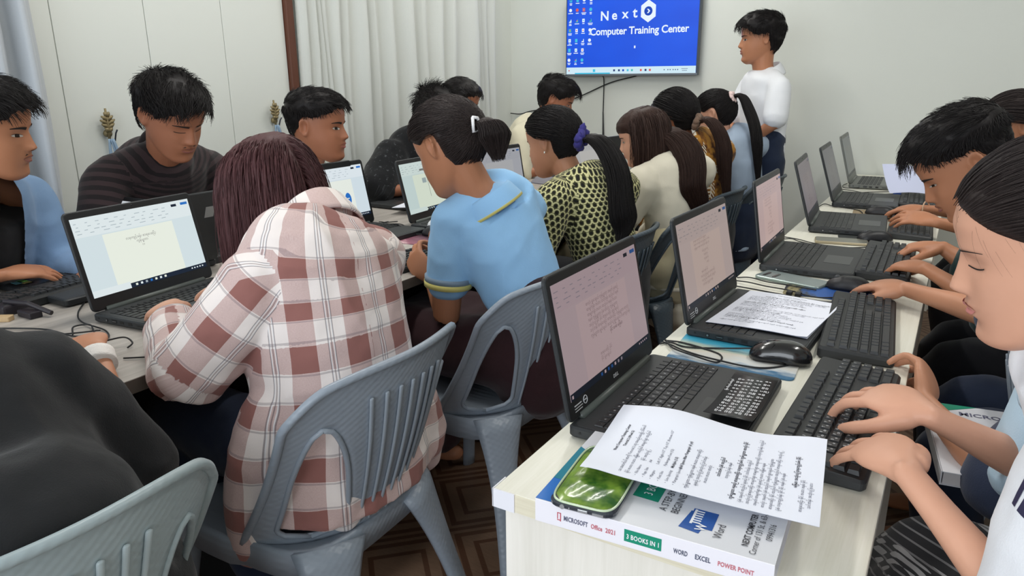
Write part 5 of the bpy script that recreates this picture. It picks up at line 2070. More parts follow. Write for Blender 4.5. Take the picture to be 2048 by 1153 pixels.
    def qchild(s, name, P, Q, m, uv=None, fm=None):
        return quads(name, P - s.base, Q, m, s.o, uv, fm)

    # ---- face
    def patch(s, name, xs, zs, m, lift=.0012, fm=None):
        """grid patch lying on the face; xs, zs arrays (r, c)"""
        y = face_y(xs, zs) + lift
        V = s.H(np.stack([xs, y, zs], -1).reshape(-1, 3))
        r, c = xs.shape
        F_ = [(i * c + j, i * c + j + 1, (i + 1) * c + j + 1, (i + 1) * c + j) for i in range(r - 1) for j in range(c - 1)]
        return s.child(name, V, F_, m, fm=fm)

    def face(s, open_=.6, lips=(150, 84, 80), brow=1.0, moustache=0.0, lipw=1.0):
        ml = mat('lips_%d_%d_%d' % lips, lips, .42)
        for sg in (-1, 1):
            n, r = 15, 7
            t_ = np.linspace(-1, 1, n)
            up = .0062 * open_ * (1 - t_ ** 2) ** .8 + .0016
            lo = -.0042 * open_ * (1 - t_ ** 2) ** .7 - .0008
            x = sg * (.031 + .0145 * t_)
            zc = .1105 + .0012 * t_
            if open_ < .25:
                zc = .1085 - .0022 * (1 - t_ ** 2); up = .0011 + 0 * t_; lo = -.0006 + 0 * t_
            ts = np.linspace(0, 1, r)[:, None]
            zs = zc + lo + (up - lo) * ts
            xs = np.tile(x, (r, 1))
            fm = []
            for i in range(r - 1):
                for j in range(n - 1):
                    tm = (t_[j] + t_[j + 1]) / 2
                    if i >= r - 2 or open_ < .25: fm.append(2)
                    elif abs(tm) < .40: fm.append(1)
                    else: fm.append(0)
            if sg > 0: pass
            s.patch('eye', xs, zs, [m_eyew, m_iris, m_lash], .0016, fm)
            n = 12
            t_ = np.linspace(0, 1, n)
            x = sg * (.012 + .040 * t_)
            zc = .1270 + .0055 * np.sin(t_ * 2.2) - .003 * t_
            th = .0052 * brow * (1 - .65 * t_ ** 2)
            zs = zc + np.array([-.5, 0, .5])[:, None] * th
            s.patch('eyebrow', np.tile(x, (3, 1)), zs, m_brow, .0014)
            a = np.linspace(0, 2 * np.pi, 9)[:-1]
            # nostril: a small dark ellipse under the tip
            xs = sg * .0075 + np.array([0, .0035])[:, None] * np.cos(a); zs = .0745 + np.array([0, .0018])[:, None] * np.sin(a)
            s.patch('nostril', xs, zs, m_nostril, .0012)
        n = 17
        t_ = np.linspace(-1, 1, n)
        x = .0235 * t_ * lipw
        zu = .0535 + .0085 * (1 - t_ ** 2) ** .7 - .0016 * np.exp(-(t_ / .16) ** 2)
        zl = .0535 - .0100 * (1 - t_ ** 2) ** .8
        ts = np.linspace(0, 1, 8)[:, None]
        s.patch('lips', np.tile(x, (8, 1)), zl + (zu - zl) * ts, ml, .0009)
        if moustache:
            x = .022 * t_
            zs = .0655 + .0045 * (1 - t_ ** 2) * np.linspace(-.2, 1, 4)[:, None] - .004 * t_ ** 2
            s.patch('moustache', np.tile(x, (4, 1)), zs, mat('stubble', (74, 52, 44), .8), .0010)
        return s

    # ---- clothes
    def torso_parts(s, thick, prof=None, t0=0.0, t1=1.0, top=True):
        SP, fw = s.spine(30)
        tt = np.linspace(0, 1, 30)
        pr = prof or (dict(t=[0, .15, .4, .65, .82, .93, 1], w=[.140, .138, .112, .124, .124, .082, .050], d=[.104, .098, .078, .090, .080, .060, .045]) if s.slim else None) or dict(t=[0, .15, .4, .65, .82, .93, 1], w=[.156, .156, .134, .143, .138, .088, .054], d=[.118, .114, .096, .104, .092, .066, .048])
        w = np.interp(tt, pr['t'], pr['w']) * s.build + thick
        d = np.interp(tt, pr['t'], pr['d']) * s.build + thick
        sel = (tt >= t0) & (tt <= t1)
        idx = np.where(sel)[0]
        # lateral axis turns from hips to shoulders: build rings by hand
        n = 30
        V, k_ = [], len(idx)
        T_ = np.gradient(SP, axis=0)
        for i in idx:
            t_ = tt[i]
            lat = nrm(s.lat_hip * (1 - t_) + s.lat_sh * t_)
            ax = nrm(T_[i]); lat = nrm(lat - ax * np.dot(lat, ax)); fr = np.cross(ax, lat) * -1
            for j in range(n):
                a = 2 * np.pi * j / n
                cx, cy = math.cos(a), math.sin(a)
                r = 1 / (abs(cx) ** 2.3 + abs(cy) ** 2.3) ** (1 / 2.3)
                V.append(SP[i] + lat * (w[i] * cx * r) + fr * (d[i] * cy * r))
        V = np.array(V)
        F_ = grid_faces(k_, n)
        F_.append(tuple(range(n))[::-1]); F_.append(tuple((k_ - 1) * n + j for j in range(n)))
        P = [(V, orient(V, F_))]
        if top:
            for sh in (s.shL, s.shR):
                c = s.neck - v3(0, 0, .016)
                Q_ = spline(np.array([c, c * .5 + sh * .5 + v3(0, 0, .004), sh]), 8)
                P.append(tb(Q_, np.linspace(.042, .048, 8) * s.build + thick, 12))
        return P, (SP, tt, w)

    def cloth(s, name, m, sleeves=(None, None), thick=.012, voxel=.008, hem=0.0, prof=None, fold=.006, seed=1, extra=None, sleeve_r=1.0, cuff=None, smooth=5, foldscale=(1, 1, 1), top=True, uvscale=1.0, t1=1.0, open_front=0.0, ring=0.0):
        """sleeves: end along the arm (0 shoulder, .5 elbow, 1 wrist) for left and right; returns object"""
        parts, (SP, tt, w) = s.torso_parts(thick, prof, hem, t1, top)
        bones = [(SP, w)]
        for i, sh in enumerate((s.shL, s.shR)):
            if sleeves[i] is None or s.el[i] is None: continue
            P, R, R2 = arm_chain(sh, s.el[i], s.wr[i], 30)
            e = max(4, int(round(sleeves[i] * 29)) + 1)
            flare = np.linspace(0, 1, e) * (.010 if sleeves[i] < .5 else .004)
            rr = np.maximum(R, .036)[:e] * s.arms * sleeve_r + thick + flare
            if sleeves[i] > .8: rr[-3:] *= np.array([.98, .90, .84])
            parts.append(tb(P[:e], rr, 16))
            bones.append((P[:e], rr))
        if extra: parts += extra
        if top and t1 > .93:
            up = nrm(s.H(v3(0, -.02, .03)) - s.neck); up = nrm(up * .8 + v3(0, 0, .5) + s.f * .25)
            lat = nrm(s.lat_sh - up * np.dot(s.lat_sh, up)); fr = np.cross(lat, up)
            if np.dot(fr, s.f) < 0: fr = -fr
            parts.append(torus_solid(s.neck + fr * .014 - v3(0, 0, .012 + ring), lat, fr, .056 + thick * .4 + ring * .3, .060 + thick * .4 + ring * .3, .017 + thick * .35))
        P, Q = remesh(parts, voxel, smooth)
        N = vnormals(P, Q)
        fs = v3(*foldscale)
        f1 = vnoise(P * fs * 9 + seed * 7.3, seed); f2 = vnoise(P * fs * v3(22, 22, 15) + seed, seed + 3); f3 = vnoise(P * fs * 42, seed + 5)
        ridge = (1 - np.abs(f1)) ** 2 - .45
        P = P + N * (fold * (ridge * .9 + .45 * f2 + .18 * f3))[:, None]
        P[:, 2] = np.maximum(P[:, 2], .004)
        if open_front:
            C = P[Q].mean(1)
            i_ = ((C[:, None, :] - SP[None]) ** 2).sum(2).argmin(1)
            off = C - SP[i_]
            fw_ = nrm(np.cross(s.lat_sh, v3(0, 0, 1))); la = s.lat_sh
            cut = (np.abs(off @ la) < open_front) & (off @ fw_ > .03)
            rim = np.intersect1d(Q[cut].ravel(), Q[~cut].ravel())
            i_ = ((P[rim][:, None, :] - SP[None]) ** 2).sum(2).argmin(1)
            o_ = (P[rim] - SP[i_]) @ la
            tgt = np.where(np.abs(o_) < open_front * 1.6, np.sign(o_) * open_front, o_)
            P[rim] += (tgt - o_)[:, None] * la
            Q = Q[~cut]
        # cloth coordinates: along / around the nearest bone, per face so that seams stay sharp
        C = P[Q].mean(1)
        best = np.full(len(C), 1e9); bi = np.zeros(len(C), int)
        for b_, (bp, br) in enumerate(bones):
            dd = ((C[:, None, :] - bp[None, ::2]) ** 2).sum(2)
            dmin = np.sqrt(dd.min(1)) - np.mean(br) * .8
            u_ = dmin < best; best[u_] = dmin[u_]; bi[u_] = b_
        UV = np.zeros((len(Q), 4, 2))
        for b_, (bp, br) in enumerate(bones):
            sel = np.where(bi == b_)[0]
            if not len(sel): continue
            X = P[Q[sel]].reshape(-1, 3)
            seg = np.concatenate([[0], np.cumsum(np.linalg.norm(np.diff(bp, axis=0), axis=1))])
            A_, B_ = bp[:-1], bp[1:]
            d_ = B_ - A_
            raw = ((X[:, None] - A_) * d_).sum(2) / np.maximum(1e-9, (d_ ** 2).sum(1))
            tq = np.clip(raw, 0, 1)
            pr_ = A_ + tq[..., None] * d_
            dist = ((X[:, None] - pr_) ** 2).sum(2)
            j = dist.argmin(1); rows = np.arange(len(X))
            along = seg[j] + tq[rows, j] * np.sqrt((d_[j] ** 2).sum(1))
            off = X - pr_[rows, j]
            ln0 = np.sqrt((d_[j] ** 2).sum(1))
            along = np.where((j == 0) & (raw[rows, j] < 0), raw[rows, j] * ln0, along)
            if b_ == 0:
                along = along + np.clip((along / seg[-1] - .66) / .22, 0, 1) * np.maximum(0, np.max(br) - np.linalg.norm(off, axis=1)) * .9
            lat = s.lat_sh if b_ == 0 else nrm(np.cross(bp[-1] - bp[0], s.fwd_hip if abs(np.dot(nrm(bp[-1] - bp[0]), s.fwd_hip)) < .9 else v3(0, 0, 1)))
            ax = nrm(bp[-1] - bp[0]); lat = nrm(lat - ax * np.dot(lat, ax)); fr = np.cross(ax, lat)
            ang = np.arctan2(off @ lat, -(off @ fr) if b_ == 0 else off @ fr)
            rr = np.mean(br)
            an = ang.reshape(-1, 4)
            w_ = (an.max(1) - an.min(1)) > np.pi
            an[w_] = np.where(an[w_] < 0, an[w_] + 2 * np.pi, an[w_])
            UV[sel, :, 0] = an * rr * .95 + .013 * b_
            UV[sel, :, 1] = along.reshape(-1, 4) + .017 * b_
        return s.qchild(name, P, Q, m, UV.reshape(-1, 2) * uvscale)

    def trousers(s, m, name='trousers', thick=.016, voxel=.011, ankle=.96, fold=.005, seed=4, skirt=False, m_hem=None):
        parts = []
        hips = tb(spline(np.array([s.hip - v3(0, 0, .07), s.hip, s.hip + v3(0, 0, .10)]), 6), np.full(6, .150) * s.build + thick, 20, np.full(6, .118) * s.build + thick, ref=s.lat_hip)
        parts.append(hips)
        for i in (0, 1):
            hj = s.hip + s.lat_hip * (.085 if i == 0 else -.085)
            e = s.knee[i] + (s.ankle[i] - s.knee[i]) * ankle
            P = spline(np.array([hj, hj * .5 + s.knee[i] * .5, s.knee[i], s.knee[i] * .5 + e * .5, e]), 20)
            parts.append(tb(P, np.interp(np.linspace(0, 1, 20), [0, .3, .52, .75, 1], [.092, .080, .062, .058, .052]) * s.build + thick * .7, 14))
        if skirt:
            for q in np.linspace(0, 1, 7):
                a = s.hip + s.lat_hip * (.085 - .17 * q); k_ = s.knee[0] * (1 - q) + s.knee[1] * q
                an = s.ankle[0] * (1 - q) + s.ankle[1] * q
                P = spline(np.array([a, a * .5 + k_ * .5, k_, k_ * .5 + an * .5, an * .9 + k_ * .1]), 16)
                parts.append(tb(P, np.interp(np.linspace(0, 1, 16), [0, .5, 1], [.10, .075, .06]), 12))
        P, Q = remesh(parts, voxel, 5)
        N = vnormals(P, Q)
        P = P + N * (fold * (vnoise(P * 12 + seed, seed) + .5 * vnoise(P * 30, seed + 2)))[:, None]
        P[:, 2] = np.maximum(P[:, 2], .01)
        UV = (P[Q].reshape(-1, 3) @ np.array([[1, 0], [.6, .3], [0, 1.0]]))
        return s.qchild(name, P, Q, m, UV)

    def collar(s, m, r=.066, h=.036, flare=.020, drop=.022, name='collar', m2=None, opening=.0, lift=.0):
        """stand-and-fall collar ring round the neck"""
        c = s.neck + v3(0, 0, .002)
        c = c - v3(0, 0, .022 - lift)
        up = nrm(nrm(s.H(v3(0, -.02, .03)) - s.neck) * .55 + v3(0, 0, .55))
        lat = nrm(s.lat_sh - up * np.dot(s.lat_sh, up)); fr = np.cross(up, lat) * -1
        if np.dot(fr, s.f) < 0: fr = -fr
        n = 44
        prof = [(0, -.02), (-.002, .012), (0, h), (.005, h + .003), (.010, h - .003), (flare * .8, h * .45), (flare + .003, h * .45 - drop * .72), (flare + .004, h * .45 - drop), (flare - .002, h * .45 - drop), (flare * .6, h * .3), (.008, .0)]
        V = []
        for j in range(n):
            a = -math.pi + opening + (2 * math.pi - 2 * opening) * j / (n - 1) + math.pi
            # a = 0 at the front
            q = np.cos(a) * fr + np.sin(a) * lat
            fd = .5 + .5 * math.cos(a)
            for k_, (o, z) in enumerate(prof):
                rr = (r + o) * s.hs
                zz = z - .042 * fd + (-.012 * fd ** 6 if k_ in (6, 7, 8) else 0)
                V.append(c + q * rr * (1 + .05 * fd) + fr * .010 * fd + up * zz)
        k_ = len(prof)
        F_ = [(j * k_ + i, j * k_ + (i + 1) % k_, (j + 1) * k_ + (i + 1) % k_, (j + 1) * k_ + i) for j in range(n - 1) for i in range(k_)]
        F_ += [tuple(range(k_)), tuple((n - 1) * k_ + i for i in range(k_))[::-1]]
        fm = None
        if m2 is not None:
            fm = [1 if (f % k_) in (6, 7) and f < (n - 1) * k_ else 0 for f in range(len(F_))]
            m = [m, m2]
        o = s.child(name, V, F_, m, fm=fm)
        l = o.data.uv_layers.new(name='cloth')
        ids = np.empty(len(o.data.loops), dtype=np.int32); o.data.loops.foreach_get('vertex_index', ids)
        uv = np.stack([(ids // k_) * .0125, (ids % k_) * .011 + .02], 1)
        l.data.foreach_set('uv', uv.astype(np.float32).ravel())
        return o

    def cuff_band(s, i, t_, w, m, thick, name='cuff', sleeve_r=1.0):
        P, R, R2 = arm_chain((s.shL, s.shR)[i], s.el[i], s.wr[i], 120)
        a, b_ = int(t_ * 119), min(119, int((t_ + w) * 119))
        if b_ - a < 2: b_ = a + 2
        seg = P[a:b_ + 1]
        rr = np.maximum(R[a:b_ + 1], .036) * s.arms * sleeve_r + thick
        V, F_ = tube(seg, rr, 24, round_caps=False)
        return s.child(name, V, F_, m)

    # ---- hair
    def hair_region(s, style):
        a = np.abs(HA)                                       # 0 front .. pi back
        if style == 'men':
            zh = np.interp(a, [0, .5, .8, 1.05, 1.25, 1.5, 1.75, 2.0, 2.4, 3.15], [.176, .172, .158, .146, .132, .136, .132, .090, .060, .050])
        elif style == 'fade':
            zh = np.interp(a, [0, .5, .8, 1.05, 1.25, 1.5, 1.75, 2.0, 2.4, 3.15], [.180, .176, .166, .158, .152, .152, .146, .116, .088, .076])
        elif style == 'bob':
            zh = np.interp(a, [0, .5, .8, 1.0, 1.12, 1.3, 1.5, 2.0, 2.4, 3.15], [.152, .156, .152, .150, .142, .080, .045, .045, .048, .044])
        else:
            zh = np.interp(a, [0, .5, .8, 1.05, 1.30, 1.5, 1.85, 2.05, 2.4, 3.15], [.184, .178, .166, .152, .138, .146, .146, .084, .056, .046])
        return zh

    def scalp(s, style, thick, m, noise=.004, name='hair', topk=1.0, seed=1, fringe=None):
        """closed hair cap following the skull; thick(a, z) in metres"""
        zh = s.hair_region(style)
        if style in ('men', 'fade'): zh = zh + .0045 * np.sin(HA * 17 + seed) * np.cos(HA * 7.3 + seed * 2)
        rows = HG.shape[0]; n = len(HA)
        t_ = np.linspace(0, 1, 26)
        O, I = [], []
        zi = HR[:, 0]
        for k_, q in enumerate(t_):
            zz = zh + (.2195 - zh) * q ** .85
            idx = np.interp(zz, zi, np.arange(rows))
            i0 = np.clip(idx.astype(int), 0, rows - 2); fr = (idx - i0)[:, None]
            j = np.arange(n)
            p = HG[i0, j] * (1 - fr) + HG[i0 + 1, j] * fr
            nn = HN[i0, j] * (1 - fr) + HN[i0 + 1, j] * fr
            nn /= np.maximum(1e-9, np.linalg.norm(nn, axis=1))[:, None]
            edge = min(1, q / .22) ** .6
            th = np.array([thick(abs(HA[x]), zz[x]) for x in range(n)]) * (.10 + .90 * edge)
            nz = vnoise(p * 70 + seed * 3.1, seed) * noise * edge + vnoise(p * v3(30, 30, 12) + 9, seed + 1) * noise * edge
            O.append(p + nn * (th + nz)[:, None] + (v3(0, 0, -.004) * (q == 0)))
            I.append(p - nn * .006)
        O, I = np.array(O), np.array(I)
        k_ = len(t_)
        V = np.vstack([O.reshape(-1, 3), I.reshape(-1, 3)])
        N_ = k_ * n
        F_ = grid_faces(k_, n) + [tuple(N_ + q for q in f[::-1]) for f in grid_faces(k_, n)]
        F_ += [(j, N_ + j, N_ + (j + 1) % n, (j + 1) % n) for j in range(n)]
        F_ += [tuple((k_ - 1) * n + j for j in range(n)), tuple(N_ + (k_ - 1) * n + j for j in range(n))[::-1]]
        s.cap = s.H(V)
        s.hair = s.child(name, s.cap, F_, m)
        return s.hair

    def roots(s, style, N, seed, zmin=0.0, off=.004, amin=0.0, amax=3.2):
        """random scalp points with normals (head coordinates)"""
        rg = np.random.default_rng(seed)
        zh = s.hair_region(style)
        out_p, out_n = [], []
        w = np.linalg.norm(HG - HG.mean((0, 1)), axis=2)
        while sum(map(len, out_p)) < N:
            d = rg.normal(size=(N * 3, 3)); d /= np.linalg.norm(d, axis=1)[:, None]
            a = np.arctan2(d[:, 0], d[:, 1])
            # pick grid cell by angle and by height
            zc = .115 + .105 * np.clip(d[:, 2] * 1.0, -1, 1)
            j = ((a + np.pi) / (2 * np.pi) * len(HA)).astype(int) % len(HA)
            i = np.clip(np.interp(zc, HR[:, 0], np.arange(len(HR))), 0, len(HR) - 1).astype(int)
            ok = (zc > zh[j] + zmin) & (np.abs(a) >= amin) & (np.abs(a) <= amax)
            out_p.append(HG[i[ok], j[ok]] + HN[i[ok], j[ok]] * off); out_n.append(HN[i[ok], j[ok]])
        return np.vstack(out_p)[:N], np.vstack(out_n)[:N]

    def strands(s, P, m, r0=.0006, r1=.00025, name='hair_strands', par=None, world=False):
        """P (N, k, 3) head or room coordinates -> hair curves"""
        X = P if world else s.H(P)
        X = X - s.base
        N, k_ = X.shape[:2]
        hc = bpy.data.hair_curves.new(name)
        hc.add_curves([k_] * N)
        hc.attributes['position'].data.foreach_set('vector', np.ascontiguousarray(X, dtype=np.float32).ravel())
        ra = hc.attributes.new('radius', 'FLOAT', 'POINT')
        ra.data.foreach_set('value', np.tile(np.linspace(r0, r1, k_) * s.hair_r, N).astype(np.float32))
        hc.materials.append(m)
        o = link(bpy.data.objects.new(name, hc), par or s.hair)
        o['kind'] = 'stuff'
        return o

    def short_hair(s, m, style='men', top=.024, side=.010, fringe=.5, N=2600, seed=1, spike=.5, length=.034, back=.016, comb=(0.0, .6)):
        def thick(a, z):
            tz = np.clip((z - .150) / .045, 0, 1)
            sd = side + (back - side) * np.clip((a - 1.6) / 1.0, 0, 1)
            fr = np.clip((1.15 - a) / .6, 0, 1)
            return sd * (1 - tz) + top * tz + fr * .010 * fringe * (1 - abs(tz - .5))
        s.scalp(style, thick, m, .0042, seed=seed)
        p, n = s.roots(style, N, seed, 0, .0)
        p = p + n * (thick(np.abs(np.arctan2(p[:, 0], p[:, 1])), p[:, 2]) * .97)[:, None]
        rg = np.random.default_rng(seed + 5)
        tz = np.clip((p[:, 2] - .150) / .045, 0, 1)[:, None]
        L = (side * 1.3 + .004 + (length - side * 1.3) * tz) * rg.uniform(.6, 1.15, (N, 1))
        flow = v3(comb[0], comb[1] + .15, -.1) * tz + v3(0, -.30, -.9) * (1 - tz)
        sw = vnoise(p * 32 + seed, seed + 8)[:, None] * v3(1, .3, 0) * .55
        flow = flow + sw
        flow = flow - n * (flow * n).sum(1)[:, None]
        flow /= np.maximum(1e-6, np.linalg.norm(flow, axis=1))[:, None]
        t1 = flow + n * (.16 + .9 * spike) + rg.normal(size=(N, 3)) * (.10 + .14 * spike)
        t1 /= np.linalg.norm(t1, axis=1)[:, None]
        front = np.clip(p[:, 1:2] / .06, 0, 1) * tz
        t2 = flow * .8 - n * (.25 - .3 * spike) + v3(0, 0, -.5) * front * fringe + rg.normal(size=(N, 3)) * .12
        k_ = np.linspace(0, 1, 6)[None, :, None]
        X = p[:, None] + t1[:, None] * L[:, None] * k_ * (1 - .4 * k_) + t2[:, None] * L[:, None] * .6 * k_ ** 2
        s.strands(X, m, .0007, .0003)
        return s

    def _collide(s, X, pad, bodies):
        """push room-space points out of head, neck and given capsules"""
        H = np.stack([(X - s.head) @ s.l, (X - s.head) @ s.f, (X - s.head) @ s.u], -1) / s.hs
        c = v3(0, -.008, .030); r = v3(.076, .097, .090) + pad
        e = (H - c) / r
        q = np.linalg.norm(e, axis=-1, keepdims=True)
        H2 = np.where(q < 1, c + e / np.maximum(q, 1e-6) * r, H)
        # jaw block
        c = v3(0, .03, -.05); r = v3(.060, .062, .062) + pad * .7
        e = (H2 - c) / r; q = np.linalg.norm(e, axis=-1, keepdims=True)
        H2 = np.where(q < 1, c + e / np.maximum(q, 1e-6) * r, H2)
        Y = s.head + (H2[..., 0:1] * s.l + H2[..., 1:2] * s.f + H2[..., 2:3] * s.u) * s.hs
        for (A, B, ra) in bodies:
            A, B = v3(A), v3(B); d = B - A
            t_ = np.clip(((Y - A) @ d) / max(1e-9, d @ d), 0, 1)[..., None]
            c = A + d * t_; v = Y - c; q = np.linalg.norm(v, axis=-1, keepdims=True)
            Y = np.where(q < ra, c + v / np.maximum(q, 1e-6) * ra, Y)
        return Y

    def body_caps(s, extra=0.030):
        SP, fw = s.spine(9)
        out = [(s.neck, s.shL, .066 + extra), (s.neck, s.shR, .066 + extra), (s.head - s.u * .05, s.neck, .058)]
        for off in (-.075, 0, .075):
            out.append((SP[2] + s.lat_sh * off, SP[7] + s.lat_sh * off * .8, .100 * s.build + extra))
        return out

    def fall(s, p, n, L, seed, k=16, part=0.0, stiff=.55, grav=1.0, pad=.010, comb=(0, 0, 0), jitter=.04, bodies=None, back=.0):
        """long hair: from the roots over the skull, then hanging"""
        rg = np.random.default_rng(seed)
        N = len(p)
        X = s.H(p)
        nn = n @ np.stack([s.l, s.f, s.u])
        sidev = np.sign(p[:, 0:1] - part) 
        d = nn * .45 + sidev * s.l * .55 * max(.1, 1 - back) + (-s.f) * back + v3(comb) + rg.normal(size=(N, 3)) * jitter
        d /= np.linalg.norm(d, axis=1)[:, None]
        path = [X]
        Ls = (L * rg.uniform(.86, 1.04, N))[:, None] if np.isscalar(L) else L[:, None]
        st = Ls / (k - 1)
        bodies = s.body_caps() if bodies is None else bodies
        for i in range(k - 1):
            d = d * stiff + v3(0, 0, -1) * (1 - stiff) * grav + (-nrm(s.f * v3(1, 1, 0))) * back * .42 * max(0, 1 - i / (k * .5)) + rg.normal(size=(N, 3)) * jitter * .5
            d /= np.linalg.norm(d, axis=1)[:, None]
            Y = s._collide(path[-1] + d * st, pad, bodies)
            e = Y - path[-1]; q = np.linalg.norm(e, axis=1)[:, None]
            d = e / np.maximum(q, 1e-6)
            path.append(np.where(q > .25 * st, Y, path[-1] + v3(0, 0, -.0005)))
        return np.stack(path, 1)

    def locks(s, P, r, m, name='hair', flat=.55, par=None, n=7):
        """room-space guide paths -> tapered locks joined in one mesh"""
        VV, FF, b = [], [], 0
        for q in P:
            k_ = len(q)
            t_ = np.linspace(0, 1, k_)
            R = r * np.interp(t_, [0, .15, .7, 1], [.75, 1, .95, .25])
            V, F_ = tube(q, R, n, R * flat, ref=q[0] - s.head + v3(.001, .002, .003), round_caps=False)
            VV.append(V); FF += [tuple(x + b for x in f) for f in F_]; b += len(V)
        return s.child(name, np.vstack(VV), FF, m, par)

    def long_hair(s, m, L=.30, N=2600, seed=1, part=.01, style='women', r=.0075, nl=240, m_str=None, pad=.012, amin=0.0, grav=1.0, stiff=.55, back=0.0, cap=.012, bodies=None):
        s.scalp(style, lambda a, z: cap + .004 * np.clip((z - .15) / .05, 0, 1), m, .002, seed=seed)
        p, n = s.roots(style, nl, seed + 1, .004, cap * .6, amin)
        G = s.fall(p, n, L, seed + 2, part=part, pad=pad, stiff=stiff, back=back, bodies=bodies)
        s.locks(G, r, m, 'hair_locks', par=s.hair)
        p, n = s.roots(style, N, seed + 3, .002, cap, amin)
        X = s.fall(p, n, L * 1.02, seed + 4, part=part, pad=pad + .006, jitter=.07, stiff=stiff, back=back, bodies=bodies)
        s.strands(X, m_str or m, .0007, .0003, world=True)
        return s

    def pony(s, m, tie, tail, tail_r, N=2200, Nt=1500, seed=1, style='women', cap=.007, m_tail=None, fan=1.0, strands_tail=True):
        """hair drawn back over the skull to `tie` (head coordinates), tail = room-space guide points"""
        tie = v3(tie)
        s.scalp(style, lambda a, z: cap, m, .0012, seed=seed)
        p, n = s.roots(style, N, seed + 1, 0, cap * .7)
        c = v3(0, -.008, .135)
        e0 = p - c; e1 = tie - c
        l0 = np.linalg.norm(e0, axis=1)[:, None]; l1 = np.linalg.norm(e1)
        u0, u1 = e0 / l0, (e1 / l1)[None]
        om = np.arccos(np.clip((u0 * u1).sum(1), -1, 1))[:, None]
        k_ = 12
        rg = np.random.default_rng(seed + 3)
        X = []
        for t_ in np.linspace(0, 1, k_):
            q = (np.sin((1 - t_) * om) * u0 + np.sin(t_ * om) * u1) / np.maximum(np.sin(om), 1e-4)
            rad = l0 * (1 - t_) + l1 * t_
            # stay on the ellipsoid of the skull, slightly proud
            el = 1 / np.linalg.norm(q / (v3(.0775, .0985, .0895) + cap + .004), axis=1)[:, None]
            w = math.sin(math.pi * t_) ** .6
            rad = np.maximum(rad, el * 1.0) * w + rad * (1 - w)
            X.append(c + q * (rad + .003 * math.sin(math.pi * t_)) + rg.normal(size=p.shape) * .0012 * math.sin(math.pi * t_))
        s.strands(np.stack(X, 1), m, .0007, .0005)
        return s.tail(m, tail, tail_r, Nt, seed, m_tail, fan, strands_tail)

    def tail(s, m, tail, tail_r, Nt=1500, seed=1, m_tail=None, fan=1.0, strands_tail=True, flat=.72, pad=.052):
        rg = np.random.default_rng(seed + 3)
        T_ = spline(np.array([v3(q) for q in tail]), 22)
        T_[4:] = s._collide(T_[4:], .012, s.body_caps(pad))
        for _ in range(6): T_[1:-1] = .25 * T_[:-2] + .5 * T_[1:-1] + .25 * T_[2:]
        t_ = np.linspace(0, 1, 22)
        rr = np.interp(t_, np.linspace(0, 1, len(tail_r)), tail_r)
        V, F_ = tube(T_, rr * .85, 14, rr * .83 * flat, ref=s.lat_sh)
        V = V + (vnoise(V * 60, seed) * .003)[:, None] * nrm(s.lat_sh)
        s.child('ponytail', V, F_, m_tail or m)
        if strands_tail:
            ph = rg.uniform(0, 2 * np.pi, Nt); ra = np.sqrt(rg.uniform(.3, 1.25, Nt))
            lat = s.lat_sh; fr = nrm(np.cross(T_[-1] - T_[0], lat))
            tw = rg.normal(size=(Nt, 1)) * .5
            k2 = 16
            id_ = np.linspace(0, 1, k2)
            Lf = rg.uniform(.75, 1.06, Nt)
            P = []
            for q in id_:
                tt_ = np.clip(q * Lf, 0, 1)
                ix = tt_ * 21; i0 = np.clip(ix.astype(int), 0, 20); f = (ix - i0)[:, None]
                c_ = T_[i0] * (1 - f) + T_[i0 + 1] * f
                over = np.clip(q * Lf - 1, 0, 1)[:, None]
                c_ = c_ + (T_[-1] - T_[-2]) * 21 * over
                r_ = np.interp(tt_, t_, rr)[:, None] * (1 + .25 * q * fan)
                a = ph + .5 * tw[:, 0] * q
                P.append(c_ + (np.cos(a)[:, None] * lat + np.sin(a)[:, None] * flat * fr) * r_ * ra[:, None])
            s.strands(np.stack(P, 1), m_tail or m, .0008, .00035, world=True, name='ponytail_strands')
        return s

    def torus_band(s, c, ax, R, r, m, name, wave=0.0, n=40):
        ax = nrm(ax); a = nrm(np.array(Vector(ax).orthogonal())); b_ = np.cross(ax, a)
        P = [v3(c) + (a * math.cos(t_) + b_ * math.sin(t_)) * R * (1 + wave * .5 * math.sin(7 * t_)) + ax * wave * R * math.sin(5 * t_ + 1) for t_ in np.linspace(0, 2 * math.pi, n)]
        rr = np.array([r * (1 + wave * 1.2 * math.sin(9 * t_)) for t_ in np.linspace(0, 2 * math.pi, n)])
        V, F_ = tube(np.array(P), rr, 8, round_caps=False)
        return s.child(name, V, F_, m)

    def print_on(s, ob, text, size, origin, ux, uy, ray, m, lift=.0006, bold=True, name='lettering'):
        """flat print laid on the cloth: text in the (ux, uy) plane, dropped along `ray` onto `ob`"""
        from mathutils.bvhtree import BVHTree
        me = ob.data
        bv = BVHTree.FromPolygons([v.co.copy() for v in me.vertices], [tuple(q.vertices) for q in me.polygons])
        V, F_ = text_geo(text, size, 'CENTER', bold, 1, 3)
        b = bmesh.new()
        vv = [b.verts.new(v) for v in V]
        for f in F_:
            try: b.faces.new([vv[q] for q in f])
            except ValueError: pass
        bmesh.ops.remove_doubles(b, verts=b.verts, dist=1e-5)
        bmesh.ops.triangulate(b, faces=b.faces)
        bmesh.ops.subdivide_edges(b, edges=[e for e in b.edges if e.calc_length() > .012], cuts=2, use_grid_fill=False)
        bmesh.ops.triangulate(b, faces=b.faces)
        o0 = v3(origin) - s.base; ux, uy, r = nrm(ux), nrm(uy), Vector(nrm(ray))
        out = []
        for v in b.verts:
            q = Vector(o0 + ux * v.co.x + uy * v.co.y)
            hit = bv.ray_cast(q, r, 1.0)
            out.append(tuple((hit[0] if hit[0] is not None else q + r * .2) - r * lift))
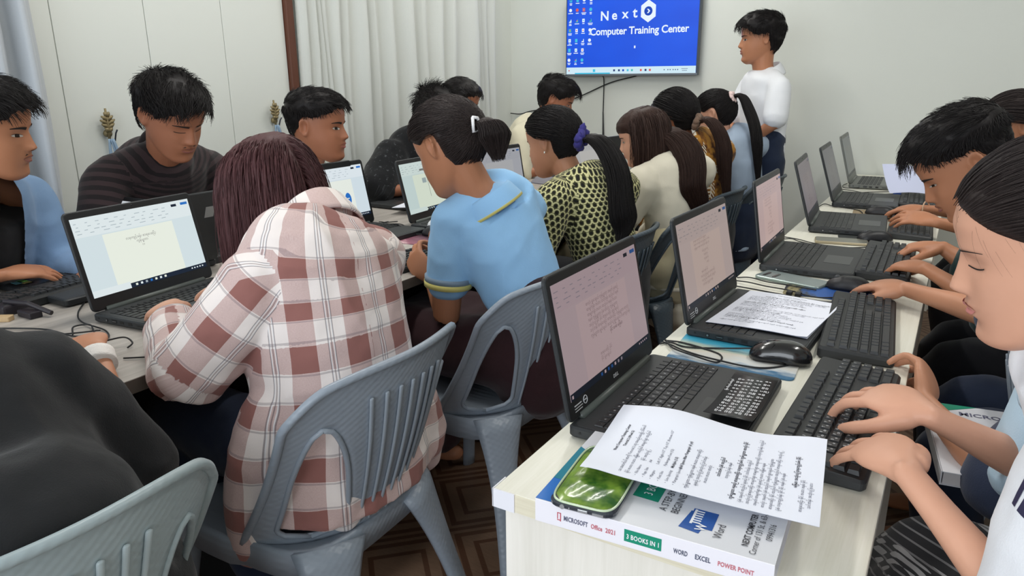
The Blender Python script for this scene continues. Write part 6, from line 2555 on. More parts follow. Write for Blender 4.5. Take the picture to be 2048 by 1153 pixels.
        b.verts.index_update()
        Fs = [tuple(v.index for v in f.verts) for f in b.faces]
        b.free()
        return mesh_np(name, out, Fs, m, s.o)
# ------------------------------------------------------------------ cloth materials
def cloth_base(name, rough=.85, sheen=.15):
    m = bpy.data.materials.new(name)
    k = Nodes(m)
    k.b.inputs['Roughness'].default_value = rough
    _set(k.b, 'Specular IOR Level', .2)
    _set(k.b, 'Sheen Weight', sheen)
    return m, k


def plain(name, rgb, var=.06, weave=500, bump=.15, vs=6):
    if name in _MATS: return _MATS[name]
    m, k = cloth_base(name)
    co = k.coord('Object')
    n = k.noise(co, vs, 4, .6); w = k.noise(co, weave, 2)
    c = srgb(*rgb)
    k.color(k.mix(n, tuple(x * (1 - var) for x in c), tuple(min(1, x * (1 + var)) for x in c)))
    k.bump(k.math('ADD', w, k.math('MULTIPLY', k.noise(co, 40, 3), 1.5)), bump, .003)
    _MATS[name] = m
    return m


def plaid():
    m, k = cloth_base('plaid_cloth')
    uv = k.coord('UV')
    s = k.sep(uv)
    nz = k.noise(k.mapping(uv, (1, 1, 1)), 14, 2)
    u = k.math('FRACT', k.math('MULTIPLY', s[0], 1 / .112))
    v = k.math('FRACT', k.math('MULTIPLY', s[1], 1 / .100))

    def band(x, a, b):
        return k.math('MULTIPLY', k.math('GREATER_THAN', x, a), k.math('LESS_THAN', x, b))
    du, dv = band(u, .02, .48), band(v, .02, .46)
    t_ = k.math('ADD', k.math('MULTIPLY', du, .5), k.math('MULTIPLY', dv, .5))
    thread = k.noise(k.mapping(uv, (1600, 260, 1)), 1.0, 1)
    thread2 = k.noise(k.mapping(uv, (260, 1600, 1)), 1.0, 1)
    t_ = k.math('ADD', t_, k.math('MULTIPLY', k.math('SUBTRACT', k.math('ADD', thread, thread2), 1.0), .22))
    r = k.t.nodes.new('ShaderNodeValToRGB'); k.link(t_, r.inputs[0])
    e = r.color_ramp.elements
    e[0].position = .08; e[0].color = (*srgb(240, 230, 226), 1)
    e[1].position = .92; e[1].color = (*srgb(150, 102, 96), 1)
    q = e.new(.5); q.color = (*srgb(206, 180, 176), 1)
    col = r.outputs[0]
    for c in (.70, .78):
        col = k.mix(k.math('MULTIPLY', band(u, c - .012, c + .012), .75), col, srgb(236, 234, 236))
    for c in (.685, .74, .795):
        col = k.mix(k.math('MULTIPLY', band(u, c - .010, c + .010), .6), col, srgb(96, 84, 92))
    for c in (.50, .985):
        col = k.mix(k.math('MULTIPLY', band(v, c - .02, c + .02), .40), col, srgb(110, 96, 106))
    k.color(col)
    k.bump(k.math('ADD', thread, k.math('MULTIPLY', k.noise(uv, 60, 3), 2)), .14, .003)
    return m


def scallop():
    m, k = cloth_base('scallop_print')
    uv = k.coord('UV')
    s = k.sep(uv)
    px, py = .0215, .0190
    row = k.math('FLOOR', k.math('MULTIPLY', s[1], 1 / py))
    offs = k.math('MULTIPLY', k.math('FRACT', k.math('MULTIPLY', row, .5)), 1.0)
    x = k.math('SUBTRACT', k.math('FRACT', k.math('ADD', k.math('MULTIPLY', s[0], 1 / px), offs)), .5)
    y = k.math('SUBTRACT', k.math('FRACT', k.math('MULTIPLY', s[1], 1 / py)), .78)
    d = k.math('SQRT', k.math('ADD', k.math('MULTIPLY', x, x), k.math('MULTIPLY', k.math('MULTIPLY', y, y), .62)))
    a = k.math('ABSOLUTE', k.math('SUBTRACT', d, .455))
    ring = k.math('LESS_THAN', a, .105)
    inner = k.math('LESS_THAN', d, .22)
    c = k.mix(inner, srgb(70, 70, 44), srgb(30, 30, 28))
    c = k.mix(ring, c, srgb(212, 208, 156))
    k.color(c)
    return m


def batik():
    m, k = cloth_base('batik_print')
    uv = k.coord('UV')
    n = k.noise(uv, 26, 4, .6)
    r = k.t.nodes.new('ShaderNodeValToRGB'); k.link(n, r.inputs[0])
    e = r.color_ramp.elements
    e[0].position = .40; e[0].color = (*srgb(74, 44, 24), 1)
    e[1].position = .56; e[1].color = (*srgb(178, 126, 52), 1)
    q = e.new(.48); q.color = (*srgb(130, 84, 36), 1)
    # white leaf sprays: narrow bands of a rippled wave broken into leaflets
    s = k.sep(k.mapping(uv, (1, 1, 1), (0, 0, 0), (0, 0, .6)))
    w = k.math('ABSOLUTE', k.math('SUBTRACT', k.math('FRACT', k.math('MULTIPLY', k.math('ADD', s[0], k.math('MULTIPLY', k.math('SINE', k.math('MULTIPLY', s[1], 38)), .02)), 7.5)), .5))
    leaf = k.math('SINE', k.math('ADD', k.math('MULTIPLY', s[1], 420), k.math('MULTIPLY', w, 26)))
    on = k.math('MULTIPLY', k.math('LESS_THAN', w, .19), k.math('GREATER_THAN', leaf, .15))
    on = k.math('MAXIMUM', on, k.math('LESS_THAN', w, .022))
    on = k.math('MULTIPLY', on, k.math('GREATER_THAN', k.noise(uv, 9, 2), .44))
    k.color(k.mix(on, r.outputs[0], srgb(226, 218, 200)))
    return m


def striped(name, a, b_, period, duty=.5):
    m, k = cloth_base(name)
    uv = k.coord('UV')
    s = k.sep(uv)
    n = k.noise(uv, 40, 3)
    f = k.math('FRACT', k.math('ADD', k.math('MULTIPLY', s[1], 1 / period), k.math('MULTIPLY', n, .12)))
    k.color(k.mix(k.math('LESS_THAN', f, duty), srgb(*a), srgb(*b_)))
    k.bump(k.noise(uv, 700, 2), .15, .002)
    return m


def speckled(name, a, b_, scale=60, thr=.6):
    m, k = cloth_base(name)
    uv = k.coord('UV')
    n = k.noise(uv, scale, 4, .65)
    r = k.t.nodes.new('ShaderNodeValToRGB'); k.link(n, r.inputs[0])
    e = r.color_ramp.elements
    e[0].position = thr - .03; e[0].color = (*srgb(*a), 1); e[1].position = thr + .05; e[1].color = (*srgb(*b_), 1)
    k.color(r.outputs[0])
    return m


def longyi():
    m, k = cloth_base('longyi_print')
    uv = k.mapping(k.coord('UV'), (1, 1, 1), (0, 0, 0), (0, 0, .3))
    s = k.sep(uv)
    a = k.math('SINE', k.math('MULTIPLY', s[0], 360)); b_ = k.math('SINE', k.math('MULTIPLY', s[1], 260))
    band = k.math('GREATER_THAN', k.math('SINE', k.math('MULTIPLY', s[1], 60)), .1)
    on = k.math('MULTIPLY', band, k.math('GREATER_THAN', k.math('MULTIPLY', a, b_), .15))
    ln_ = k.math('GREATER_THAN', k.math('SINE', k.math('MULTIPLY', s[1], 420)), .82)
    on = k.math('MAXIMUM', on, k.math('MULTIPLY', ln_, .5))
    k.color(k.mix(on, srgb(34, 34, 38), srgb(176, 176, 178)))
    return m


M_PLAID, M_SCAL, M_BATIK, M_LONG = plaid(), scallop(), batik(), longyi()
M_JEAN = plain('jeans_navy', (38, 48, 70), .18, 600, .2, 14)
M_DARK = plain('trousers_dark', (26, 27, 32), .1)
M_BLKSW = plain('sweat_black', (30, 31, 33), .10, 420, .2, 5)

# ------------------------------------------------------------------ the people
# 1  person in plaid, back to the camera
p = Person('person in a brown and cream plaid shirt, wine-tinted bob, typing with back to the camera', (-1.08, 1.0, .45), (-1.258, 1.085, 1.045), (-.82, -.10, -.56), hs=1.0,
           neck=(-1.105, 1.055, .985), sh=((-1.10, .895, .910), (-1.055, 1.150, .915)), el=((-1.205, .785, .745), (-1.23, 1.25, .77)), wr=((-1.440, .925, .800), (-1.455, 1.105, .800)),
           hip=(-1.055, 1.015, .545), knee=((-1.46, .92, .54), (-1.46, 1.13, .54)), ankle=((-1.12, .93, .09), (-1.30, 1.12, .09)),
           hd=[(-.93, .25, -.22), (-.97, .08, -.15)], hn=[(-.15, -.25, 1), (-.1, 0, 1)], curl=(.55, .55), skin_m=SK_C, voxel=.0045)
p.cloth('shirt', M_PLAID, (.90, .92), thick=.021, voxel=.0058, seed=3, fold=.0085, sleeve_r=1.18,
        prof=dict(t=[0, .15, .4, .65, .82, .93, 1], w=[.195, .185, .155, .142, .138, .100, .056], d=[.148, .142, .124, .116, .104, .074, .052]), ring=.012,
        extra=[tb(spline(np.array([(-1.02, 1.13, .66), (-.985, 1.185, .55), (-.975, 1.205, .44)]), 8), np.array([.07, .075, .075, .072, .068, .062, .054, .042]), 14),
               tb(spline(np.array([(-1.07, .87, .66), (-1.09, .83, .52), (-1.10, .81, .38)]), 8), np.array([.07, .072, .07, .066, .062, .056, .050, .040]), 14),
               tb(spline(np.array([(-.99, .93, .62), (-.955, .91, .52), (-.95, .91, .46)]), 6), np.array([.07, .065, .06, .055, .05, .04]), 12)])
p.collar(M_PLAID, r=.068, h=.050, flare=.024, drop=.034, lift=.026)
p.trousers(M_JEAN, seed=2)
p.long_hair(H_RED, L=.225, N=4200, seed=11, style='bob', bodies=[], amin=1.15, part=.008, r=.0065, nl=320, cap=.008, pad=.006, back=.12)

# 2  person in black, lower left corner
p = Person('person in a black sweatshirt bent over the table in the lower left corner', (-1.05, .38, .45), (-1.50, .30, 1.00), (-.85, -.1, -.55),
           neck=(-1.34, .36, .865), sh=((-1.25, .19, .785), (-1.20, .525, .832)), el=((-1.25, .08, .64), (-1.14, .615, .640)), wr=((-1.44, .30, .79), (-1.395, .725, .782)),
           hip=(-1.03, .375, .545), knee=((-1.44, .28, .55), (-1.42, .52, .57)), ankle=((-1.40, .28, .09), (-1.38, .50, .09)),
           hd=[(-.9, .3, -.1), (-.95, .28, -.02)], hn=[(0, 0, 1), (0, -.1, 1)], curl=(.5, .8), skin_m=SK_B, voxel=.006)
p.cloth('sweatshirt', M_BLKSW, (.9, .58), thick=.028, voxel=.010, seed=5, fold=.007, sleeve_r=1.22, prof=dict(t=[0, .15, .4, .65, .82, .93, 1], w=[.20, .20, .175, .165, .150, .10, .06], d=[.15, .15, .13, .12, .105, .075, .05]),
        extra=[tb(spline(np.array([(-1.02, .375, .66), (-1.01, .37, .54), (-1.02, .37, .46)]), 6), np.full(6, .19), 16), tb(spline(np.array([(-1.05, .30, .60), (-1.22, .27, .60)]), 6), np.full(6, .115), 14)])
p.trousers(M_DARK, seed=6)
p.cuff_band(1, .955, .03, plain('lace_white', (236, 232, 228), .04, 300, .5), -.004, 'lace_cuff')
p.short_hair(H_BLK, N=500)

# 3  person in denim
p = Person('person with curly black hair and thin moustache in a light denim jacket', (-2.35, .86, .45), (-2.125, .935, 1.165), (.70, .69, -.17), up=(.12, .0, 1), hs=1.06,
           neck=(-2.235, .895, 1.045), sh=((-2.275, 1.065, .965), (-2.15, .735, .955)), el=((-2.265, 1.115, .735), (-2.13, .66, .79)), wr=((-2.09, 1.12, .765), (-2.10, .895, .800)),
           hip=(-2.40, .90, .545), knee=((-2.05, 1.0, .54), (-2.05, .8, .54)), ankle=((-2.1, 1.0, .09), (-2.1, .8, .09)),
           hd=[(.8, -.4, 0), (.12, .98, -.10)], hn=[(0, 0, 1), (.25, 0, 1)], curl=(.4, .35), skin_m=SK_D, voxel=.0045)
p.face(.55, (150, 92, 80), 1.35, 1.0)
M_DENIM = plain('denim_light', (124, 154, 190), .10, 700, .25, 8)
p.cloth('vest', plain('vest_black', (22, 22, 25), .1), thick=.010, voxel=.009, seed=7, fold=.002, top=False, t1=.74)
o = p.cloth('denim_jacket', M_DENIM, (.95, .62), thick=.022, voxel=.009, seed=8, sleeve_r=1.12, t1=.95, open_front=.055)
p.collar(M_DENIM, r=.074, h=.026, flare=.026, drop=.030, opening=1.25)
p.trousers(M_DARK)
p.short_hair(H_BLK, top=.020, side=.009, N=3600, seed=31, spike=.35, length=.034, fringe=.4)
b = MB(); b.cyl(tuple(p.H(v3(-.078, -.010, .108)) - p.base), tuple(p.H(v3(-.088, -.008, .106)) - p.base), .006)
b.build('earbud', m_paper, p.o, True)

# 4  person in the striped sweater
p = Person('person in a dark striped crew-neck sweater looking down, black tousled hair', (-2.38, 1.48, .45), (-2.105, 1.445, 1.172), (.875, .04, -.48), up=(0, -.06, 1), hs=1.08,
           neck=(-2.235, 1.485, 1.065), sh=((-2.285, 1.685, .985), (-2.285, 1.31, .985)), el=((-2.20, 1.80, .755), (-2.22, 1.215, .765)), wr=((-2.055, 1.585, .815), (-2.06, 1.33, .79)),
           hip=(-2.44, 1.49, .55), knee=((-2.05, 1.6, .54), (-2.05, 1.38, .54)), ankle=((-2.1, 1.6, .09), (-2.1, 1.38, .09)),
           hd=[(.55, -.30, .55), (.9, .2, -.1)], hn=[(.6, .4, .6), (0, 0, 1)], curl=(.55, .5), skin_m=SK_A, voxel=.0045)
p.face(.18, (140, 84, 74), 1.2, .8)
p.cloth('sweater', striped('sweater_stripes', (34, 29, 31), (58, 46, 48), .030, .5), (.95, .95), thick=.019, voxel=.009, seed=9, sleeve_r=1.1)
p.torus_band(p.neck + v3(.012, 0, .012), nrm(p.H(v3(0, -.02, .03)) - p.neck), .066, .011, plain('neckband', (30, 25, 27)), 'neckband')
p.trousers(M_DARK)
p.short_hair(H_BLK, top=.017, side=.009, N=4200, seed=41, spike=.14, length=.042, fringe=.3, comb=(-.3, .5))

# 5  young person looking aside
p = Person('person with side-parted black hair in a pale grey shirt, looking aside behind the blue-shape laptop', (-2.38, 2.0, .45), (-2.00, 1.955, 1.112), (.915, .40, -.03), hs=1.06,
           neck=(-2.10, 1.945, .985), sh=((-2.20, 2.135, .915), (-2.10, 1.775, .915)), el=((-2.16, 2.2, .76), (-2.1, 1.7, .75)), wr=((-2.06, 2.0, .80), (-2.06, 1.85, .80)),
           hip=(-2.42, 2.01, .55), knee=((-2.05, 2.1, .54), (-2.05, 1.9, .54)), ankle=((-2.1, 2.1, .09), (-2.1, 1.9, .09)),
           hd=[(.8, -.4, 0), (.9, .2, 0)], hn=[(0, 0, 1), (0, 0, 1)], skin_m=SK_A, voxel=.0045)
p.face(.75, (164, 92, 84), 1.2)
p.cloth('shirt', speckled('shirt_pale_print', (150, 158, 150), (196, 202, 196), 40, .5), (.35, .35), thick=.016, voxel=.009, seed=10, t1=.95)
p.trousers(M_JEAN)
p.short_hair(H_BLK, style='fade', top=.022, side=.005, back=.008, N=3600, seed=51, spike=.10, length=.028, fringe=.5, comb=(.5, .55))

# 6  person in speckled black behind the polo person
p = Person('person with spiky black hair in a speckled black shirt, behind the blue polo person', (-2.38, 2.82, .45), (-2.135, 2.83, 1.098), (.80, -.30, -.50), hs=1.02,
           neck=(-2.24, 2.86, .985), sh=((-2.27, 3.02, .935), (-2.27, 2.665, .935)), el=((-2.2, 3.08, .77), (-2.235, 2.50, .790)), wr=((-2.05, 2.95, .80), (-2.08, 2.68, .80)),
           hip=(-2.44, 2.86, .55), knee=((-2.05, 2.95, .54), (-2.05, 2.75, .54)), ankle=((-2.1, 2.95, .09), (-2.1, 2.75, .09)),
           hd=[(.8, -.3, -.1), (.7, .6, -.1)], hn=[(0, 0, 1), (0, 0, 1)], skin_m=SK_A, voxel=.006)
p.face(.3)
p.cloth('shirt', speckled('shirt_speckled_black', (26, 27, 30), (84, 88, 92), 60, .62), (.42, .44), thick=.024, voxel=.010, seed=12, sleeve_r=1.3)
p.trousers(M_DARK)
p.short_hair(H_BLK, top=.034, side=.014, N=2600, seed=61, spike=.9, length=.050, fringe=.6)

# 6b  dark head behind
p = Person('person with smooth black hair and charcoal shirt, between spiky-haired and cream-top persons', (-2.40, 3.22, .45), (-2.21, 3.16, 1.158), (.93, -.1, -.30), hs=.98,
           neck=(-2.30, 3.21, 1.04), sh=((-2.33, 3.36, .97), (-2.33, 3.07, .97)), el=((-2.3, 3.42, .76), (-2.3, 3.10, .76)), wr=((-2.1, 3.35, .80), (-2.1, 3.2, .80)),
           hip=(-2.46, 3.23, .55), knee=((-2.06, 3.33, .54), (-2.06, 3.14, .54)), ankle=((-2.1, 3.33, .09), (-2.1, 3.14, .09)),
           hd=[(.9, -.1, -.1), (.9, .1, -.1)], hn=[(0, 0, 1), (0, 0, 1)], skin_m=SK_A, voxel=.007, build=.88)
p.face(.4)
p.cloth('shirt', plain('shirt_charcoal', (40, 42, 48)), (.42, .42), thick=.016, voxel=.011, seed=13)
p.trousers(M_DARK)
p.short_hair(H_BLK, top=.016, side=.012, N=1500, seed=62, spike=.1, length=.02)

# 7  person in blue polo
p = Person('person in a light blue polo with yellow-edged collar and sleeves, hair in a clipped tail', (-1.03, 1.70, .45), (-1.160, 1.600, 1.100), (-.885, .16, -.44), hs=1.02,
           neck=(-1.065, 1.645, .985), sh=((-1.145, 1.578, .912), (-1.040, 1.800, .925)), el=((-1.165, 1.565, .645), (-1.215, 1.985, .735)), wr=((-1.245, 1.605, .735), (-1.455, 2.035, .790)),
           hip=(-.935, 1.715, .545), knee=((-1.42, 1.60, .54), (-1.42, 1.82, .54)), ankle=((-1.38, 1.60, .09), (-1.38, 1.82, .09)),
           hd=[(-.76, .05, .64), (-.95, .28, -.12)], hn=[(-.35, -.80, .35), (0, -.1, 1)], curl=(.85, .55), thumb=(.9, .5), slim=True, armscale=.92, skin_m=SK_D, voxel=.0045)
p.face(.3, (160, 100, 92))
M_POLO = plain('polo_blue', (156, 204, 246), .05, 500, .2)
M_POLOY = plain('polo_trim_yellow', (222, 212, 128), .05)
p.cloth('polo_shirt', M_POLO, (.20, .20), thick=.012, ring=.010, voxel=.007, seed=14, fold=.006, sleeve_r=1.0, hem=.17)
p.collar(M_POLO, r=.062, h=.040, flare=.022, drop=.026, m2=M_POLOY)
for i in (0, 1):
    p.cuff_band(i, .185, .020, plain('polo_trim_grey', (136, 156, 176)), .0245, 'sleeve_band', 1.0)
    p.cuff_band(i, .206, .012, M_POLOY, .0255, 'sleeve_trim', 1.0)
p.trousers(plain('skirt_maroon', (52, 30, 34), .1), 'skirt', skirt=True, voxel=.014, thick=.024)
tie = p.H(v3(0, -.118, .125))
p.pony(H_SOFT, (0, -.108, .128), [tie, tie + v3(.030, .012, .006), tie + v3(.045, .02, -.030), tie + v3(.050, .025, -.085)], [.014, .026, .030, .012], N=4200, seed=71, cap=.013, Nt=1400, fan=1.8)
W = m_paper
c0 = tie + v3(.006, -.012, .0)
b = MB()
q = [tuple(c0 - p.base + v3(x, y, z)) for x, y, z in ((0, -.012, .020), (0.002, -.012, -.016), (.004, .006, -.014), (.004, .014, .002), (.002, .006, .018), (0, -.012, .020))]
b.tube(q, .0042, 8)
q = [tuple(c0 - p.base + v3(x, y, z)) for x, y, z in ((.006, .018, .010), (.008, .026, .004), (.008, .022, -.004))]
b.tube(q, .0045, 8)
b.build('hair_clip', mat('clip_white', (240, 240, 242), .3), p.o, True)

# 8  person in the patterned blouse
p = Person('person in a yellow and black scallop-print blouse, long ponytail with a purple scrunchie', (-1.02, 2.28, .45), (-1.215, 2.285, 1.060), (-.975, .10, -.20), hs=.99, slim=True,
           neck=(-1.105, 2.290, .955), sh=((-1.125, 2.130, .895), (-1.01, 2.430, .905)), el=((-1.185, 2.055, .66), (-1.15, 2.52, .67)), wr=((-1.41, 2.17, .785), (-1.40, 2.42, .785)),
           hip=(-.985, 2.29, .545), knee=((-1.4, 2.2, .54), (-1.4, 2.4, .54)), ankle=((-1.36, 2.2, .09), (-1.36, 2.4, .09)),
           hd=[(-.95, .2, -.1), (-.95, 0, -.1)], hn=[(0, 0, 1), (0, 0, 1)], skin_m=SK_B, voxel=.005)
p.face(.4, (170, 96, 90))
p.cloth('blouse', M_SCAL, (.50, .50), thick=.017, ring=.010, voxel=.008, seed=15, fold=.005, sleeve_r=1.1)
p.collar(M_SCAL, r=.060, h=.048, flare=.020, drop=.012)
p.trousers(M_DARK)
tie = p.H(v3(0, -.112, .105))
p.pony(H_BLK, (0, -.106, .105), [tie, tie + v3(.050, .008, -.015), tie + v3(.075, .015, -.13), tie + v3(.115, .035, -.27), tie + v3(.115, .045, -.34)], [.016, .030, .038, .040, .012], N=4000, seed=81, cap=.008, Nt=2200)
p.torus_band(tie + v3(.006, .0, 0), (.85, .1, -.15), .024, .014, plain('scrunchie_purple', (60, 56, 126), .15), 'scrunchie', .22)
b = MB(); V, F_ = tube(np.array([tie + v3(.01, 0, .02), tie + v3(.012, .002, .045), tie + v3(.014, .004, .052)]) - p.base, np.array([.012, .012, .004]), 8); b.add(V.tolist(), F_)
b.build('scrunchie_bow', plain('scrunchie_purple', (60, 56, 126), .15), p.o, True)
e = p.H(v3(.074, -.012, .084)) - p.base
b = MB(); V, F_ = tube(np.array([e, e + v3(.001, -.002, -.003)]), np.array([.0028, .0028]), 8); b.add(V.tolist(), F_)
b.build('earring', mat('pearl', (240, 236, 226), .15), p.o, True)

# 9  person in the cream jacket
p = Person('person in a cream jacket with long straight dark hair and fringe, reading a booklet', (-.98, 2.86, .45), (-1.105, 2.850, 1.045), (-.92, -.24, -.30), hs=.98,
           neck=(-1.005, 2.880, .950), sh=((-1.050, 2.725, .880), (-.915, 3.005, .905)), el=((-1.150, 2.680, .690), (-1.09, 3.09, .70)), wr=((-1.285, 2.925, .790), (-1.33, 3.06, .79)),
           hip=(-.955, 2.87, .545), knee=((-1.38, 2.78, .54), (-1.38, 2.98, .54)), ankle=((-1.34, 2.78, .09), (-1.34, 2.98, .09)),
           hd=[(-.35, .50, .75), (-.8, .1, .4)], hn=[(.55, .75, -.25), (0, .3, 1)], curl=(.45, .5), skin_m=SK_C, voxel=.005, slim=True)
p.face(.35, (176, 100, 96))
M_CREAM = plain('jacket_cream', (222, 216, 198), .05, 400, .2)
p.cloth('jacket', M_CREAM, (.96, .95), thick=.020, voxel=.008, seed=16, fold=.006, sleeve_r=1.2,
        extra=[tb(spline(np.array([(-.99, 2.90, .62), (-.975, 2.90, .5), (-.97, 2.90, .36)]), 6), np.full(6, .14), 14)])
p.trousers(plain('trousers_cream', (206, 196, 164), .08))
p.long_hair(H_BRN, L=.17, N=3600, seed=91, style='bob', bodies=[], amin=1.25, part=.0, r=.0065, nl=240, cap=.007, pad=.005, back=.25)
p.tail(H_BRN, [p.H(v3(0, -.070, .130)), p.H(v3(0, -.092, .06)), p.H(v3(0, -.105, .0)), (-.945, 2.885, .88), (-.900, 2.885, .80), (-.882, 2.88, .735)], [.040, .060, .060, .052, .042, .018], 1800, 95, flat=.5, pad=.026)

# 10 person in the batik blouse
p = Person('person in a brown batik blouse with white leaves, hair tied low with a brown scrunchie', (-.98, 3.26, .45), (-1.115, 3.250, 1.100), (-.95, .26, -.17), hs=1.0,
           neck=(-1.035, 3.270, .995), sh=((-1.065, 3.130, .940), (-.935, 3.415, .950)), el=((-1.15, 3.07, .70), (-1.1, 3.47, .70)), wr=((-1.37, 3.20, .79), (-1.38, 3.37, .79)),
           hip=(-.955, 3.28, .545), knee=((-1.38, 3.2, .54), (-1.38, 3.38, .54)), ankle=((-1.34, 3.2, .09), (-1.34, 3.38, .09)),
           hd=[(-1, .1, -.1), (-1, 0, -.1)], hn=[(0, 0, 1), (0, 0, 1)], skin_m=SK_A, voxel=.006, slim=True)
p.face(.4)
p.cloth('blouse', M_BATIK, (.42, .42), thick=.017, voxel=.009, seed=17, sleeve_r=1.12)
p.trousers(M_DARK)
tie = p.H(v3(0, -.112, .078))
p.pony(H_BLK, (0, -.106, .082), [tie, tie + v3(.04, .02, -.03), tie + v3(.07, .05, -.14), tie + v3(.085, .07, -.30)], [.014, .026, .032, .016], N=3000, seed=101, cap=.010, m_tail=H_BRN, Nt=1500)
p.torus_band(tie + v3(.004, 0, 0), (.8, .2, -.3), .024, .013, speckled('scrunchie_brown', (92, 70, 58), (150, 126, 108), 120, .5), 'scrunchie', .2)

# 11 person with the high ponytail
p = Person('person in a pale blue shirt, high long ponytail in a pink band', (-.95, 3.66, .45), (-1.050, 3.650, 1.092), (-.95, .06, -.25), hs=.98,
           neck=(-.985, 3.665, .990), sh=((-1.000, 3.535, .935), (-.875, 3.815, .945)), el=((-1.10, 3.50, .70), (-1.05, 3.88, .70)), wr=((-1.34, 3.6, .79), (-1.35, 3.76, .79)),
           hip=(-.92, 3.68, .545), knee=((-1.35, 3.6, .54), (-1.35, 3.78, .54)), ankle=((-1.3, 3.6, .09), (-1.3, 3.78, .09)),
           hd=[(-1, .1, -.1), (-1, 0, -.1)], hn=[(0, 0, 1), (0, 0, 1)], skin_m=SK_C, voxel=.006, slim=True)
p.face(.4, (180, 104, 100))
M_PBL = plain('shirt_pale_blue', (172, 190, 212), .06, 400, .2)
p.cloth('shirt', M_PBL, (.42, .42), thick=.018, ring=.012, voxel=.009, seed=18)
p.collar(M_PBL, r=.060, h=.038, flare=.022, drop=.018)
p.trousers(M_JEAN)
tie = p.H(v3(0, -.105, .175))
p.pony(H_BLK, (0, -.098, .168), [tie, tie + v3(.045, .01, .012), tie + v3(.085, .005, -.07), tie + v3(.115, -.01, -.22), tie + v3(.150, -.03, -.40)], [.013, .020, .025, .024, .008], N=3000, seed=111, cap=.008, Nt=1500)
p.torus_band(tie + v3(.003, 0, .0), (.8, 0, .35), .020, .011, plain('band_pink', (226, 200, 196)), 'hair_band', .12)

# 12 person in cream at the far end
p = Person('person with short black hair in a cream top, seated under the television', (-2.28, 3.74, .45), (-2.00, 3.80, 1.150), (.90, .33, -.36), hs=1.02,
           neck=(-2.11, 3.77, 1.035), sh=((-2.19, 3.94, .965), (-2.12, 3.60, .965)), el=((-2.15, 4.0, .76), (-2.08, 3.53, .76)), wr=((-1.98, 3.85, .80), (-1.93, 3.68, .80)),
           hip=(-2.32, 3.74, .55), knee=((-1.95, 3.83, .54), (-1.95, 3.65, .54)), ankle=((-2.0, 3.83, .09), (-2.0, 3.65, .09)),
           hd=[(.9, -.1, -.1), (.9, .1, -.1)], hn=[(0, 0, 1), (0, 0, 1)], skin_m=SK_A, voxel=.006, build=.95)
p.face(.3)
p.cloth('shirt', plain('shirt_cream', (214, 208, 184), .05), (.45, .45), thick=.018, voxel=.010, seed=19)
p.trousers(M_DARK)
p.short_hair(H_BLK, top=.026, side=.008, N=2400, seed=121, spike=.3, length=.036, fringe=.9, comb=(0, .8))

# 13 instructor
p = Person('person standing in a white polo and navy jeans, hands clasped, facing the screen', (-.90, 3.96, 0.0), (-.930, 3.945, 1.452), (-.93, -.36, -.04), hs=1.0,
           neck=(-.890, 3.970, 1.305), sh=((-.795, 3.850, 1.222), (-1.000, 4.085, 1.225)), el=((-.795, 3.800, 1.060), (-1.06, 4.06, 1.04)), wr=((-.945, 3.785, .935), (-1.02, 3.86, .935)),
           hip=(-.895, 3.965, .870), knee=((-.84, 3.89, .46), (-.97, 4.03, .46)), ankle=((-.82, 3.90, .085), (-.97, 4.05, .085)),
           hd=[(-.75, .10, -.62), (-.3, -.75, -.55)], hn=[(-.3, -.9, .2), (-.75, -.4, .3)], curl=(.6, .7), skin_m=SK_D, voxel=.005, build=.92, armscale=.92)
p.face(.6, (160, 96, 88))
M_WHT = plain('polo_white', (236, 238, 242), .02, 400, .15)
o = p.cloth('polo_shirt', M_WHT, (.27, .27), thick=.012, ring=.016, voxel=.007, seed=20, fold=.004, sleeve_r=1.0, smooth=4)
p.print_on(o, 'Next Training', .016, (-1.20, 3.70, 1.165), (.74, -.67, 0), (0, 0, 1), (.67, .74, 0), mat('print_logo_grey', (150, 154, 164), .6))
p.collar(M_WHT, r=.062, h=.040, flare=.026, drop=.030, opening=.16, lift=.014)
p.trousers(M_JEAN, ankle=.98)
p.short_hair(H_BLK, top=.026, side=.014, back=.018, N=3200, seed=131, spike=.05, length=.036, fringe=.9, comb=(.2, .6))

# 14 person in the white tee, close to the camera
p = Person('person in a white printed tee with pale blue sleeve, typing close to the camera', (.36, 1.04, .45), (.108, 1.035, 1.086), (-.955, -.04, -.29), up=(0, -.04, 1), hs=1.02,
           neck=(.185, 1.07, .990), sh=((.205, .880, .915), (.215, 1.255, .935)), el=((.165, .815, .700), (.165, 1.215, .725)), wr=((-.002, .952, .808), (.012, 1.122, .818)),
           hip=(.34, 1.05, .545), knee=((.03, .97, .54), (.03, 1.16, .54)), ankle=((.08, .97, .09), (.08, 1.16, .09)),
           hd=[(-.52, .84, -.10), (-.82, .55, -.02)], hn=[(-.05, -.50, .86), (-.05, -.22, 1)], curl=(.34, .44), thumb=(.4, .8), spread=(1.6, 1.5), fyaw=(-.46, .02), slim=True, hair_r=.55, skin_m=SK_C, voxel=.0035, armscale=.98)
p.face(.22, (206, 132, 124), .45)
M_NAIL = mat('fingernail', (226, 172, 156), .3)
p.fingernails(M_NAIL)
M_TEE = plain('tee_white', (232, 234, 240), .02, 400, .15)
o = p.cloth('tee', M_TEE, (.46, None), thick=.030, voxel=.0075, seed=21, fold=.006, sleeve_r=1.5)
p.print_on(o, 'IE', .056, (-.035, .772, .905), (.29, -.95, .0), (.28, .09, .95), (.91, .29, -.29), mat('print_indigo', (40, 38, 72), .6))
PB2 = plain('sleeve_pale_blue', (190, 216, 234), .04, 400, .15)
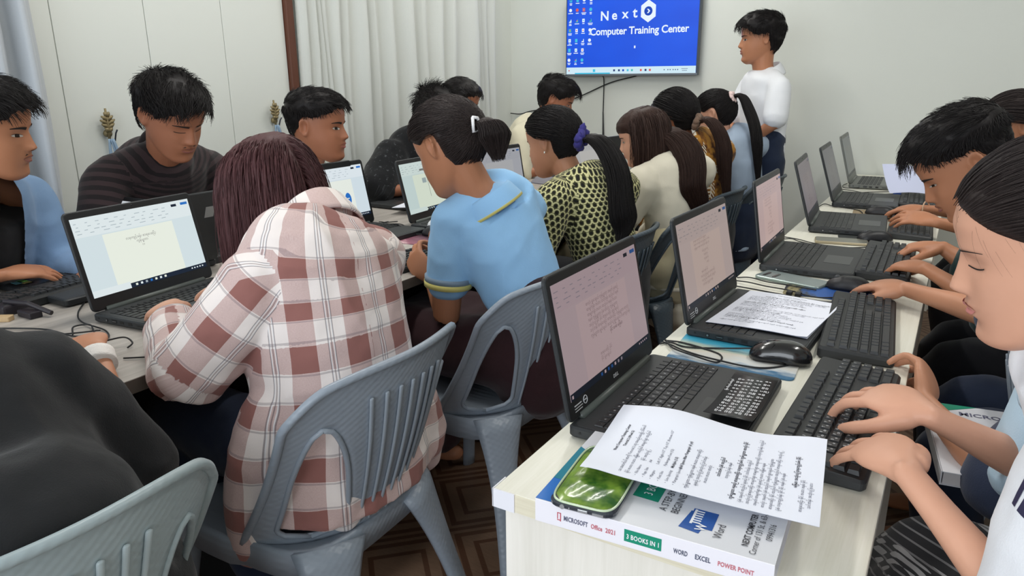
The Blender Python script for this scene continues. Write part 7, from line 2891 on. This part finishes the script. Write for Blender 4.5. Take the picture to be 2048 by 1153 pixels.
p.cloth('sleeve', PB2, (None, .60), thick=.016, voxel=.0075, seed=22, sleeve_r=1.25, hem=.80, t1=.94, prof=dict(t=[0, .7, .9, 1], w=[.12, .12, .12, .06], d=[.08, .08, .08, .05]))
p.collar(PB2, r=.062, h=.036, flare=.024, drop=.022)
p.trousers(M_LONG, 'longyi', skirt=True, voxel=.012, thick=.02)
tie = p.H(v3(0, -.115, .125))
p.pony(H_SOFT, (0, -.108, .130), [tie, tie + v3(.05, 0, .0), tie + v3(.08, 0, -.08), tie + v3(.09, 0, -.2)], [.014, .03, .034, .02], N=12000, seed=141, cap=.009, Nt=900)
rg = np.random.default_rng(5)
# loose wisps at the temple and forehead
n = 14
a = rg.uniform(.25, 1.35, n)
pz = .168 - .030 * np.clip((a - .6), 0, 1) + rg.uniform(0, .02, n)
pts = np.stack([.070 * np.sin(a), .088 * np.cos(a) - .004, pz], 1)
t_ = np.linspace(0, 1, 9)[None, :, None]
L = rg.uniform(.025, .06, n)[:, None, None]
X = pts[:, None] + (v3(.10, .16, -.75) + rg.normal(size=(n, 1, 3)) * .12) * L * t_ + v3(.1, -.5, -.75) * L * t_ ** 2 + (pts[:, None] - v3(0, 0, .12)) * v3(1, 1, 0) * .20 * t_ * (1 - .5 * t_)
p.strands(X, H_SOFT, .00016, .00008, 'wisps')

# 15 person beyond, mostly hidden: two hands and lap
p = Person('person with one hand at the desk edge and other on the blue-pad mouse', (.40, 1.70, .45), (.300, 1.72, 1.14), (-.95, 0, -.3), hs=1.0,
           neck=(.37, 1.73, 1.02), sh=((.35, 1.55, .945), (.33, 1.88, .945)), el=((.13, 1.27, .66), (.13, 1.80, .785)), wr=((.006, 1.415, .722), (-.062, 1.945, .785)),
           hip=(.45, 1.70, .545), knee=((.08, 1.62, .55), (.08, 1.82, .55)), ankle=((.1, 1.62, .09), (.1, 1.82, .09)),
           hd=[(-.06, .94, .33), (-.86, .50, -.10)], hn=[(.85, -.1, .5), (0, -.1, 1)], curl=(.72, .40), thumb=(.2, .5), spread=(1.7, 1), skin_m=SK_B, voxel=.004)
p.face(.4)
p.fingernails(M_NAIL)
p.cloth('shirt', plain('shirt_slate', (58, 66, 88), .2, 400, .2, 12), (.36, .36), thick=.016, voxel=.010, seed=23)
p.trousers(M_JEAN)
p.short_hair(H_BLK, top=.015, side=.012, N=1200, seed=151, spike=.1)

# 16 person with cropped hair
p = Person('person with cropped black hair in a dark green shirt, bent over a keyboard', (.36, 2.20, .45), (.020, 2.100, 1.065), (-.80, -.10, -.59), hs=1.07,
           neck=(.140, 2.165, 1.000), sh=((.185, 1.995, .905), (.160, 2.345, .905)), el=((.135, 1.985, .74), (.085, 2.47, .735)), wr=((-.030, 2.165, .790), (-.005, 2.475, .790)),
           hip=(.42, 2.20, .545), knee=((.05, 2.1, .54), (.05, 2.3, .54)), ankle=((.1, 2.1, .09), (.1, 2.3, .09)),
           hd=[(-.80, .55, -.1), (-.96, -.05, -.1)], hn=[(0, -.15, 1), (0, 0, 1)], curl=(.6, .75), skin_m=SK_D, voxel=.0045)
p.face(.3, (150, 92, 84), 1.4)
p.cloth('shirt', plain('shirt_dark_green', (28, 60, 60), .1), (.42, .42), thick=.018, voxel=.009, seed=24)
p.trousers(M_DARK)
p.short_hair(H_BLK, style='fade', top=.026, side=.005, back=.008, N=4200, seed=161, spike=.15, length=.030, fringe=.6, comb=(0, .7))

# 17 person near the front wall
p = Person('person with dark tied hair and a bracelet, behind the person in green', (.40, 3.15, .45), (.150, 3.180, 1.095), (-.955, -.16, -.22), hs=1.0,
           neck=(.245, 3.215, .990), sh=((.275, 3.045, .925), (.265, 3.375, .925)), el=((.17, 2.87, .765), (.13, 3.24, .775)), wr=((-.030, 2.835, .800), (-.090, 3.150, .792)),
           hip=(.44, 3.16, .545), knee=((.05, 3.06, .54), (.05, 3.26, .54)), ankle=((.1, 3.06, .09), (.1, 3.26, .09)),
           hd=[(-.93, .20, .10), (-.93, .32, -.12)], hn=[(.05, -.45, .9), (0, -.1, 1)], curl=(.35, .45), thumb=(.6, .5), skin_m=SK_D, voxel=.005, slim=True)
p.face(.5)
p.cloth('shirt', plain('shirt_ink', (46, 50, 62), .1), (.42, .42), thick=.016, voxel=.010, seed=25)
p.trousers(M_DARK)
tie = p.H(v3(0, -.112, .10))
p.pony(H_SOFT, (0, -.106, .10), [tie, tie + v3(.03, 0, -.03), tie + v3(.04, 0, -.10), tie + v3(.03, 0, -.16)], [.02, .035, .035, .015], N=3000, seed=171, cap=.010, Nt=700)
p.torus_band(p.wr[1] + v3(.012, 0, 0), (.93, -.32, .1), .031, .0028, mat('bracelet', (206, 170, 140), .3), 'bracelet')
